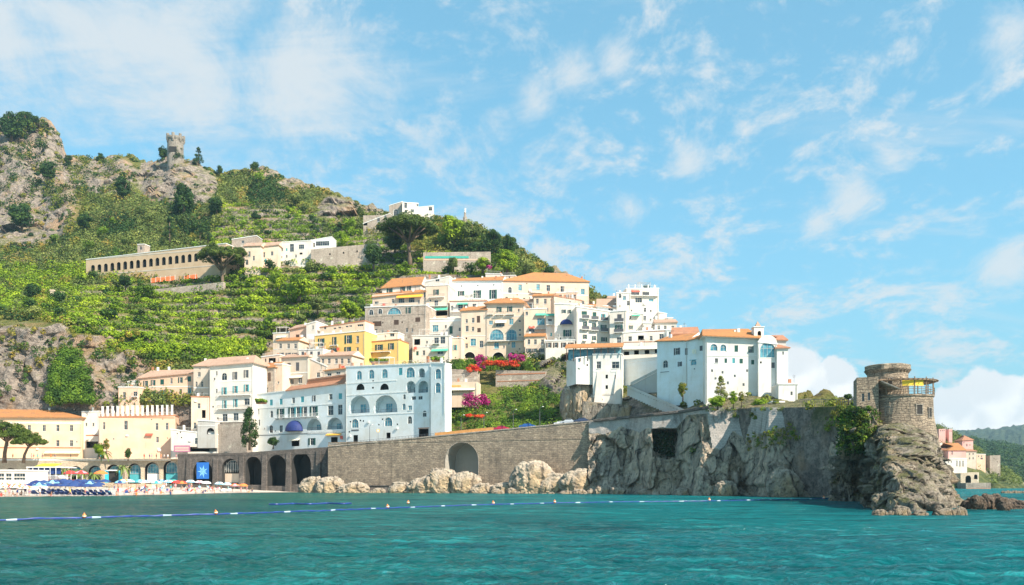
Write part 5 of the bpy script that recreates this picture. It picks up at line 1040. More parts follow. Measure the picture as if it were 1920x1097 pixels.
# ------------------------------------------------------------------ tower headland
def build_headland(LV=None, c0=None):
    lev = [(-1.6, 1719, 94, 78, 33), (.6, 1718, 90, 79, 34), (3, 1708, 78, 83, 36), (5.2, 1694, 66, 90, 38), (7.5, 1688, 60, 99, 36), (8.6, 1686, 58, 108, 34), (9.6, 1684, 54, 114, 30), (10.4, 1684, 46, 118, 22), (10.6, 1684, 20, 122, 10)]
    lev = LV or lev
    nth = 420; nz = 170; V = []
    zs = [l[0] for l in lev]
    for j in range(nz):
        z = zs[0] + (zs[-1] - zs[0]) * (j / (nz - 1)); g = lambda k: float(np.interp(z, zs, [l[k] for l in lev]))
        c, rp, yf, dep = g(1), g(2), g(3), g(4)
        for i in range(nth):
            th = 2 * math.pi * i / nth; co, si = math.cos(th), math.sin(th)
            px = c + rp * math.copysign(abs(co) ** .8, co); Y = yf + dep * (.5 - .5 * math.copysign(abs(si) ** .8, -si) if True else 0)
            X = (px - 960) / F * Y; p = Vector((X, Y, z))
            q = Vector((p.x, p.y * .7, p.z)); n1 = noise.fractal(q * .12, 1, 2, 4); q2 = q + Vector((n1, n1, -n1)) * .5
            qa = Vector((q2.x * .9 + q2.z * .45, q2.y * .6, q2.z * .7 - q2.x * .3)); rm = noise.ridged_multi_fractal(q2 * .22, .9, 2.1, 5, 1, 2)
            d = facet(qa, .22) * 1.9 + facet(qa, .55, 2.2) * 1.2 + facet(qa, 1.3, 4.4) * .6 + facet(qa, 2.8, 1.4) * .22 + (rm - 1) * .3 + n1 * .6 - 1.3
            d *= min(1, max(.15, (zs[-1] + .4 - z) / 3))
            if z < 1.6 and px < 1700: d -= 1.2 * max(0, 1 - abs(z - 1) / .8) * (.5 + noise.noise(q * .3))
            out = Vector((co * 1.0, si * 1.0, 0)); p += out * d
            p.z += .5 * noise.noise(q * .5) * min(1, (z + 1.6))
            V.append(tuple(p))
    V = np.array(V); f = []
    for j in range(nz - 1):
        for i in range(nth): f.append((j * nth + i, j * nth + (i + 1) % nth, (j + 1) * nth + (i + 1) % nth, (j + 1) * nth + i))
    c0 = np.array(c0) if c0 else np.array([V[:, 0].mean(), 125, 10.6]); V = np.vstack([V, c0 + [0, 0, .3]]); k = len(V) - 1; b = (nz - 1) * nth
    for i in range(0, nth, 2): f.append((b + i, b + i + 1, b + (i + 2) % nth, k))
    tag(npmesh('headland_rock', V, np.array(f), rockmat('headland_limestone', (.58, .48, .37), (.32, .275, .23), (.045, .04, .037), (.42, .30, .18), 1.1, green=.75)), kind='structure')
build_headland()
build_headland([(-1.6, 1612, 62, 124, 20), (3, 1614, 58, 125, 18), (6, 1616, 52, 121, 17), (9, 1620, 44, 119, 16), (11.4, 1622, 36, 120, 14), (12.8, 1622, 28, 121, 12), (13.3, 1622, 14, 124, 8)], [50.3, 127, 13.4])
def tower():
    root = empty('round_stone_tower', P(1690, 800, 125)); tag(root, 'round medieval stone watchtower on the headland rock with a lower drum and terrace', 'tower')
    O = root.location
    def rough(mb, amt=.22):
        mb.v = [tuple(Vector(v) + Vector((1, 1, .3)) * amt * noise.noise(Vector(v) * .9)) for v in mb.v]
    def loc(px, py, Y): return P(px, py, Y) - O
    mb = MB(); zl = [loc(1690, y, 125).z for y in (850, 820, 780, 747)]
    mb.lathe([(5.2, zl[0]), (4.65, zl[1]), (4.15, zl[2]), (4.05, zl[3]), (4.2, zl[3] + .02), (4.2, zl[3] + .25), (0, zl[3] + .25)], 56); rough(mb); mb.build('lower_drum', M['tower'], root)
    c = loc(1664, 728, 126.5); zt = loc(1664, 683, 125).z
    mb = MB(); r = 2.72; mb.lathe([(r + .2, c.z - 2.5), (r + .1, c.z), (r, zt - 1.15), (r + .32, zt - .75), (r + .34, zt - .1), (r + .05, zt), (r - .4, zt), (r - .4, zt - .8), (0, zt - .8)], 48, c=(c.x, c.y)); rough(mb, .22); mb.build('upper_drum', M['tower'], root)
    for k in range(30):
        a = 2 * math.pi * k / 30; mb = MB(); mb.face([(0, -.11, 0), (0, .11, 0), (.42, .11, .55), (.42, -.11, .55)]); mb.face([(0, -.11, 0), (.42, -.11, .55), (0, -.11, .55)]); mb.face([(0, .11, 0), (0, .11, .55), (.42, .11, .55)])
        mb.build('corbel', M['tower'], root, loc=(c.x + (r + .02) * math.cos(a), c.y + (r + .02) * math.sin(a), zt - 1.28), rotz=a)
    for (px, py, w, h, cx, cy, rr) in ((1679.5, 712, .55, .75, c.x, c.y, r + .04), (1666, 771, .55, 1.15, 0, 0, 4.12), (1717, 769, .8, 1.25, 0, 0, 4.15), (1741, 774, .6, 1.2, 0, 0, 4.2)):
        q = loc(px, py, 122); s = max(-.98, min(.98, (q.x - cx * .98) / rr)); a = math.asin(s); x, y = cx + rr * math.sin(a), cy - rr * math.cos(a)
        wo = MB(); wo.box(-w / 2, w / 2, -.02, .25, -h / 2, h / 2); w1 = wo.build('window', M['dark'], root, loc=(x, y, q.z), rotz=a)
        fb = MB(); [fb.box(*bb) for bb in ((-w / 2 - .12, -w / 2, -.08, .1, -h / 2, h / 2), (w / 2, w / 2 + .12, -.08, .1, -h / 2, h / 2), (-w / 2 - .15, w / 2 + .15, -.1, .1, h / 2 + .002, h / 2 + .15), (-w / 2 - .15, w / 2 + .15, -.1, .1, -h / 2 - .12, -h / 2 - .002))]; fb.build('frame', M['stone'], w1)
    # terrace railing, pergola posts, yellow cloth
    zd = zl[3] + .25; mb = MB(); R0 = 4.25
    ang = [math.radians(x) for x in range(-165, 40, 8)]
    for z in (.35, .7, 1.0): mb.tube([(R0 * math.cos(a), R0 * math.sin(a), zd + z) for a in ang], .035, 5)
    for a in ang: mb.tube([(R0 * math.cos(a), R0 * math.sin(a), zd), (R0 * math.cos(a), R0 * math.sin(a), zd + 1.0)], .03, 4)
    mb.build('railing', M['wood'], root)
    for d in range(-165, 40, 25):
        a = math.radians(d); mb = MB(); mb.tube([(R0 * math.cos(a) * .98, R0 * math.sin(a) * .98, zd), (R0 * .98 * math.cos(a), R0 * .98 * math.sin(a), zd + 2.35)], .08, 6); mb.build('pergola_post', M['wood'], root)
    mb = MB(); mb.tube([(R0 * 1.03 * math.cos(a), R0 * 1.03 * math.sin(a), zd + 1.95 + .0 * k) for k, a in enumerate(ang)], .12, 5)
    for a in ang: mb.tube([(R0 * 1.12 * math.cos(a), R0 * 1.12 * math.sin(a), zd + 2.0), (R0 * .35 * math.cos(a) + c.x * .5, R0 * .35 * math.sin(a) + c.y * .5, zd + 2.45)], .07, 4)
    mb.build('pergola_beam', M['wood'], root)
    mb = MB(); a0 = [math.radians(x) for x in range(-112, -62, 10)]
    for k in range(len(a0) - 1):
        p = [(R0 * .98 * math.cos(a), R0 * .98 * math.sin(a)) for a in (a0[k], a0[k + 1])]
        mb.face([(p[0][0], p[0][1], zd + 1.1), (p[1][0], p[1][1], zd + 1.1), (p[1][0], p[1][1], zd + 1.85), (p[0][0], p[0][1], zd + 1.85)]); mb.face([(p[0][0], p[0][1] + .05, zd + 1.1), (p[0][0], p[0][1] + .05, zd + 1.85), (p[1][0], p[1][1] + .05, zd + 1.85), (p[1][0], p[1][1] + .05, zd + 1.1)])
    mb.build('yellow_awning', flat('yellow_cloth', (.80, .52, .04)), root)
    # lean-to roof against the square block
    a = loc(1647, 715, 123); b = loc(1682, 729, 121.5); mb = MB(); mb.face([(a.x, a.y - 1, a.z), (b.x, a.y - 2.4, b.z), (b.x, a.y + 1, b.z), (a.x, a.y + 1.5, a.z)]); mb.face([(a.x, a.y - 1, a.z - .15), (a.x, a.y + 1.5, a.z - .15), (b.x, a.y + 1, b.z - .15), (b.x, a.y - 2.4, b.z - .15)]); mb.face([(a.x, a.y - 1, a.z - .15), (b.x, a.y - 2.4, b.z - .15), (b.x, a.y - 2.4, b.z), (a.x, a.y - 1, a.z)]); mb.build('lean_to_roof', M['house'], root)
tower()
r = bld('square_stone_block', 'square stone block with two slit windows built against the left of the round tower', Y4, (228, 368), (165, 158), 330, [('w', 16, 52, [(268, 292), (306, 286)])], wall='tower', Y=123, ang=16, depth=5, base=4, corn=False, cat='tower block')
# deck chairs and balustrade along the road near the tower
rl = empty('promenade_railing', P(1560, 757, 160)); tag(rl, 'dark promenade railing on the road between the convent and the tower', 'railing'); o0 = rl.location.copy()
pts = [P(px, 758.5, cliffY(px) + 2) - o0 for px in range(1500, 1604, 4)]; mb = MB(); mb.tube([p + Vector((0, 0, .95)) for p in pts], .05, 4); mb.tube([p + Vector((0, 0, .5)) for p in pts], .04, 4); mb.build('rail', M['iron'], rl)
mb = MB(); [mb.tube([p - Vector((0, 0, .6)), p + Vector((0, 0, .95))], .035, 4) for p in pts]; mb.build('uprights', M['iron'], rl)

# ------------------------------------------------------------------ beach
WLP = [-300, 0, 200, 330, 430, 520, 560]; WLY = [160, 168, 182, 205, 240, 256, 262]
def wlY(px): return float(np.interp(px, WLP, WLY))
def beachz(px, Y): return -.02 + 1.35 * min(1, max(-.2, (Y - wlY(px)) / 40.0))
V = []; pxs = list(range(-300, 561, 6)); rr = [-8, -3, -1, 0, 1.5, 4, 8, 14, 22, 32, 44, 60, 80, 110, 135]
for d in rr:
    for px in pxs:
        Y = min(wlY(px) + d, 286) if d > 0 else wlY(px) + d; p = Vector(((px - 960) / F * Y, Y, beachz(px, Y) + .06 * noise.noise(Vector((px * .1, d * .3, 0))))); V.append(tuple(p))
m, t, b = newmat('pebble_beach'); c = coord(t); n = t.noise(c, 3, 8, .8); n2 = t.noise(c, .15, 4)
cc = t.mix(t.ramp(n, .35, .65), (.42, .35, .29), (.72, .63, .54)); s = t.new('ShaderNodeSeparateXYZ', ins={0: c}); cc = t.mix(t.ramp(s.outputs[2], .18, .02, 0, .75), cc, (.30, .21, .15))
setp(t, b, col=cc, rough=.9, normal=bump(t, n, .08, .8)); tag(npmesh('beach', V, gridfaces(len(rr), len(pxs)), m), kind='structure')
# ------------------------------------------------------------------ garden walls, stairs and awnings on the slope above the road
bld('garden_wall', 'curved pale stone garden wall hung with flowers above the striped awning', Y1, (200, 510), (275, 290), 420, wall='house', Y=276, ang=10, depth=3, corn=False, base=3, cat='wall')
bld('awning_terrace_house', 'little terrace house with an orange strip above a green edged cream awning', Y1, (195, 500), (405, 405), 560, [('h', 150, 12, [(268, 447)], 'orange'), ('r', 270, 16, [(350, 478)], 'c'), ('h', 262, 8, [(350, 492)], 'green')], wall='pale', Y=268, ang=10, depth=6, corn=False, base=3)
bld('upper_garden_wall', 'long beige garden wall with a terracotta coping under the red flowers', Y1, (690, 1190), (285, 300), 410, [('h', 490, 12, [(940, 326)], 'terr'), ('h', 470, 8, [(940, 395)], 'terr')], wall='house', Y=278, ang=14, depth=3, corn=False, base=4, cat='wall')
bld('rubble_bank_wall', 'light rubble stone bank beside the road left of the diagonal stair', ZF, (1092, 1180), (752, 760), 792, wall='bank', Y=232, ang=24, depth=4, corn=False, base=3, cat='wall')
def stair(px0, py0, px1, py1, Y0, Y1_, w, label):
    a, b = P(px0, py0, Y0), P(px1, py1, Y1_); root = empty('stairway', a); tag(root, label, 'stairs'); d = b - a; mb = MB(); n = 22
    for k in range(n):
        p = d * (k / n); q = d * ((k + 1) / n); z = max(p.z, q.z); mb.face([(p.x, p.y, -2 + min(0, z)), (q.x, q.y, -2 + min(0, z)), (q.x, q.y, z), (p.x, p.y, z)]); mb.face([(p.x, p.y, z), (q.x, q.y, z), (q.x, q.y + w, z), (p.x, p.y + w, z)])
    mb.build('steps', M['grey'], root); mb = MB(); A, B = Vector((0, -.2, .9)), d + Vector((0, -.2, .9)); dz = Vector((0, 0, .7)); dy = Vector((0, .22, 0))
    mb.face([A - dz, B - dz, B, A]); mb.face([A, B, B + dy, A + dy]); mb.face([A + dy - dz, A + dy, B + dy, B + dy - dz]); mb.build('parapet', M['grey'], root); return root
stair(1176, 728, 1290, 778, 226, 206, 2.0, 'long diagonal stair with a pale parapet descending to the coast road')
stair(1182, 724, 1233, 698, 226, 222, 1.5, 'short diagonal stair climbing against the blank white supporting wall')
# ------------------------------------------------------------------ hillside vegetation
class HS: pass
def hillpoint(px, py):
    Y = terrY(px, py); x = (px - 960) / F * Y; z = zof(py, Y); return x, Y, zterr(x, Y, z, px, py)
sets = {k: LC() for k in ('olive', 'vine', 'scrub', 'dark', 'ivy')}
rs = np.random.default_rng(11)
def inblds(px, py):
    return (px > 820 and px < 1112 and py > 655) 
for px in np.arange(-290, 1690, 7.0):
    a, b = column(px); y0 = a[4] - 1; y1 = a[0] if px < 480 or px > 1110 else 690
    if px > 1110: y1 = a[0] - 2
    py = y0
    while py < y1:
        Yc = terrY(px, min(a[0], max(a[4], py))); stepy = 6.0 if py > 480 else 6.4
        py += stepy * rs.uniform(.8, 1.2)
        qx = px + rs.uniform(-4, 4); ry = rocky(qx, py); tw = terraced(qx, py)
        if ry > .25 and rs.random() < (.95 if py > 600 and px < 300 else .80 if ry > .6 else .5): continue
        if qx > 1110 and rs.random() < .82: continue
        if town(qx, py): continue
        x, Y, z = hillpoint(qx, py); h = noise.noise(Vector((qx * .013, py * .02, 1.0))); h2 = noise.noise(Vector((qx * .045, py * .07, 5.0)))
        if tw > .5:
            zz = z; kind = 'vine' if h2 > -.30 else 'olive'
            if h2 > .42: kind = 'dark'
            r_ = rs.uniform(1.1, 2.0); rad = (r_ * 1.45, r_ * 1.1, r_ * .85); t0 = .55 + .5 * h + rs.normal() * .16
            if rs.random() < .06: continue
            sets[kind].add([(x, Y - .6, z + r_ * .55)], [rad], 62, .42, [t0 - .06], rs)
        else:
            if qx < 480 and py < 500: kind = 'olive' if h > -.22 else 'dark'
            elif qx < 250 and py < 610: kind = 'vine' if h2 > -.2 else 'olive'
            elif py < 500 and qx > 380: kind = ('scrub' if h > .05 else 'olive' if h > -.2 else 'dark')
            elif qx > 830: kind = 'olive' if h2 > 0 else ('dark' if h2 < -.25 else 'vine')
            else: kind = 'olive' if h > 0 else 'scrub'
            if ry > .1 or py < a[4] + 14: kind = 'scrub' if rs.random() < .6 else 'dark'
            if h2 > .40 and kind != 'scrub': kind = 'scrub'
            r_ = rs.uniform(1.7, 3.6) * (Y / 480) ** .5 * (.55 if py < a[4] + 8 or ry > .2 or qx > 1110 else 1); t0 = .5 + .35 * h2 + rs.normal() * .17
            sets[kind].add([(x, Y - .4, z + r_ * .45)], [(r_ * 1.15, r_, r_ * .9)], 64, .50 * (Y / 480) ** .5, [t0], rs)
# ivy and climbing plants on the garden slope above the road
def slope(x0, x1, y0, y1, n, kind, rr, leaf, fn=None, Yoff=0, tint=.5, cnt=70):
    for _ in range(n):
        px, py = rs.uniform(x0, x1), rs.uniform(y0, y1)
        if fn and not fn(px, py): continue
        Y = terrY(px, py) + Yoff; p = P(px, py, Y); r_ = rs.uniform(*rr); h = noise.noise(Vector((px * .05, py * .05, 9)))
        sets[kind].add([(p.x, p.y, p.z)], [(r_ * 1.1, r_, r_)], cnt, leaf, [tint + .5 * h + rs.normal() * .12], rs)
gfn = lambda px, py: py < 815 - (px - 815) * .075 and py > np.interp(px, [812, 835, 880, 935, 945, 1010, 1050, 1112], [735, 750, 738, 740, 715, 716, 700, 745])
slope(812, 1105, 700, 812, 1150, 'ivy', (.8, 1.7), .24, gfn, -.5, .5)
slope(812, 1105, 700, 812, 260, 'dark', (.8, 1.5), .24, gfn, -.3, .5)
slope(850, 1000, 676, 692, 150, 'ivy', (.5, 1.1), .22, None, -12, .4)
slope(995, 1100, 662, 740, 130, 'scrub', (.6, 1.3), .24, None, -.4, .4)
slope(1040, 1105, 665, 700, 50, 'dark', (.7, 1.2), .24, None, -.6, .6)
slope(90, 175, 655, 752, 420, 'ivy', (1.0, 2.0), .30, lambda x, y: abs(x - 130) < 18 + (y - 655) * .35, -5.0, .35)
slope(0, 260, 610, 700, 60, 'scrub', (.8, 1.6), .30, None, -4, .6)
slope(-40, 260, 640, 752, 36, 'dark', (.8, 1.4), .30, None, -5, .6)
slope(200, 500, 640, 660, 120, 'vine', (1.0, 1.8), .30, None, -1, .6)
def fb(px, py, Y, r_, kind, tint=.5, n=70, leaf=.2): p = P(px, py, Y); sets[kind].add([tuple(p)], [(r_, r_ * .8, r_ * .8)], n, leaf, [tint], rs)
# scrub on the cliff head and around the tower
for _ in range(150):
    px = rs.uniform(1325, 1600); py = float(np.interp(px, [1325, 1570, 1600], [766, 764, 762])) + rs.uniform(-2, 3)
    if rs.random() < .5: fb(px, py, cliffY(px) - .2, rs.uniform(.25, .6), rs.choice(['scrub', 'ivy']), rs.uniform(.3, .9), 34, .12)
for _ in range(150):
    px = rs.uniform(1400, 1585); lo = np.interp(px, [1400, 1480, 1585], [815, 795, 765]); py = lo + rs.uniform(-3, 34) ; fb(px, py, cliffY(px) - 2.2 - (py - lo) * .05, rs.uniform(.25, .65), rs.choice(['scrub', 'scrub', 'ivy']), rs.uniform(.3, .95), 40, .12)
for _ in range(230):
    px = rs.uniform(1572, 1648); py = rs.uniform(764, 850); fb(px, py, 120.2 + abs(px - 1620) * .05 - (0 if py < 800 else .8), rs.uniform(.3, .7), rs.choice(['dark', 'scrub', 'ivy']), rs.uniform(.1, .6), 40, .13)
for _ in range(34):
    px, py = [(1378, 780), (1395, 784), (1418, 782), (1380, 778), (1510, 790), (1505, 786), (1300, 843), (1298, 848), (1412, 777)][rs.integers(9)]; fb(px + rs.uniform(-4, 4), py + rs.uniform(-3, 3), cliffY(px) - .6, rs.uniform(.3, .6), rs.choice(['scrub', 'ivy', 'dark']), rs.uniform(.3, .8), 40, .12)
for _ in range(120):
    px, py = rs.uniform(1226, 1264), rs.uniform(808, 856); fb(px, py, cliffY(px) + 2.5, rs.uniform(.4, .8), 'dark', rs.uniform(0, .4), 40, .14)
for _ in range(150):
    px = rs.uniform(-100, 1000); a_, b_ = column(px); py = rs.uniform(a_[4] + 15, 690 if px > 480 else 640)
    if town(px, py) or rocky(px, py) > .3 or (px > 800 and py > 540): continue
    kk = ['ivy', 'dark', 'olive', 'vine'][rs.integers(4)]; x, Y, z = hillpoint(px, py); R_ = rs.uniform(1.6, 3.2) * (Y / 450); t0 = rs.uniform(.25, .7)
    for _k in range(6): o = rs.normal(size=3) * R_ * .5; sets[kk].add([(x + o[0], Y - 2 + o[1], z + R_ * .9 + abs(o[2]))], [(R_ * .7, R_ * .6, R_ * .6)], 60, .42, [t0 + rs.normal() * .15], rs)
for _ in range(520):
    px, py = rs.uniform(-40, 245), rs.uniform(225, 400); ry = rocky(px, py); a_, b_ = column(px)
    if ry > .3 and py > a_[4] + 6 and noise.noise(Vector((px * .035, py * .05, 2))) > -.08: x, Y, z = hillpoint(px, py); r_ = rs.uniform(1.8, 3.6); sets['dark' if rs.random() < .6 else 'scrub'].add([(x, Y - 5, z)], [(r_ * 1.2, r_, r_)], 60, .5, [rs.uniform(.1, .7)], rs)
for nm, lc in sets.items():
    tag(lc.build({'olive': 'olive_grove_foliage', 'vine': 'terrace_vine_foliage', 'scrub': 'dry_scrub', 'dark': 'dark_undergrowth', 'ivy': 'climbing_foliage'}[nm], LEAF[nm]), kind='stuff')
# ------------------------------------------------------------------ trees and single plants
def tree(name, label, base, h, w, kind, leaf='dark', group=None, trunk=.3, cat='tree', seed=1, lean=0):
    """kind: umbrella, cone, round, column"""
    root = empty(name, base); tag(root, label, cat, group); r2 = np.random.default_rng(seed); tr = MB(); lc = LC()
    if kind == 'umbrella':
        th = h * .52; top = Vector((lean, 0, th)); tr.tube([(0, 0, -1), (lean * .15, 0, th * .3), (lean * .5, .1, th * .65), tuple(top)], [w * .050, w * .038, w * .032, w * .026], 8)
        for k in range(9):
            a = 2 * math.pi * k / 9 + r2.uniform(-.2, .2); L = w * r2.uniform(.24, .42); e = Vector((lean + math.cos(a) * L, math.sin(a) * L, h * .70)); m_ = top.lerp(e, .5) + Vector((0, 0, -h * .02)); s_ = top - Vector((lean * .2, 0, h * .10)) 
            tr.tube([tuple(s_), tuple(m_), tuple(e)], [w * .018, w * .013, w * .006], 5)
        C, Rr, T = [], [], []
        for k in range(110):
            a = r2.uniform(0, 2 * math.pi); q = math.sqrt(r2.uniform(0, 1)); x, y = math.cos(a) * q * w * .44, math.sin(a) * q * w * .44
            z = h * ((.66 + .27 * (1 - q ** 2.2) * r2.uniform(.35, 1)) if name != 'beach_pine' else (.56 + .36 * (1 - q ** 2.2) * r2.uniform(.1, 1))); s = w * r2.uniform(.055, .10); C.append((lean + x, y, z)); Rr.append((s, s, s * .6)); T.append(r2.uniform(.3, .95))
        lc.add(C, Rr, 150, w * .014, T, r2, up=.7)
    elif kind == 'cone':
        tr.tube([(0, 0, -1), (0, 0, h * .6), (0, 0, h * .9)], [w * .06, w * .035, .02], 6); C, Rr, T = [], [], []
        for k in range(34):
            t = r2.uniform(.12, 1); q = (1 - t) * .5 + .06; a = r2.uniform(0, 6.28); s = w * (.10 + .12 * (1 - t)); C.append((math.cos(a) * w * q * .75, math.sin(a) * w * q * .75, h * t)); Rr.append((s, s, s * .7)); T.append(r2.uniform(.1, .8))
        lc.add(C, Rr, 90, w * .03, T, r2)
    elif kind == 'column':
        tr.tube([(0, 0, -1), (0, 0, h * .7)], [w * .08, w * .04], 6); C, Rr, T = [], [], []
        for k in range(40):
            t = r2.uniform(.08, 1); q = .33 * math.sin(math.pi * min(1, t * .8 + .2)) + .06; a = r2.uniform(0, 6.28); s = w * r2.uniform(.14, .24); C.append((math.cos(a) * w * q, math.sin(a) * w * q, h * t)); Rr.append((s, s, s * 1.3)); T.append(r2.uniform(.1, .8))
        lc.add(C, Rr, 100, w * .045, T, r2)
    else:
        tr.tube([(0, 0, -1), (w * .04, 0, h * .25), (0, 0, h * .5)], [w * .07, w * .05, w * .03], 7)
        for k in range(5):
            a = 1.256 * k + r2.uniform(-.3, .3); tr.tube([(0, 0, h * .28), (math.cos(a) * w * .18, math.sin(a) * w * .18, h * .5), (math.cos(a) * w * .3, math.sin(a) * w * .3, h * .7)], [w * .03, w * .02, w * .008], 5)
        C, Rr, T = [], [], []
        for k in range(44):
            d = r2.normal(size=3); d /= np.linalg.norm(d); q = r2.uniform(.55, 1) ; s = w * r2.uniform(.12, .2); C.append((d[0] * w * .36 * q * r2.uniform(.7, 1.15), d[1] * w * .36 * q, h * (.52 if cat != 'bush' else .44) + d[2] * h * .40 * q)); Rr.append((s, s, s * .8)); T.append(r2.uniform(.1, .9))
        lc.add(C, Rr, 90, w * .035, T, r2)
    tr.build('trunk', M['bark'], root, smooth=True); lc.build('crown', LEAF[leaf], root)
    return root
def ptree(name, label, px, pyb, pyt, wpx, Y, kind, leaf='dark', **k):
    b = P(px, pyb, Y); return tree(name, label, b, (pyb - pyt) / F * Y, wpx / F * Y, kind, leaf, **k)
ptree('umbrella_pine', 'biggest umbrella pine with a broad flat crown below the ridge houses', 768, 500, 397, 122, 392, 'umbrella', 'pine', seed=3, lean=-.6)
ptree('umbrella_pine', 'umbrella pine standing in front of the right end of the hillside arcade', 419, 552, 449, 88, 384, 'umbrella', 'pine', seed=4, lean=-1.2)
ptree('umbrella_pine', 'small umbrella pine partly behind the right side of the arcade pine', 447, 520, 458, 40, 392, 'umbrella', 'pine', seed=5)
ptree('beach_pine', 'beach pine at the photo edge in front of the yellow villa', 8, 862, 783, 92, 272, 'umbrella', 'pine', seed=6, lean=1.0)
ptree('beach_pine', 'beach pine leaning right in front of the yellow villa', 44, 862, 806, 68, 271, 'umbrella', 'pine', seed=7, lean=2.0)
ptree('cypress', 'dark bushy cypress between the four storey house and the hotel wing', 468, 838, 768, 30, 271, 'column', 'dark', seed=8)
for i, (px, b, t, w, kd, lf, L) in enumerate([
 (20, 262, 208, 52, 'round', 'dark', 'dark tree mass on top of the crag at the photo edge'), (48, 245, 206, 40, 'round', 'dark', 'tall dark tree at the middle of the crag top'), (66, 234, 216, 20, 'round', 'dark', 'small dark tree near the right brow of the crag'),
 (306, 300, 274, 22, 'round', 'dark', 'dark tree left of the ruined watchtower'), (334, 304, 266, 26, 'cone', 'dark', 'tall dark conifer right in front of the watchtower'), (372, 312, 277, 22, 'cone', 'dark', 'lone conifer right of the watchtower'), (412, 327, 309, 14, 'round', 'dark', 'tiny round tree on the ridge line'),
 (479, 316, 304, 16, 'round', 'dark', 'small dark bush like tree on the ridge peak'), (474, 320, 306, 12, 'round', 'dark', 'dark shrubby tree beside the ridge peak'), (128, 312, 290, 20, 'round', 'dark', 'dark tree in the saddle right of the crag'), (187, 308, 286, 18, 'round', 'dark', 'dark tree on the knob between crag and watchtower'),
 (90, 338, 300, 34, 'round', 'dark', 'dark bush clinging to the crag face'), (345, 398, 352, 40, 'column', 'dark', 'dark ivy covered tree at the foot of the watchtower rock'), (405, 405, 368, 36, 'round', 'dark', 'round dark tree right below the watchtower rock'), (230, 372, 330, 36, 'round', 'dark', 'dark tree in the gully left of the watchtower rock'),
 (318, 452, 408, 28, 'cone', 'dark', 'tall dark cypress like conifer above the arcade'), (375, 452, 420, 20, 'cone', 'dark', 'left conifer of the close pair above the arcade end'), (390, 452, 418, 20, 'cone', 'dark', 'right conifer of the close pair above the arcade end'), (555, 382, 362, 26, 'round', 'olive', 'pale round tree on the upper slope below the ridge'),
 (40, 430, 380, 50, 'round', 'dark', 'dark tree group at the foot of the crag near the photo edge'), (160, 430, 400, 34, 'round', 'dark', 'dark tree under the crag wall'), (850, 455, 400, 56, 'round', 'vine', 'bright broad tree right of the biggest umbrella pine'), (885, 462, 408, 44, 'round', 'olive', 'olive green tree near the ridge statue'),
 (925, 468, 425, 36, 'round', 'dark', 'dark tree on the falling ridge right of the statue'), (955, 478, 438, 32, 'round', 'dark', 'rightmost tall dark tree on the falling ridge'), (700, 500, 455, 40, 'round', 'dark', 'dark tree left of the biggest umbrella pine trunk'), (740, 470, 440, 40, 'round', 'dark', 'dark tree under the crown of the biggest umbrella pine'),
 (950, 512, 462, 50, 'round', 'vine', 'bright tree right of the turquoise netted wall'), (850, 505, 480, 26, 'round', 'olive', 'small tree in front of the turquoise netted wall'), (905, 508, 482, 34, 'round', 'vine', 'bright leafy tree in front of the peach striped wall'), (990, 520, 488, 34, 'round', 'olive', 'olive tree behind the peach palace roof'), (1030, 525, 500, 28, 'round', 'dark', 'dark tree behind the peach palace roof end'),
 (560, 560, 512, 60, 'round', 'vine', 'largest bright green tree on the terraces'), (595, 585, 555, 34, 'round', 'olive', 'grey green tree below the largest terrace tree'), (520, 540, 505, 34, 'round', 'vine', 'bright tree left of the largest terrace tree'), (655, 600, 562, 44, 'round', 'vine', 'bright tree above the white attic storey'),
 (60, 560, 530, 30, 'round', 'dark', 'dark green tree beside the small white edge houses'), (110, 568, 545, 24, 'round', 'dark', 'dark tree by the two slope posts'), (235, 540, 515, 26, 'round', 'dark', 'dark tree below the left end of the arcade')]):
    ptree('tree', L, px, b, t, w, terrY(px, min(b, column(px)[0][0])) - (3 if b < 320 else 8), kd, lf, seed=20 + i)
ptree('conifer_shrub', 'brown green ragged conifer at the foot of the convent wall', 1352, 755, 706, 30, 190, 'cone', 'scrub', seed=70)
for i, (px, b, t, w, lf, L) in enumerate([(1280, 745, 712, 22, 'scrub', 'dark bush in the corner of the convent wing and bay'), (1375, 758, 728, 20, 'vine', 'yellow green bush right of the ragged conifer'), (1390, 756, 730, 14, 'scrub', 'thin palm like bush below the convent door'), (1425, 764, 746, 34, 'vine', 'bright green bush heap before the vaulted chapel'), (1500, 764, 748, 24, 'olive', 'grey green bush right of the low white block'), (1345, 760, 742, 34, 'vine', 'bright bush at the base of the ragged conifer'),
 (1510, 756, 732, 8, 'scrub', 'thin sapling beside the low white block'), (200, 845, 818, 14, 'scrub', 'small terrace palm before the peach building'), (240, 858, 838, 16, 'dark', 'dark flowering bush on the terrace of the peach building'), (186, 852, 828, 24, 'vine', 'green bush by the gate between villa and peach building'), (512, 836, 818, 24, 'dark', 'dark bush at the left doors of the hotel wing'), (1590, 748, 738, 20, 'dark', 'dark parasol like tree left of the tower block')]):
    ptree('bush', L, px, b, t, w, {1590: 140, 1280: 205}.get(px, 188 if px > 1000 else 276), 'round', lf, seed=80 + i, cat='bush')
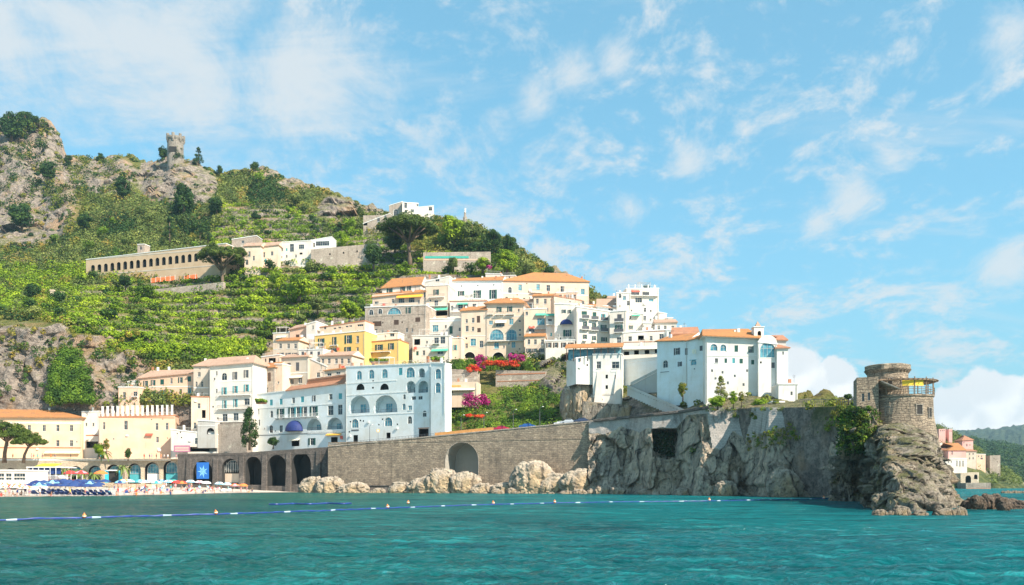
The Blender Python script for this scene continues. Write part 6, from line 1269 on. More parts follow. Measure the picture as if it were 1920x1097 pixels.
def flowers(name, label, px, py, wpx, hpx, Y, leaf, n=26, seed=1, cat='flowering shrub'):
    c = P(px, py, Y); root = empty(name, c); tag(root, label, cat); r2 = np.random.default_rng(seed); lc = LC(); w, h = wpx / F * Y, hpx / F * Y
    C = [(r2.uniform(-.5, .5) * w, r2.uniform(-1, .4), r2.uniform(-.5, .5) * h) for _ in range(n)]; lc.add(C, [(w * .13 + .2, .7, h * .14 + .25)] * n, 60, .20, list(r2.uniform(.2, .9, n)), r2); lc.build('blossoms', LEAF[leaf], root)
    lc = LC(); C = [(r2.uniform(-.5, .5) * w, r2.uniform(-.2, .8), r2.uniform(-.6, .4) * h) for _ in range(n)]; lc.add(C, [(w * .14 + .2, .7, h * .15 + .25)] * n, 40, .20, list(r2.uniform(.2, .9, n)), r2); lc.build('foliage', LEAF['ivy'], root); return root
flowers('bougainvillea', 'magenta bougainvillea hanging in the middle of the garden slope', 893, 753, 44, 26, 258, 'magenta', 34, 1)
flowers('bougainvillea', 'purple bougainvillea climbing beside the dark vaulted passage', 903, 678, 22, 26, 283, 'magenta', 18, 2)
flowers('bougainvillea', 'purple bougainvillea under the right arch of the orange roofed house', 968, 672, 28, 18, 281, 'magenta', 18, 3)
flowers('red_flower_bed', 'long bed of scarlet flowers along the upper garden wall', 938, 682, 64, 9, 279, 'red', 30, 4, 'flower bed')
flowers('red_flower_bed', 'patch of red flowers spilling over the curved garden wall', 884, 690, 30, 12, 276, 'red', 14, 5, 'flower bed')
flowers('red_flower_bed', 'small orange red flower strip above the parked red car', 892, 780, 32, 5, 250, 'red', 12, 6, 'flower bed')
flowers('bougainvillea', 'small magenta flowering shrub behind the peach palace roof', 920, 502, 12, 7, 372, 'magenta', 6, 7)
for i, (px, py, w) in enumerate([(490, 752, 20), (712, 676, 32), (820, 672, 20)]):
    pl_ = flowers('planter', ['leafy planter box on the left corner terrace of the hotel wing', 'long leafy planter on the hotel block roof terrace', 'leafy planter at the right corner of the hotel roof'][i], px, py, w, 5, [276, 262, 252][i], 'ivy', 14, 30 + i, 'planter')
    mb = MB(); ww = w / F * 255 / 2; mb.box(-ww, ww, -.5, .5, -.9, -.2); mb.build('box', M['terr'], pl_)
# ------------------------------------------------------------------ ruined watchtower and statue on the ridge
wt = empty('ruined_watchtower', P(329, 304, 566)); tag(wt, 'ruined crenellated round watchtower on the highest rock of the ridge', 'tower')
s = 566 / F; mb = MB(); R0 = 14.5 * s; mb.lathe([(R0 * 1.05, -14), (R0, 20 * s), (R0 * 1.0, 38 * s), (R0 * 1.14, 42 * s), (R0 * 1.14, 45 * s), (R0 * .8, 45 * s), (R0 * .8, 40 * s), (0, 40 * s)], 28); mb.build('drum', M['stone'], wt)
for k in range(7):
    a = 2 * math.pi * k / 7 + .3; mb = MB(); mb.lathe([(.5, 35 * s), (.95, 39 * s), (.95, 49 * s), (.9, 50 * s), (0, 50 * s)], 10, c=(R0 * math.cos(a), R0 * math.sin(a))); mb.build('turret', M['stone'], wt)
mb = MB(); mb.box(-2.4, 2.4, -.1 - R0, 1 - R0, 14 * s, 24 * s); mb.build('opening', M['dark'], wt)
sp = P(872, 411, 440); st_ = empty('ridge_statue', sp); tag(st_, 'pale statue on a slim pedestal standing on the ridge', 'statue'); mb = MB(); mb.lathe([(1.0, -2), (1.0, 1), (.6, 1.2), (.5, 3.0), (.7, 3.2), (0, 3.2)], 8); mb.build('pedestal', M['house'], st_)
mb = MB(); mb.lathe([(.5, 3.2), (.42, 4.0), (.5, 4.7), (.2, 5.0), (.24, 5.25), (.12, 5.5), (0, 5.55)], 8); mb.tube([(.3, 0, 4.7), (.8, 0, 5.3)], .1, 5); mb.build('figure', M['trim'], st_)
# scaffold and orange nets by the arcade
sc_ = P(374, 520, 409); sr = empty('scaffold', sc_, -.25); tag(sr, 'green netted scaffold against the hillside arcade wall', 'scaffold'); w = 24 / F * 409 / 2; h = 28 / F * 409
mb = MB(); mb.box(-w + .1, w - .1, .1, 2.9, 0, h); mb.build('netting', M['green_net'], sr); mb = MB()
for x in (-w, 0, w): mb.tube([(x, 0, 0), (x, 0, h + .8)], .09, 4); 
for z in (h * .33, h * .66, h): mb.tube([(-w, 0, z), (w, 0, z)], .07, 4)
mb.build('poles', M['trim'], sr)
for i, (x0, x1, y0, y1, L) in enumerate([(283, 328, 524, 531, 'left stretch of orange safety netting under the arcade'), (345, 398, 519, 525, 'right stretch of orange safety netting by the scaffold')]):
    a, b = P(x0, y0 + 6, 396), P(x1, y0 + 1, 396); d = b - a; o = empty('safety_net', a); tag(o, L, 'fence'); mb = MB(); n = 10
    for k in range(n): p, q = d * (k / n), d * ((k + 1) / n); hh = 1.5 + .5 * rnd.random(); mb.face([p, q, q + Vector((0, .1, hh)), p + Vector((0, -.05, hh))]); 
    mb.build('netting', M['orange_net'], o); mb = MB(); [mb.tube([tuple(d * (k / 5)), tuple(d * (k / 5) + Vector((0, 0, 2.3)))], .09, 4) for k in range(6)]; mb.build('post', M['trim'], o)
for i, (px, t, b) in enumerate([(99, 546, 582), (118, 549, 580)]):
    p = P(px, b, 386); mb = MB(); mb.box(-.7, .7, -.7, .7, -2, (b - t) / F * 386); mb.box(-.95, .95, -.95, .95, (b - t) / F * 386 + .002, (b - t) / F * 386 + .5); tag(mb.build('gate_pillar', M['pale'], loc=p), ['taller pale pillar standing on the slope by the edge houses', 'shorter pale pillar standing on the slope by the edge houses'][i], 'pillar')
for i, (px, t, b) in enumerate([(390, 590, 618), (366, 615, 634)]):
    p = P(px, b, 352); mb = MB(); w = 6; mb.face([(-3, 0, -3), (3.2, 0, -3), (1.2, .5, (b - t) / F * 352), (-.4, .5, (b - t) / F * 352 - .8)]); mb.face([(3.2, 0, -3), (2, 3, -3), (1.2, .5, (b - t) / F * 352)]); mb.face([(-3, 0, -3), (-.4, .5, (b - t) / F * 352 - .8), (1.2, .5, (b - t) / F * 352), (2, 3, -3)]); tag(mb.build('rock_pinnacle', CRAG, loc=p), ['pale pointed rock sticking out of the terraces', 'smaller pointed rock lower on the terraces'][i], 'rock')
# crown of the convent: bell tower
f = CE[1]; bx = P(1420.5, 632, 203); bt = empty('bell_tower', bx); tag(bt, 'small white convent bell tower with a pointed pink roof', 'bell tower'); s = 203 / F; w = 9 * s
mb = MB(); facade(mb, 2 * w, lambda u: 17 * s, -10 * s, [(w * .72, w * 1.45, 1 * s, 10 * s, True, .9, 1)]); mb.v = [(v[0] - w, v[1] - w, v[2]) for v in mb.v]
mb.face([(-w, -w, -10 * s), (-w, -w, 17 * s), (-w, w, 17 * s), (-w, w, -10 * s)]); mb.face([(w, -w, -10 * s), (w, w, -10 * s), (w, w, 17 * s), (w, -w, 17 * s)]); mb.face([(-w, w, -10 * s), (-w, w, 17 * s), (w, w, 17 * s), (w, w, -10 * s)])
mb.build('wall', [M['white'], M['dark']], bt); mb = MB(); mb.box(-w * 1.15, w * 1.15, -w * 1.15, w * 1.15, 17 * s, 18.2 * s); mb.build('cornice', M['trim'], bt)
mb = MB(); q = w * .62; t = (0, 0, 30 * s); c4 = [(-q, -q, 18.3 * s), (q, -q, 18.3 * s), (q, q, 18.3 * s), (-q, q, 18.3 * s)]; [mb.face([c4[k], c4[(k + 1) % 4], t]) for k in range(4)]; mb.build('spire', M['ptile'], bt)
mb = MB(); n = 16; a0 = CE[3](CE[2] / 2)   # round gable over the fan window
pts = [(CE[2] / 2 + (CE[2] / 2) * math.cos(math.pi * k / n), a0 - .02 + 1.7 * math.sin(math.pi * k / n)) for k in range(n + 1)]
mb.face([(p[0], -.02, p[1]) for p in pts]); [mb.face([(pts[k][0], -.02, pts[k][1]), (pts[k][0], 11, pts[k][1]), (pts[k + 1][0], 11, pts[k + 1][1]), (pts[k + 1][0], -.02, pts[k + 1][1])]) for k in range(n)]; mb.build('vault', M['white'], CE[0])
# rooftop details on the tall white tower house
u = TW[2]; z = TW[3](u / 2)
for i in range(5):
    mb = MB(); x = u * (.08 + .2 * i); mb.box(x - .15, x + .15, .2, .5, z + .06, z + 1.3); mb.build('parapet_post', M['trim'], TW[0])
lc = LC(); lc.add([(u * .62, 1.2, z + .9), (u * .69, 1.2, z + .8)], [(1.0, .8, .7)] * 2, 110, .16, [.3, .4], np.random.default_rng(4)); lc.build('roof_plant', LEAF['dark'], TW[0])
mb = MB(); hw = HW; W_ = OC[2]; 
tlm = MB(); tlm.face([(-7.5, -1.1, 1.6), (W_ + .3, -1.1, 1.6), (W_ + .3, 4, 3.4), (-7.5, 4, 3.4)]); tlm.face([(-7.5, -1.1, 1.4), (-7.5, 4, 3.2), (W_ + .3, 4, 3.2), (W_ + .3, -1.1, 1.4)]); tlm.face([(-7.5, -1.1, 1.4), (W_ + .3, -1.1, 1.4), (W_ + .3, -1.1, 1.6), (-7.5, -1.1, 1.6)])
zt = OC[3](0); tlm.v = [(v[0], v[1], v[2] + zt) for v in tlm.v]; tlm.build('canopy_roof', M['otile'], OC[0])
for k in range(9): mb = MB(); x = -7 + (W_ + 7) * k / 8; mb.box(x - .1, x + .1, -.8, -.6, zt - (.1 if x > 0 else 2), zt + 1.45); mb.build('canopy_post', M['brown'], OC[0])
mb = MB(); mb.box(-6.8, W_ - .2, 1.2, 1.35, zt - 1.5, zt + 1.5); mb.build('veranda_glazing', M['bglass'], OC[0])
for (x0, x1) in ((.8, .12), (3.4, .62)):      # slanting buttresses
    mb = MB(); a = W_ * (x0 / 4); hz = zt * .62; mb.face([(a - .3, -.02, hz), (a + .9, -.02, hz), (a + .9, -1.1, -2.5), (a - 1.2, -1.1, -2.5)]); mb.face([(a - .3, -.02, hz), (a - 1.2, -1.1, -2.5), (a - 1.2, 0, -2.5)]); mb.face([(a + .9, -.02, hz), (a + .9, 0, -2.5), (a + .9, -1.1, -2.5)]); mb.build('buttress', M['white'], OC[0])
# balustrade and tiled eave over the hotel wing
f = HW[1]; a0 = f.uv(470 + 340 / 5.053, 640 + 440 / 5.053); b0 = f.uv(470 + 900 / 5.053, 640 + 372 / 5.053); mb = MB()
za, zb = HW[3](a0[0]) - .05, HW[3](HW[2]) + .25
mb.face([(a0[0], -.6, za), (HW[2], -.6, zb), (HW[2], 1.6, zb + 1.5), (a0[0], 1.6, za + 1.5)]); mb.face([(a0[0], -.6, za - .2), (a0[0], -.6, za), (a0[0], 1.6, za + 1.5), (a0[0], 1.6, za - .2)]); mb.face([(a0[0], -.6, za - .2), (HW[2], -.6, zb - .2), (HW[2], -.6, zb), (a0[0], -.6, za)]); mb.face([(a0[0], -.6, za - .2), (a0[0], -.02, za - .2), (HW[2], -.02, zb - .2), (HW[2], -.6, zb - .2)]); mb.build('tiled_eave', M['tile'], HW[0])
mb = MB(); n = 44; u1 = HW[2]; u0 = a0[0] + (u1 - a0[0]) * .3
for k in range(n): x = u0 + (u1 - u0) * k / (n - 1); z = za + (zb - za) * (x - a0[0]) / (u1 - a0[0]) + 1.5; mb.box(x - .14, x + .14, 1.7, 2.0, z, z + 1.15)
z0_, z1_ = za + (zb - za) * .3 + 2.65, zb + 2.65; mb.face([(u0, 1.6, z0_), (u1, 1.6, z1_), (u1, 1.6, z1_ + .3), (u0, 1.6, z0_ + .3)]); mb.face([(u0, 1.6, z0_ + .3), (u1, 1.6, z1_ + .3), (u1, 2.1, z1_ + .3), (u0, 2.1, z0_ + .3)]); mb.build('balustrade', M['terr'], HW[0])
# chimneys
for (px, py, Y) in ((430, 676, 290), (372, 686, 300), (1180, 0, 0)):
    if Y: p = P(px, py, Y); mb = MB(); mb.box(-.4, .4, -.4, .4, -1.5, 1.2); mb.box(-.55, .55, -.55, .55, 1.203, 1.35)
# ------------------------------------------------------------------ cars on the coast road
def car(col, label, px, rot=0.0, sc=1.0):
    p = walltop(px, 3.2); root = empty('parked_car', p + Vector((0, 0, .02)), -math.radians(21) + rot); root.scale = (sc,) * 3; tag(root, label, 'car', 'cars on the coast road')
    prof = [(-2.1, .35), (-2.12, .75), (-1.95, .92), (-1.15, 1.0), (-.55, 1.42), (.75, 1.45), (1.45, 1.02), (2.0, .88), (2.12, .6), (2.08, .35)]
    mb = MB(); w = .85; L = [(x, -w if z < 1.1 else -w * .8, z) for x, z in prof]; Rr_ = [(x, w if z < 1.1 else w * .8, z) for x, z in prof]; mb.face(L); mb.face(Rr_[::-1])
    for k in range(len(prof)): j = (k + 1) % len(prof); mb.face([L[k], Rr_[k], Rr_[j], L[j]])
    pm, pt_, pb = newmat('car_paint'); setp(pt_, pb, col=col, rough=.25, spec=.6); mb.build('body', pm, root)
    mb = MB()
    for s in (-1, 1): mb.face([(-1.0, s * (w * .93), 1.03), (-.5, s * w * .83, 1.36), (.7, s * w * .83, 1.38), (1.25, s * (w * .93), 1.04)][::s])
    mb.face([(1.4, -.62, 1.07), (1.4, .62, 1.07), (.83, .6, 1.42), (.83, -.6, 1.42)]); mb.face([(-1.12, -.62, 1.05), (-.62, -.6, 1.4), (-.62, .6, 1.4), (-1.12, .62, 1.05)]); mb.v = [(v[0] * 1.005, v[1] * 1.03, v[2] + .012) for v in mb.v]; mb.build('window', M['glass'], root)
    for x in (-1.3, 1.3):
        for s in (-1, 1):
            mb = MB(); mb.lathe([(0, -.1), (.32, -.1), (.32, .1), (0, .1)], 16); wo = mb.build('wheel', M['iron'], root, loc=(x, s * .80, .33)); wo.rotation_euler = (math.pi / 2, 0, 0)
    for s in (-1, 1): mb = MB(); mb.box(-2.15, -2.07, s * .6 - .14, s * .6 + .14, .62, .78); mb.build('headlight', M['trim'], root)
    return root
car((.55, .02, .08), 'crimson red car parked behind the wall below the orange flowers', 932)
car((.22, .02, .14), 'dark maroon car just left of the crimson car', 912, sc=.85)
car((.03, .12, .38), 'blue car parked right of the crimson car', 981)
car((.55, .58, .62), 'silver grey car on the road near the top of the sea wall', 1060)
car((.75, .75, .75), 'small white car just left of the silver car', 1044, sc=.8)
car((.05, .07, .14), 'navy car half hidden right of the silver car', 1085)
car((.5, .5, .5), 'pale car hidden by the netting at the start of the garden slope', 842, sc=.85)
for i, px in enumerate((690, 862, 905, 960, 1010)):
    p = walltop(px, .9); root = empty('street_lamp', p); tag(root, ['slender street lamp before the hotel block door', 'slender street lamp above the left side of the big arch', 'slender street lamp beside the red cars', 'slender street lamp left of the blue car', 'slender street lamp between the blue and the silver car'][i], 'street lamp')
    mb = MB(); mb.tube([(0, 0, -.7), (0, 0, 4.6), (.2, -.2, 5.1), (.7, -.5, 5.3)], [.09, .06, .05, .04], 6); mb.build('pole', M['iron'], root); mb = MB(); mb.lathe([(.0, .12), (.2, .05), (.24, -.06), (0, -.1)], 8, c=(.8, -.55)); mb.v = [(v[0], v[1], v[2] + 5.28) for v in mb.v]; mb.build('lantern', M['trim'], root)
p = walltop(704, 1.5); root = empty('road_sign', p); tag(root, 'round orange and white road sign on a pole before the hotel block', 'sign'); mb = MB(); mb.tube([(0, 0, -.7), (0, 0, 3.2)], .05, 6); mb.build('pole', M['iron'], root)
mb = MB(); mb.lathe([(0, -.03), (.48, -.03), (.48, .03), (0, .03)], 20); pl2 = mb.build('plate', M['orange'], root, loc=(0, -.08, 3.4)); pl2.rotation_euler = (math.pi / 2, 0, 0); mb = MB(); mb.lathe([(0, -.01), (.3, -.01), (.3, .01), (0, .01)], 20); pl3 = mb.build('disc', M['trim'], root, loc=(0, -.12, 3.4)); pl3.rotation_euler = (math.pi / 2, 0, 0)
# ------------------------------------------------------------------ beach life
def ground(px, Y): return Vector(((px - 960) / F * Y, Y, beachz(px, Y)))
CLOTH = {}
def cloth(n, c): 
    if n not in CLOTH: CLOTH[n] = flat('cloth_' + n, c, .7, var=.05)
    return CLOTH[n]
CC = dict(blue=(.025, .06, .20), navy=(.015, .03, .14), lightblue=(.25, .55, .72), white=(.78, .78, .76), red=(.62, .05, .04), orange=(.80, .22, .05), yellow=(.75, .55, .06), pink=(.75, .30, .35), green=(.08, .40, .25), teal=(.05, .40, .45), purple=(.25, .10, .35), black=(.03, .03, .03))
UMB = {}
def umbrella(c1, c2, label, px, Y, group, sc=1.0, name='beach_umbrella', zoff=0, dome=.0):
    key = (c1, c2, dome)
    if key not in UMB:
        root = empty(name, (0, 0, 0)); mb = MB(); mb.tube([(0, 0, -.3), (0, 0, 2.25)], .035, 6); mb.build('pole', M['trim'], root)
        mb = MB(); n = 16; pr = [(.0, 2.35), (.55, 2.22 + dome * .3), (1.05, 1.98 + dome * .25), (1.32, 1.78), (1.32, 1.62)]
        for k in range(n):
            for j in range(4):
                a, b = 2 * math.pi * k / n, 2 * math.pi * (k + 1) / n; (r0, z0), (r1, z1) = pr[j], pr[j + 1]
                mb.face([(r0 * math.cos(a), r0 * math.sin(a), z0), (r1 * math.cos(a), r1 * math.sin(a), z1), (r1 * math.cos(b), r1 * math.sin(b), z1), (r0 * math.cos(b), r0 * math.sin(b), z0)], 1 if (k % 4 < 2 or j == 3) else 0)
        mb.build('canopy', [cloth(c1, CC[c1]), cloth(c2, CC[c2])], root); UMB[key] = root; o = root
    else: o = copy_tree(UMB[key])
    o.location = ground(px, Y) + Vector((0, 0, zoff)); o.scale = (sc,) * 3; tag(o, label, 'umbrella', group); return o
LNG = {}
def lounger(col, label, px, Y, group, rot=0, zoff=0):
    if col not in LNG:
        root = empty('sun_lounger', (0, 0, 0)); mb = MB(); mb.box(-.32, .32, -1.0, .35, .30, .38); mb.build('seat', cloth(col, CC[col]), root)
        mb = MB(); mb.face([(-.32, .35, .30), (.32, .35, .30), (.32, .95, .85), (-.32, .95, .85)]); mb.face([(-.32, .33, .38), (-.32, .90, .92), (.32, .90, .92), (.32, .33, .38)]); mb.face([(-.32, .95, .85), (.32, .95, .85), (.32, .9, .92), (-.32, .9, .92)]); mb.build('backrest', cloth(col, CC[col]), root)
        for x in (-.28, .28):
            for y in (-.85, .3): mb = MB(); mb.tube([(x, y, -.1), (x, y, .3)], .03, 4); mb.build('leg', M['trim'], root)
        LNG[col] = root; o = root
    else: o = copy_tree(LNG[col])
    o.location = ground(px, Y) + Vector((0, 0, zoff)); o.rotation_euler.z = rot; tag(o, label, 'sun lounger', group); return o
k = 0
for Y, y0, n in ((186, 60, 9), (202, 70, 9), (222, 105, 8)):
    for i in range(n):
        umbrella('blue', 'navy' if k % 3 == 0 else ('lightblue' if k % 5 == 1 else 'blue'), 'royal blue beach umbrella in the rows above the navy sun loungers', y0 + i * (15.2 - (Y - 184) * .05) + rnd.uniform(-2, 2), Y + rnd.uniform(-1, 1), 'blue umbrellas of the bathing establishment', rnd.uniform(.95, 1.08)); k += 1
for Y, y0, n in ((177.5, 64, 13), (181, 70, 14), (188, 78, 13), (192, 84, 12)):
    for i in range(n): lounger('blue' if (i + n) % 4 else 'navy', 'blue sun lounger in the close rows at the waterline under the blue umbrellas', y0 + i * 10.8 + rnd.uniform(-2, 2), Y + rnd.uniform(-.5, .5), 'blue sun loungers in rows', rnd.uniform(-.5, .1) + math.pi)
for Y in (176, 186):
    for i in range(8 if Y < 180 else 7): umbrella('orange' if i % 2 else 'red', 'white', ('orange' if i % 2 else 'red') + ' and white fringed umbrella in the left rows before the white pavilion', -18 + i * 10 + rnd.uniform(-2, 2), Y, 'fringed red and orange umbrellas', rnd.uniform(.8, .95))
for (px, Y, c1, c2, L) in [(232, 232, 'yellow', 'white', 'yellow and white umbrella left of the turquoise kiosk doors'), (243, 240, 'lightblue', 'white', 'light blue umbrella by the kiosk'), (262, 245, 'teal', 'lightblue', 'teal umbrella before the fan window arches'), (303, 250, 'blue', 'lightblue', 'blue umbrella in front of the second shopfront arch'), (316, 238, 'white', 'lightblue', 'white and light blue umbrella before the third shopfront arch'), (325, 250, 'teal', 'green', 'green and teal umbrella at the start of the dark arcade'),
  (331, 236, 'red', 'red', 'plain red umbrella left of its red twin'), (341, 236, 'red', 'orange', 'red umbrella with orange panels before the dark arcade'), (357, 252, 'white', 'lightblue', 'pale grey blue umbrella below the left side of the blue banner'), (374, 253, 'white', 'pink', 'off white umbrella directly below the blue banner'), (387, 252, 'white', 'white', 'white umbrella right of the blue banner'), (411, 254, 'white', 'lightblue', 'white umbrella left of the grated arch'), (426, 254, 'lightblue', 'white', 'pale umbrella before the grated arch'), (440, 248, 'orange', 'pink', 'orange pink umbrella near the tall dark arches'), (456, 250, 'orange', 'orange', 'lone orange umbrella at the end of the beach'), (270, 228, 'lightblue', 'white', 'light blue and white umbrella in the middle of the crowd'), (293, 226, 'white', 'teal', 'white and teal umbrella in the middle of the crowd'), (225, 215, 'lightblue', 'blue', 'blue panelled umbrella right of the lounger rows')]:
    umbrella(c1, c2, L, px, Y, None, 1.0, dome=.35)
for (px, c, L) in [(132, 'red', 'red terrace parasol at the left of the raised terrace'), (152, 'pink', 'pink terrace parasol in the middle of the raised terrace'), (189, 'orange', 'orange terrace parasol before the fourth dark arch'), (120, 'white', 'white terrace parasol left of the red one')]:
    umbrella(c, c if c != 'pink' else 'red', L, px, 262, None, 1.5, 'terrace_parasol', zoff=1.6 - (0 if c != 'white' else 1.2))
# people
def skinmesh(pts, edges, radii, name):
    me = bpy.data.meshes.new(name); me.from_pydata(pts, edges, []); o = bpy.data.objects.new(name, me); COL.objects.link(o)
    md = o.modifiers.new('s', 'SKIN'); me.skin_vertices[0] if me.skin_vertices else None
    for k, r_ in enumerate(radii): me.skin_vertices[0].data[k].radius = (r_, r_ * .85); 
    me.skin_vertices[0].data[0].use_root = True
    o.modifiers.new('u', 'SUBSURF').levels = 1; o.modifiers['u'].render_levels = 1
    dg = bpy.context.evaluated_depsgraph_get(); dg.update(); e = bpy.data.meshes.new_from_object(o.evaluated_get(dg)); e.name = name
    bpy.data.objects.remove(o); e.materials.clear(); e.polygons.foreach_set('use_smooth', [True] * len(e.polygons)); return e
def body(pose):
    hip = .93; L = {}
    if pose == 'stand': kn = [(-.10, .0, .50), (.11, -.04, .50)]; an = [(-.11, .03, .08), (.12, 0, .08)]; toe = [(-.12, -.14, .03), (.14, -.17, .03)]; el = [(-.26, .03, 1.12), (.27, -.02, 1.12)]; wr = [(-.28, -.07, .86), (.24, -.22, .95)]
    elif pose == 'walk': kn = [(-.09, -.20, .52), (.10, .10, .50)]; an = [(-.10, -.26, .10), (.10, .38, .16)]; toe = [(-.10, -.44, .06), (.10, .32, .03)]; el = [(-.25, .16, 1.13), (.25, -.14, 1.13)]; wr = [(-.25, .12, .88), (.23, -.34, 1.0)]
    elif pose == 'sit': hip = .14; kn = [(-.14, -.42, .42), (.14, -.44, .40)]; an = [(-.13, -.62, .06), (.13, -.66, .06)]; toe = [(-.13, -.80, .05), (.13, -.84, .05)]; el = [(-.27, .14, .40), (.27, -.16, .40)]; wr = [(-.28, .28, .08), (.22, -.38, .38)]
    base = Vector((0, 0, hip)); up = Vector((0, .02 if pose != 'sit' else .10, 1)).normalized()
    sp = base + up * .22; ch = base + up * .42; nk = base + up * .56; hd = base + up * .68; ht = base + up * .80
    d = hip - .93; sh = [ch + Vector((s * .19, 0, .08)) for s in (-1, 1)]
    pts = [tuple(base), tuple(sp), tuple(ch), tuple(nk), tuple(hd), tuple(ht)]; r_ = [.135, .115, .135, .055, .092, .075]; ed = [(0, 1), (1, 2), (2, 3), (3, 4), (4, 5)]
    for s in (0, 1):
        i = len(pts); hp = base + Vector(((-1, 1)[s] * .10, 0, -.04))
        pts += [tuple(hp), kn[s], an[s], toe[s]]; r_ += [.10, .062, .042, .036]; ed += [(0, i), (i, i + 1), (i + 1, i + 2), (i + 2, i + 3)]
        i = len(pts); e_ = el[s]; w_ = wr[s]
        hnd = tuple(Vector(w_) + (Vector(w_) - Vector(e_)).normalized() * .13)
        pts += [tuple(sh[s]), e_, w_, hnd]; r_ += [.062, .042, .032, .036]; ed += [(2, i), (i, i + 1), (i + 1, i + 2), (i + 2, i + 3)]
    return skinmesh(pts, ed, r_, 'person_body'), base, hd, up
BOD = {p_: body(p_) for p_ in ('stand', 'walk', 'sit')}
SKINS = [flat('skin_light', (.55, .32, .22), .6), flat('skin_tan', (.38, .19, .11), .6), flat('skin_pink', (.62, .36, .28), .6)]
HAIR = [flat('hair_dark', (.03, .02, .015), .7), flat('hair_brown', (.12, .06, .03), .7), flat('hair_fair', (.45, .30, .12), .7)]
PR = {}
def person(pose, skin, suit, hair, loc, rot, label, full=False, sc=1.0):
    me, base, hd, up = BOD[pose]; root = bpy.data.objects.new('person', me); COL.objects.link(root)
    if not me.materials: me.materials.append(None)
    root.material_slots[0].link = 'OBJECT'; root.material_slots[0].material = SKINS[skin]
    key = ('suit', full, pose)
    if key not in PR:
        mb = MB(); top = .50 if full else .06; mb.tube([tuple(base + up * z) for z in (-.14, -.05, top * .5, top)], [.165, .185, .168, .17 if full else .165], 10); m1_ = mb.mesh('swimsuit', None); PR[key] = m1_
        mb = MB(); mb.lathe([(.118, -.05), (.128, .04), (.10, .13), (.04, .165), (0, .17)], 10); PR[('hair', pose)] = mb.mesh('hair', None)
    for k, nm, mt in ((key, 'swimsuit', cloth(suit, CC[suit])), (('hair', pose), 'hair', HAIR[hair])):
        o = bpy.data.objects.new(nm, PR[k]); COL.objects.link(o); o.parent = root; o.material_slots[0].link = 'OBJECT'; o.material_slots[0].material = mt
        if nm == 'hair': o.location = hd + Vector((0, .025, .0))
    root.location = loc; root.rotation_euler.z = rot; root.scale = (sc,) * 3; return tag(root, label, 'person', 'people on the beach')
POS = {'stand': 'standing', 'walk': 'walking', 'sit': 'sitting'}
where = [(225, 'beside the blue lounger rows'), (250, 'before the turquoise kiosk'), (275, 'in front of the first fan window arch'), (300, 'in front of the second shopfront arch'), (330, 'before the third shopfront arch'), (355, 'left of the blue banner'), (385, 'below the blue banner'), (410, 'between banner and grated arch'), (440, 'before the grated arch'), (475, 'near the tall dark arches')]
cols = ['red', 'white', 'blue', 'orange', 'pink', 'black', 'teal', 'yellow', 'navy', 'purple']; poses = ['stand', 'sit', 'walk', 'stand', 'sit']
k = 0
for i, (px0, wh) in enumerate(where):
    for j in range(6 if i < 8 else 3):
        px = px0 + rnd.uniform(-13, 13); w0 = wlY(px); near = j % 3 == 0; Y = w0 + (rnd.uniform(1, 4) if near else rnd.uniform(6, max(8, min(46, 250 - w0)))); ps = poses[(i + j * 2) % 5]; c = cols[(i * 3 + j) % 10]
        person(ps, k % 3, c, (k // 2) % 3, ground(px, Y), rnd.uniform(0, 6.28), 'person in %s swimwear %s %s, %s' % (c, POS[ps], 'at the waterline' if near else 'up the beach', wh), full=(k % 2 == 0), sc=rnd.uniform(.92, 1.08)); k += 1
for j in range(9):
    px = -5 + j * 7.5; ps = poses[j % 5]; c = cols[(j * 7 + 3) % 10]; person(ps, j % 3, c, j % 3, ground(px, wlY(px) + rnd.uniform(1, 6)), rnd.uniform(0, 6.28), 'person in %s swimwear %s at the waterline before the fringed umbrellas' % (c, POS[ps]), full=j % 2 == 1)
for j, px in enumerate((75, 96, 131, 160, 190, 205)):
    c = cols[(j * 3 + 1) % 10]; person(poses[j % 5], j % 3, c, j % 3, ground(px, wlY(px) + 2), rnd.uniform(0, 6.28), 'person in %s swimwear %s at the waterline before the blue loungers' % (c, POS[poses[j % 5]]), full=j % 2 == 0)
for j in range(34):
    px = rnd.uniform(222, 430); Y = wlY(px) + rnd.uniform(4, 34); c = ['white', 'lightblue', 'red', 'pink', 'white', 'blue'][j % 6]
    lounger(c, {'white': 'white', 'lightblue': 'pale blue', 'red': 'red', 'pink': 'pink', 'blue': 'blue'}[c] + ' sun lounger among the crowd on the open beach', px, Y, 'scattered loungers on the open beach', rnd.uniform(-1, 1))
for j in range(26):
    px = rnd.uniform(-200, 330); c = cols[j % 10]; q = P(px, 861, 279.6); person('stand', j % 3, c, j % 3, Vector((q.x, q.y + 1.0, q.z + .05)), rnd.uniform(0, 6.28), 'person in a %s shirt on the arcade roof terrace at column %d of the parapet' % (c, j + 1), full=True) if px > 0 else None
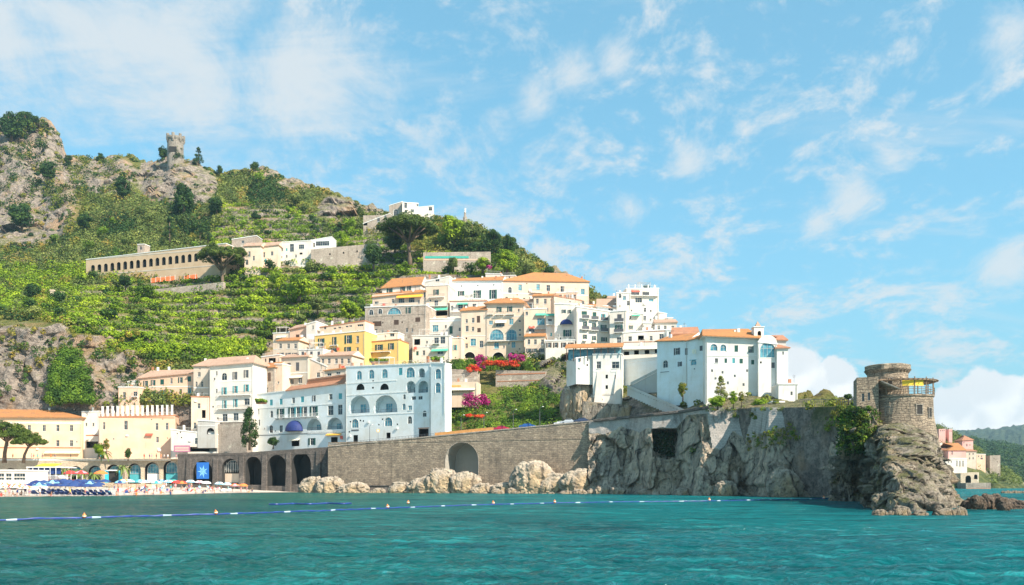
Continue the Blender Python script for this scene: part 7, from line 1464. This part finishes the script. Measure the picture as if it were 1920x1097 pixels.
# beach pavilion and deck at the left
r = bld('white_beach_pavilion', 'white two level beach pavilion with a row of small windows at the photo edge', ZF, (-120, 48), (881, 881), 906, [('w', 11, 6.5, [(c, 891) for c in (-98, -84, -70, -56, -42, -28, -14, 2, 16, 31, 42)], '-'), ('w', 11, 5, [(c, 898) for c in (2, 16, 31, 42)], '-')], wall='white', Y=205, ang=0, depth=10, base=2.5, cat='pavilion')
mb = MB(); mb.box(-.6, r[2] + .6, -2.2, -.02, -.55, -.35); [mb.box(x, x + .25, -2.2, -1.95, -3, -.552) for x in np.linspace(0, r[2], 9)]; mb.build('deck', M['brown'], r[0])
mb = MB(); [mb.box(x, x + .06, -2.2, -2.14, -.348, .7) for x in np.linspace(-.5, r[2] + .5, 40)]; mb.box(-.5, r[2] + .56, -2.2, -2.14, .702, .78); mb.build('railing', M['trim'], r[0])
dk = empty('bathing_deck', Vector(((48 - 960) / F * 222, 222, 0))); tag(dk, 'long raised bathing deck with white posts, flat roof and a maroon lower edge', 'deck'); W_ = 78 / F * 222; z0, z1 = zof(899, 222), zof(875, 222)
mb = MB(); mb.box(0, W_, 0, 9, z0 - .35, z0); mb.build('floor', flat('maroon_board', (.22, .05, .06)), dk); mb = MB(); mb.box(0, W_ * .85, .3, 8, z1 - .25, z1); mb.build('roof', M['trim'], dk)
for x in np.linspace(.1, W_ - .2, 8):
    for y in (.3, 8): mb = MB(); mb.box(x, x + .13, y, y + .13, -.5, z1 - .252 if x < W_ * .84 else z0 + 1.1); mb.build('post', M['trim'], dk)
mb = MB(); [mb.box(x, x + .05, .05, .1, z0 + .002, z0 + 1.0) for x in np.linspace(0, W_, 46)]; mb.box(0, W_, .04, .11, z0 + 1.003, z0 + 1.08); mb.build('railing', M['trim'], dk)
mb = MB(); mb.box(.5, W_ * .8, .9, 1.0, z0 + 1.35, z1 - .253); mb.build('blue_blind', cloth('blue', CC['blue']), dk); mb = MB(); mb.face([(1, 2, z1 + .05), (W_ * .6, 2, z1 + .05), (W_ * .6, 6, z1 + .9), (1, 6, z1 + .9)]); mb.face([(1, 2, z1 + .003), (1, 2, z1 + .05), (1, 6, z1 + .9), (1, 6, z1 + .003)]); mb.build('yellow_roof', flat('yellow_green_cloth', (.55, .62, .03)), dk)
for j in range(8): lounger('white' if j % 2 else 'blue', 'lounger on the raised bathing deck behind its white railing', 54 + j * 8, 224, 'loungers on the raised deck', math.pi, zoff=z0 - beachz(54 + j * 8, 224))
# turquoise kiosk
kk = P(213, 905, 275.5); kr = empty('kiosk', kk); tag(kr, 'dark kiosk opening framed by two bright turquoise doors', 'kiosk'); s = 275.5 / F
mb = MB(); mb.box(-9 * s, 9 * s, 0, 2, 0, 22 * s); mb.build('opening', M['dark'], kr); tq = flat('turquoise_door', (.04, .50, .62))
for x in (-16, 10): mb = MB(); mb.box(x * s, (x + 7) * s, -.2, 0, 0, 23 * s); mb.build('door', tq, kr)
mb = MB(); mb.box(-11 * s, 11 * s, -.6, -.01, 22 * s + .002, 24 * s); mb.build('awning', M['trim'], kr)
for i, (px, h) in enumerate([(122, 26), (150, 22), (177, 16), (232, 30), (195, 12)]):       # palms in front of the arcade
    b = P(px, 905 - (0 if i != 4 else 45), 273 if i != 4 else 281); s = 273 / F; root = empty('palm', b); tag(root, ['ragged palm before the third dark arch', 'drooping palm between the pink parasol and the arcade', 'short palm before the fifth arch', 'tall leafy palm beside the turquoise kiosk', 'tiny palm on the arcade roof terrace'][i], 'palm')
    mb = MB(); mb.tube([(0, 0, 0), (.1, 0, h * s * .6), (0, 0, h * s)], [.22, .16, .14], 7); mb.build('trunk', M['bark'], root); mb = MB()
    for q in range(18):
        a = q * 2.4; L = 2.6; e = .9 - (q % 3) * .5; pr = []
        for t in range(5): u_ = t / 4; pr.append(Vector((math.cos(a) * L * u_, math.sin(a) * L * u_, h * s + L * u_ * e - L * 1.1 * u_ * u_)))
        sd = Vector((-math.sin(a), math.cos(a), 0)) * .34
        for t in range(4): wa, wb = math.sin(math.pi * (t / 4 * .8 + .15)), math.sin(math.pi * ((t + 1) / 4 * .8 + .15)); mb.face([pr[t] - sd * wa, pr[t + 1] - sd * wb, pr[t + 1], pr[t]]); mb.face([pr[t], pr[t + 1], pr[t + 1] + sd * wb - Vector((0, 0, .1)), pr[t] + sd * wa - Vector((0, 0, .1))])
    mb.build('fronds', flat('palm_frond', (.12, .17, .03)), root)
# ------------------------------------------------------------------ swimming line
def wp(px, py): Y = CH * F / (py - H); x = (px - 960) / F * Y; return Vector((x, Y, float(seaz(np.array([x]), np.array([Y]))[0]) * .6 + .10))
fl = empty('float_line', (0, 0, 0)); tag(fl, 'long blue float line marking the swimming area across the bay', 'float line')
ctrl = [(-260, 983), (-100, 980), (0, 977.5), (150, 973.5), (280, 969.5), (405, 966.5), (560, 961), (727, 954.5), (880, 948.5), (1040, 944.5), (1200, 941.8), (1330, 940.6), (1450, 938), (1545, 936), (1636, 934)]
pts = []
for px in np.arange(-260, 1636, 1.1): py = float(np.interp(px, [c[0] for c in ctrl], [c[1] for c in ctrl])); pts.append(wp(px, py))
out = [pts[0]]
for p in pts[1:]:
    if (p - out[-1]).length > .30: out.append(p)
mb = MB(); n = len(out)
mb.tube([tuple(p + Vector((0, .12 * math.sin(k * .21), 0))) for k, p in enumerate(out)], [.05 + .025 * ((k // 2) % 2) for k in range(n)], 6)
mb.m = [1 if (i // 6) % 17 in (8, 9) else 0 for i in range(len(mb.f))]; mb.build('floats', [flat('navy_float', (.02, .055, .26), .4), flat('pale_float', (.40, .50, .62), .4)], fl)
fl2 = empty('float_line', (0, 0, 0)); tag(fl2, 'short second blue float line nearer the sea wall', 'float line'); mb = MB(); mb.tube([tuple(wp(px, 947 + .5 * math.sin(px * .1) - (px - 500) * .012)) for px in range(505, 660, 3)], .10, 6); mb.build('floats', flat('navy_float', (.02, .07, .42)), fl2)
BUOY = None
for (px, py, L) in [(158, 973.3, 'leftmost orange buoy on the float line'), (405, 966.5, 'orange buoy below the tall dark arches'), (727, 954.5, 'orange buoy below the hotel block'), (765, 946, 'orange buoy standing off above the float line'), (925, 947, 'orange buoy below the big pale boulders'), (1040, 944.5, 'orange buoy below the wall corner boulders'), (1330, 940.6, 'orange buoy before the middle of the sea cliff'), (1545, 936, 'small orange buoy before the dark sea cave'), (1628, 934, 'orange buoy touching the headland rock')]:
    if BUOY is None:
        o = empty('buoy', (0, 0, 0)); mb = MB(); mb.lathe([(0, -.22), (.2, -.12), (.27, .08), (.2, .28), (.07, .40), (.06, .52), (0, .54)], 14); mb.build('float', flat('orange_plastic', (.80, .22, .03), .4), o, smooth=True); mb = MB(); mb.lathe([(.275, .03), (.285, .06), (.285, .11), (.275, .14)], 14); mb.build('band', M['trim'], o); BUOY = o
    else: o = copy_tree(BUOY)
    p = wp(px, py); o.location = p + Vector((0, 0, .1)); o.rotation_euler = (rnd.uniform(-.15, .15), rnd.uniform(-.2, .2), 0); o.scale = ((.5 + (p.y - 60) / 360),) * 3; tag(o, L, 'buoy', 'buoys on the float line')
# ------------------------------------------------------------------ breakwater and the far coast
for i in range(54):
    px = 1812 + (i * 37 % 54) * 2.9 + rnd.uniform(-2, 2); Y = 86 + rnd.uniform(-4, 6) + (i % 3) * 2; top = np.interp(px, [1812, 1860, 1900, 1930, 1970], [928, 923, 932, 942, 950]) + rnd.uniform(0, 14); s = rnd.uniform(7, 13)
    b = H + CH * F / Y + 3; boulder(px - s, px + s, top, b if i % 2 else top + 22, Y + (4 if i % 2 else 0), 'dark brown boulder in the breakwater pile beside the headland', i, 'breakwater boulders', name='breakwater_boulder', dy=.6); COL.objects[-1].material_slots[0].link = 'OBJECT'
DB = rockmat('breakwater_rock', (.34, .26, .20), (.20, .155, .125), (.035, .03, .028), (.28, .20, .14), 1.6)
for o in list(COL.objects):
    if o.name.startswith('breakwater_boulder'): o.material_slots[0].link = 'OBJECT'; o.material_slots[0].material = DB
for i in range(26):
    px = 1880 + i * 5; Y = 232 + rnd.uniform(-2, 2); boulder(px - 3, px + 3, 919.5 + rnd.uniform(0, 1.5), 927, Y, 'small reddish stone in the distant breakwater line at the right', i, 'distant breakwater stones', name='distant_breakwater_stone')
for i, (px, top, w) in enumerate([(1650, 955, 14), (1690, 948, 16), (1672, 957, 9), (1770, 952, 20), (1800, 950, 12), (1725, 958, 14)]):
    boulder(px - w, px + w, top, 974, 70.5, ['brown wet rock at the left toe of the headland', 'rounded pale rock at the middle toe of the headland', 'small rock before the middle toe of the headland', 'tan rock at the right toe of the headland', 'rock where the headland meets the breakwater', 'low wet rock at the front of the headland'][i], i + 2, None)
def farhill(name, prof, Y0, Y1, mat, seed, nr=40, zb=-2, amp=1.0, backz=None, kind='structure'):
    pxs = np.arange(prof[0][0], prof[-1][0] + .1, 2.0); V = []
    for j in range(nr + 6):
        t = min(1, j / (nr - 1))
        for px in pxs:
            top = np.interp(px, [p[0] for p in prof], [p[1] for p in prof]); Y = Y0 + (Y1 - Y0) * t ** .9; zt = zof(top, Y1)
            q = Vector((px * .05, t * 4, seed)); n_ = noise.fractal(q * 1.6, 1, 2, 5) * amp
            z = zb + (zt - zb) * (t ** .55) + n_ * (Y1 / 300) * min(1, t * 5); 
            if j >= nr: Y = Y1 + (j - nr + 1) * (Y1 - Y0) * .3; z = zt * (1 - (j - nr + 1) / 6.0) - 1
            V.append(((px - 960) / F * (Y + n_ * 6), Y + n_ * 6, z))
    return tag(npmesh(name, V, gridfaces(nr + 6, len(pxs)), mat), kind=kind)
def hillmat(name, g1, g2, r1, sc):
    m, t, b = newmat(name); c = coord(t); n = t.noise(c, sc, 8, .7); n2 = t.noise(c, sc * 5, 6, .75); g = t.new('ShaderNodeNewGeometry'); nz = t.new('ShaderNodeSeparateXYZ', ins={0: g.outputs['Normal']}).outputs[2]
    cc = t.mix(t.ramp(n2, .35, .65), g1, g2); cc = t.mix(t.math('MULTIPLY', t.ramp(n, .48, .62), t.ramp(nz, .9, .5)), cc, r1); setp(t, b, col=cc, rough=.95, spec=.1, normal=bump(t, n2, .6 / sc * .2, 1)); return m
farhill('village_hill', [(1690, 790), (1745, 797), (1765, 800), (1790, 812), (1812, 830), (1840, 845), (1856, 868), (1882, 878), (1900, 888), (1912, 902), (1925, 914)], 470, 560, hillmat('village_hill_ground', (.05, .075, .03), (.16, .17, .06), (.34, .29, .24), .03), 3.0, amp=1.2)
farhill('wooded_hill', [(1700, 830), (1795, 826), (1825, 822), (1850, 829), (1885, 832), (1920, 840), (1960, 850), (2060, 870), (2200, 905)], 900, 1500, hillmat('wooded_hill_ground', (.03, .055, .02), (.09, .12, .04), (.30, .27, .22), .008), 5.0, amp=1.2)
farhill('far_mountain', [(1500, 860), (1700, 815), (1785, 806), (1850, 805), (1885, 800), (1920, 795), (1990, 780), (2100, 800), (2300, 870), (2420, 905)], 2300, 3600, hillmat('far_mountain_ground', (.035, .06, .03), (.08, .10, .045), (.26, .25, .22), .003), 9.0, amp=.8)
ZA = (1740, 780, 6.856)
bld('far_pink_house', 'far pink house on top of the village hill behind the headland', ZA, (140, 226), (168, 165), 245, [('w', 12, 16, [(160, 190), (185, 190), (208, 190)])], wall='pink', Y=520, ang=0, depth=12, base=10, corn=False)
bld('far_rose_house', 'far rose coloured house right of the pink house on the village hill', ZA, (268, 312), (168, 168), 235, [('w', 10, 14, [(282, 195), (300, 195)])], wall='pink', Y=522, ang=0, depth=10, base=10, corn=False)
bld('far_white_house', 'far small white house left of the domed church', ZA, (122, 185), (345, 345), 410, [('w', 10, 16, [(150, 365)])], wall='white', Y=500, ang=0, depth=10, base=10, corn=False)
bld('far_orange_house', 'far orange house with a row of dark windows left of the domed church', ZA, (115, 262), (440, 430), 560, [('w', 14, 26, [(150, 465), (190, 462), (232, 458)])], wall='peach', Y=492, ang=0, depth=12, base=10, roof='tile', ridge=405)
bld('far_church_apse', 'far pink church block under an orange conical roof', ZA, (262, 486), (445, 445), 560, [('w', 16, 50, [(310, 475)]), ('h', 180, 8, [(400, 545)])], wall='pink', Y=486, ang=4, depth=16, base=10, roof='otile', ridge=352, hip=(9, 9), ry=.5, cat='church')
bld('far_arcaded_building', 'far white building with tall narrow arches below the pink church', ZA, (225, 502), (552, 548), 700, [('a', 14, 80, [(372, 610), (410, 612), (450, 612)]), ('a', 10, 30, [(262, 590), (300, 590)])], wall='white', Y=478, ang=4, depth=10, base=8, cat='church')
bld('far_tower_house', 'far pink tower house with a pointed red roof', ZA, (442, 580), (318, 312), 430, [('a', 16, 34, [(500, 375)]), ('w', 12, 20, [(462, 345), (540, 375)])], wall='pink', Y=505, ang=0, depth=9, base=14, roof='tile', ridge=255, hip=(4, 4), cat='tower house')
bld('far_grey_house', 'far grey stone apartment house below the pink tower house', ZA, (488, 622), (458, 455), 620, [('w', 14, 26, [(535, 490), (580, 488), (535, 545), (580, 543)])], wall='beige', Y=495, ang=0, depth=12, base=12, roof='tile', ridge=432)
bld('far_peach_house', 'far peach houses stepping down right of the grey apartment house', ZA, (625, 740), (488, 490), 600, [('w', 14, 20, [(650, 520), (690, 518)]), ('w', 30, 22, [(690, 548)], '-')], wall='peach', Y=497, ang=0, depth=10, base=10)
bld('far_square_tower', 'far broken square stone tower on the village cliff', ZA, (796, 930), (508, 502), 650, [('d', 8, 12, [(850, 545), (890, 590)])], wall='house', Y=505, ang=8, depth=9, base=12, corn=False, cat='tower')
bld('far_viaduct', 'far beige road viaduct with two dark arches above the pier', ZA, (420, 655), (735, 722), 865, [('P', 72, 96, [(517, 812)]), ('P', 44, 60, [(614, 782)])], wall='palewall', Y=470, ang=0, depth=8, base=6, corn=False, cat='viaduct')
bld('far_pier', 'far brown stone pier wall in front of the viaduct', ZA, (488, 808), (862, 858), 1000, [('h', 310, 12, [(648, 935)], 'terr')], wall='stone', Y=440, ang=0, depth=8, base=5, corn=False, cat='pier')
lc = LC(); r3 = np.random.default_rng(5)
for _ in range(420):
    px = r3.uniform(1742, 1915); top = np.interp(px, [1742, 1765, 1790, 1812, 1840, 1856, 1882, 1900, 1925], [797, 800, 812, 830, 845, 868, 878, 888, 912]); py = top + r3.uniform(-2, 45) * r3.random()
    if py > 905 or (1775 < px < 1850 and py > 850 and r3.random() < .7): continue
    t = min(1, max(0, ((915 - py) / max(8, 915 - top)))) ** 1.8; Y = 470 + 88 * t; p = P(px, py, Y - 3); r_ = r3.uniform(1.0, 2.6); lc.add([tuple(p)], [(r_ * 1.2, r_, r_)], 34, .42, [r3.uniform(.1, .8)], r3)
tag(lc.build('village_hill_foliage', LEAF['olive']), kind='stuff')
lc = LC()
for _ in range(1500):
    px = r3.uniform(1790, 2150); top = np.interp(px, [1700, 1795, 1825, 1850, 1885, 1920, 1960, 2060, 2200], [830, 826, 822, 829, 832, 840, 850, 870, 905]); t = r3.random(); Y = 900 + 600 * t; z = -2 + (zof(top, 1500) + 2) * t ** .6; r_ = r3.uniform(4, 8)
    lc.add([((px - 960) / F * Y, Y, z + 1)], [(r_ * 1.4, r_, r_ * .8)], 26, 1.5, [r3.uniform(.1, .8)], r3)
tag(lc.build('wooded_hill_foliage', LEAF['dark']), kind='stuff')
# ------------------------------------------------------------------ haze
hz_m = bpy.data.materials.new('sea_haze'); hz_m.use_nodes = True; t = NT(hz_m.node_tree); t.n.clear()
v = t.new('ShaderNodeVolumePrincipled', ins={'Color': (.55, .82, 1.0, 1), 'Density': .00009, 'Anisotropy': .2}); t.l.new(v.outputs[0], t.new('ShaderNodeOutputMaterial').inputs['Volume'])
mb = MB(); mb.box(-6400, 6400, -60, 4300, -4.2, 360); tag(mb.build('haze', hz_m), kind='stuff')
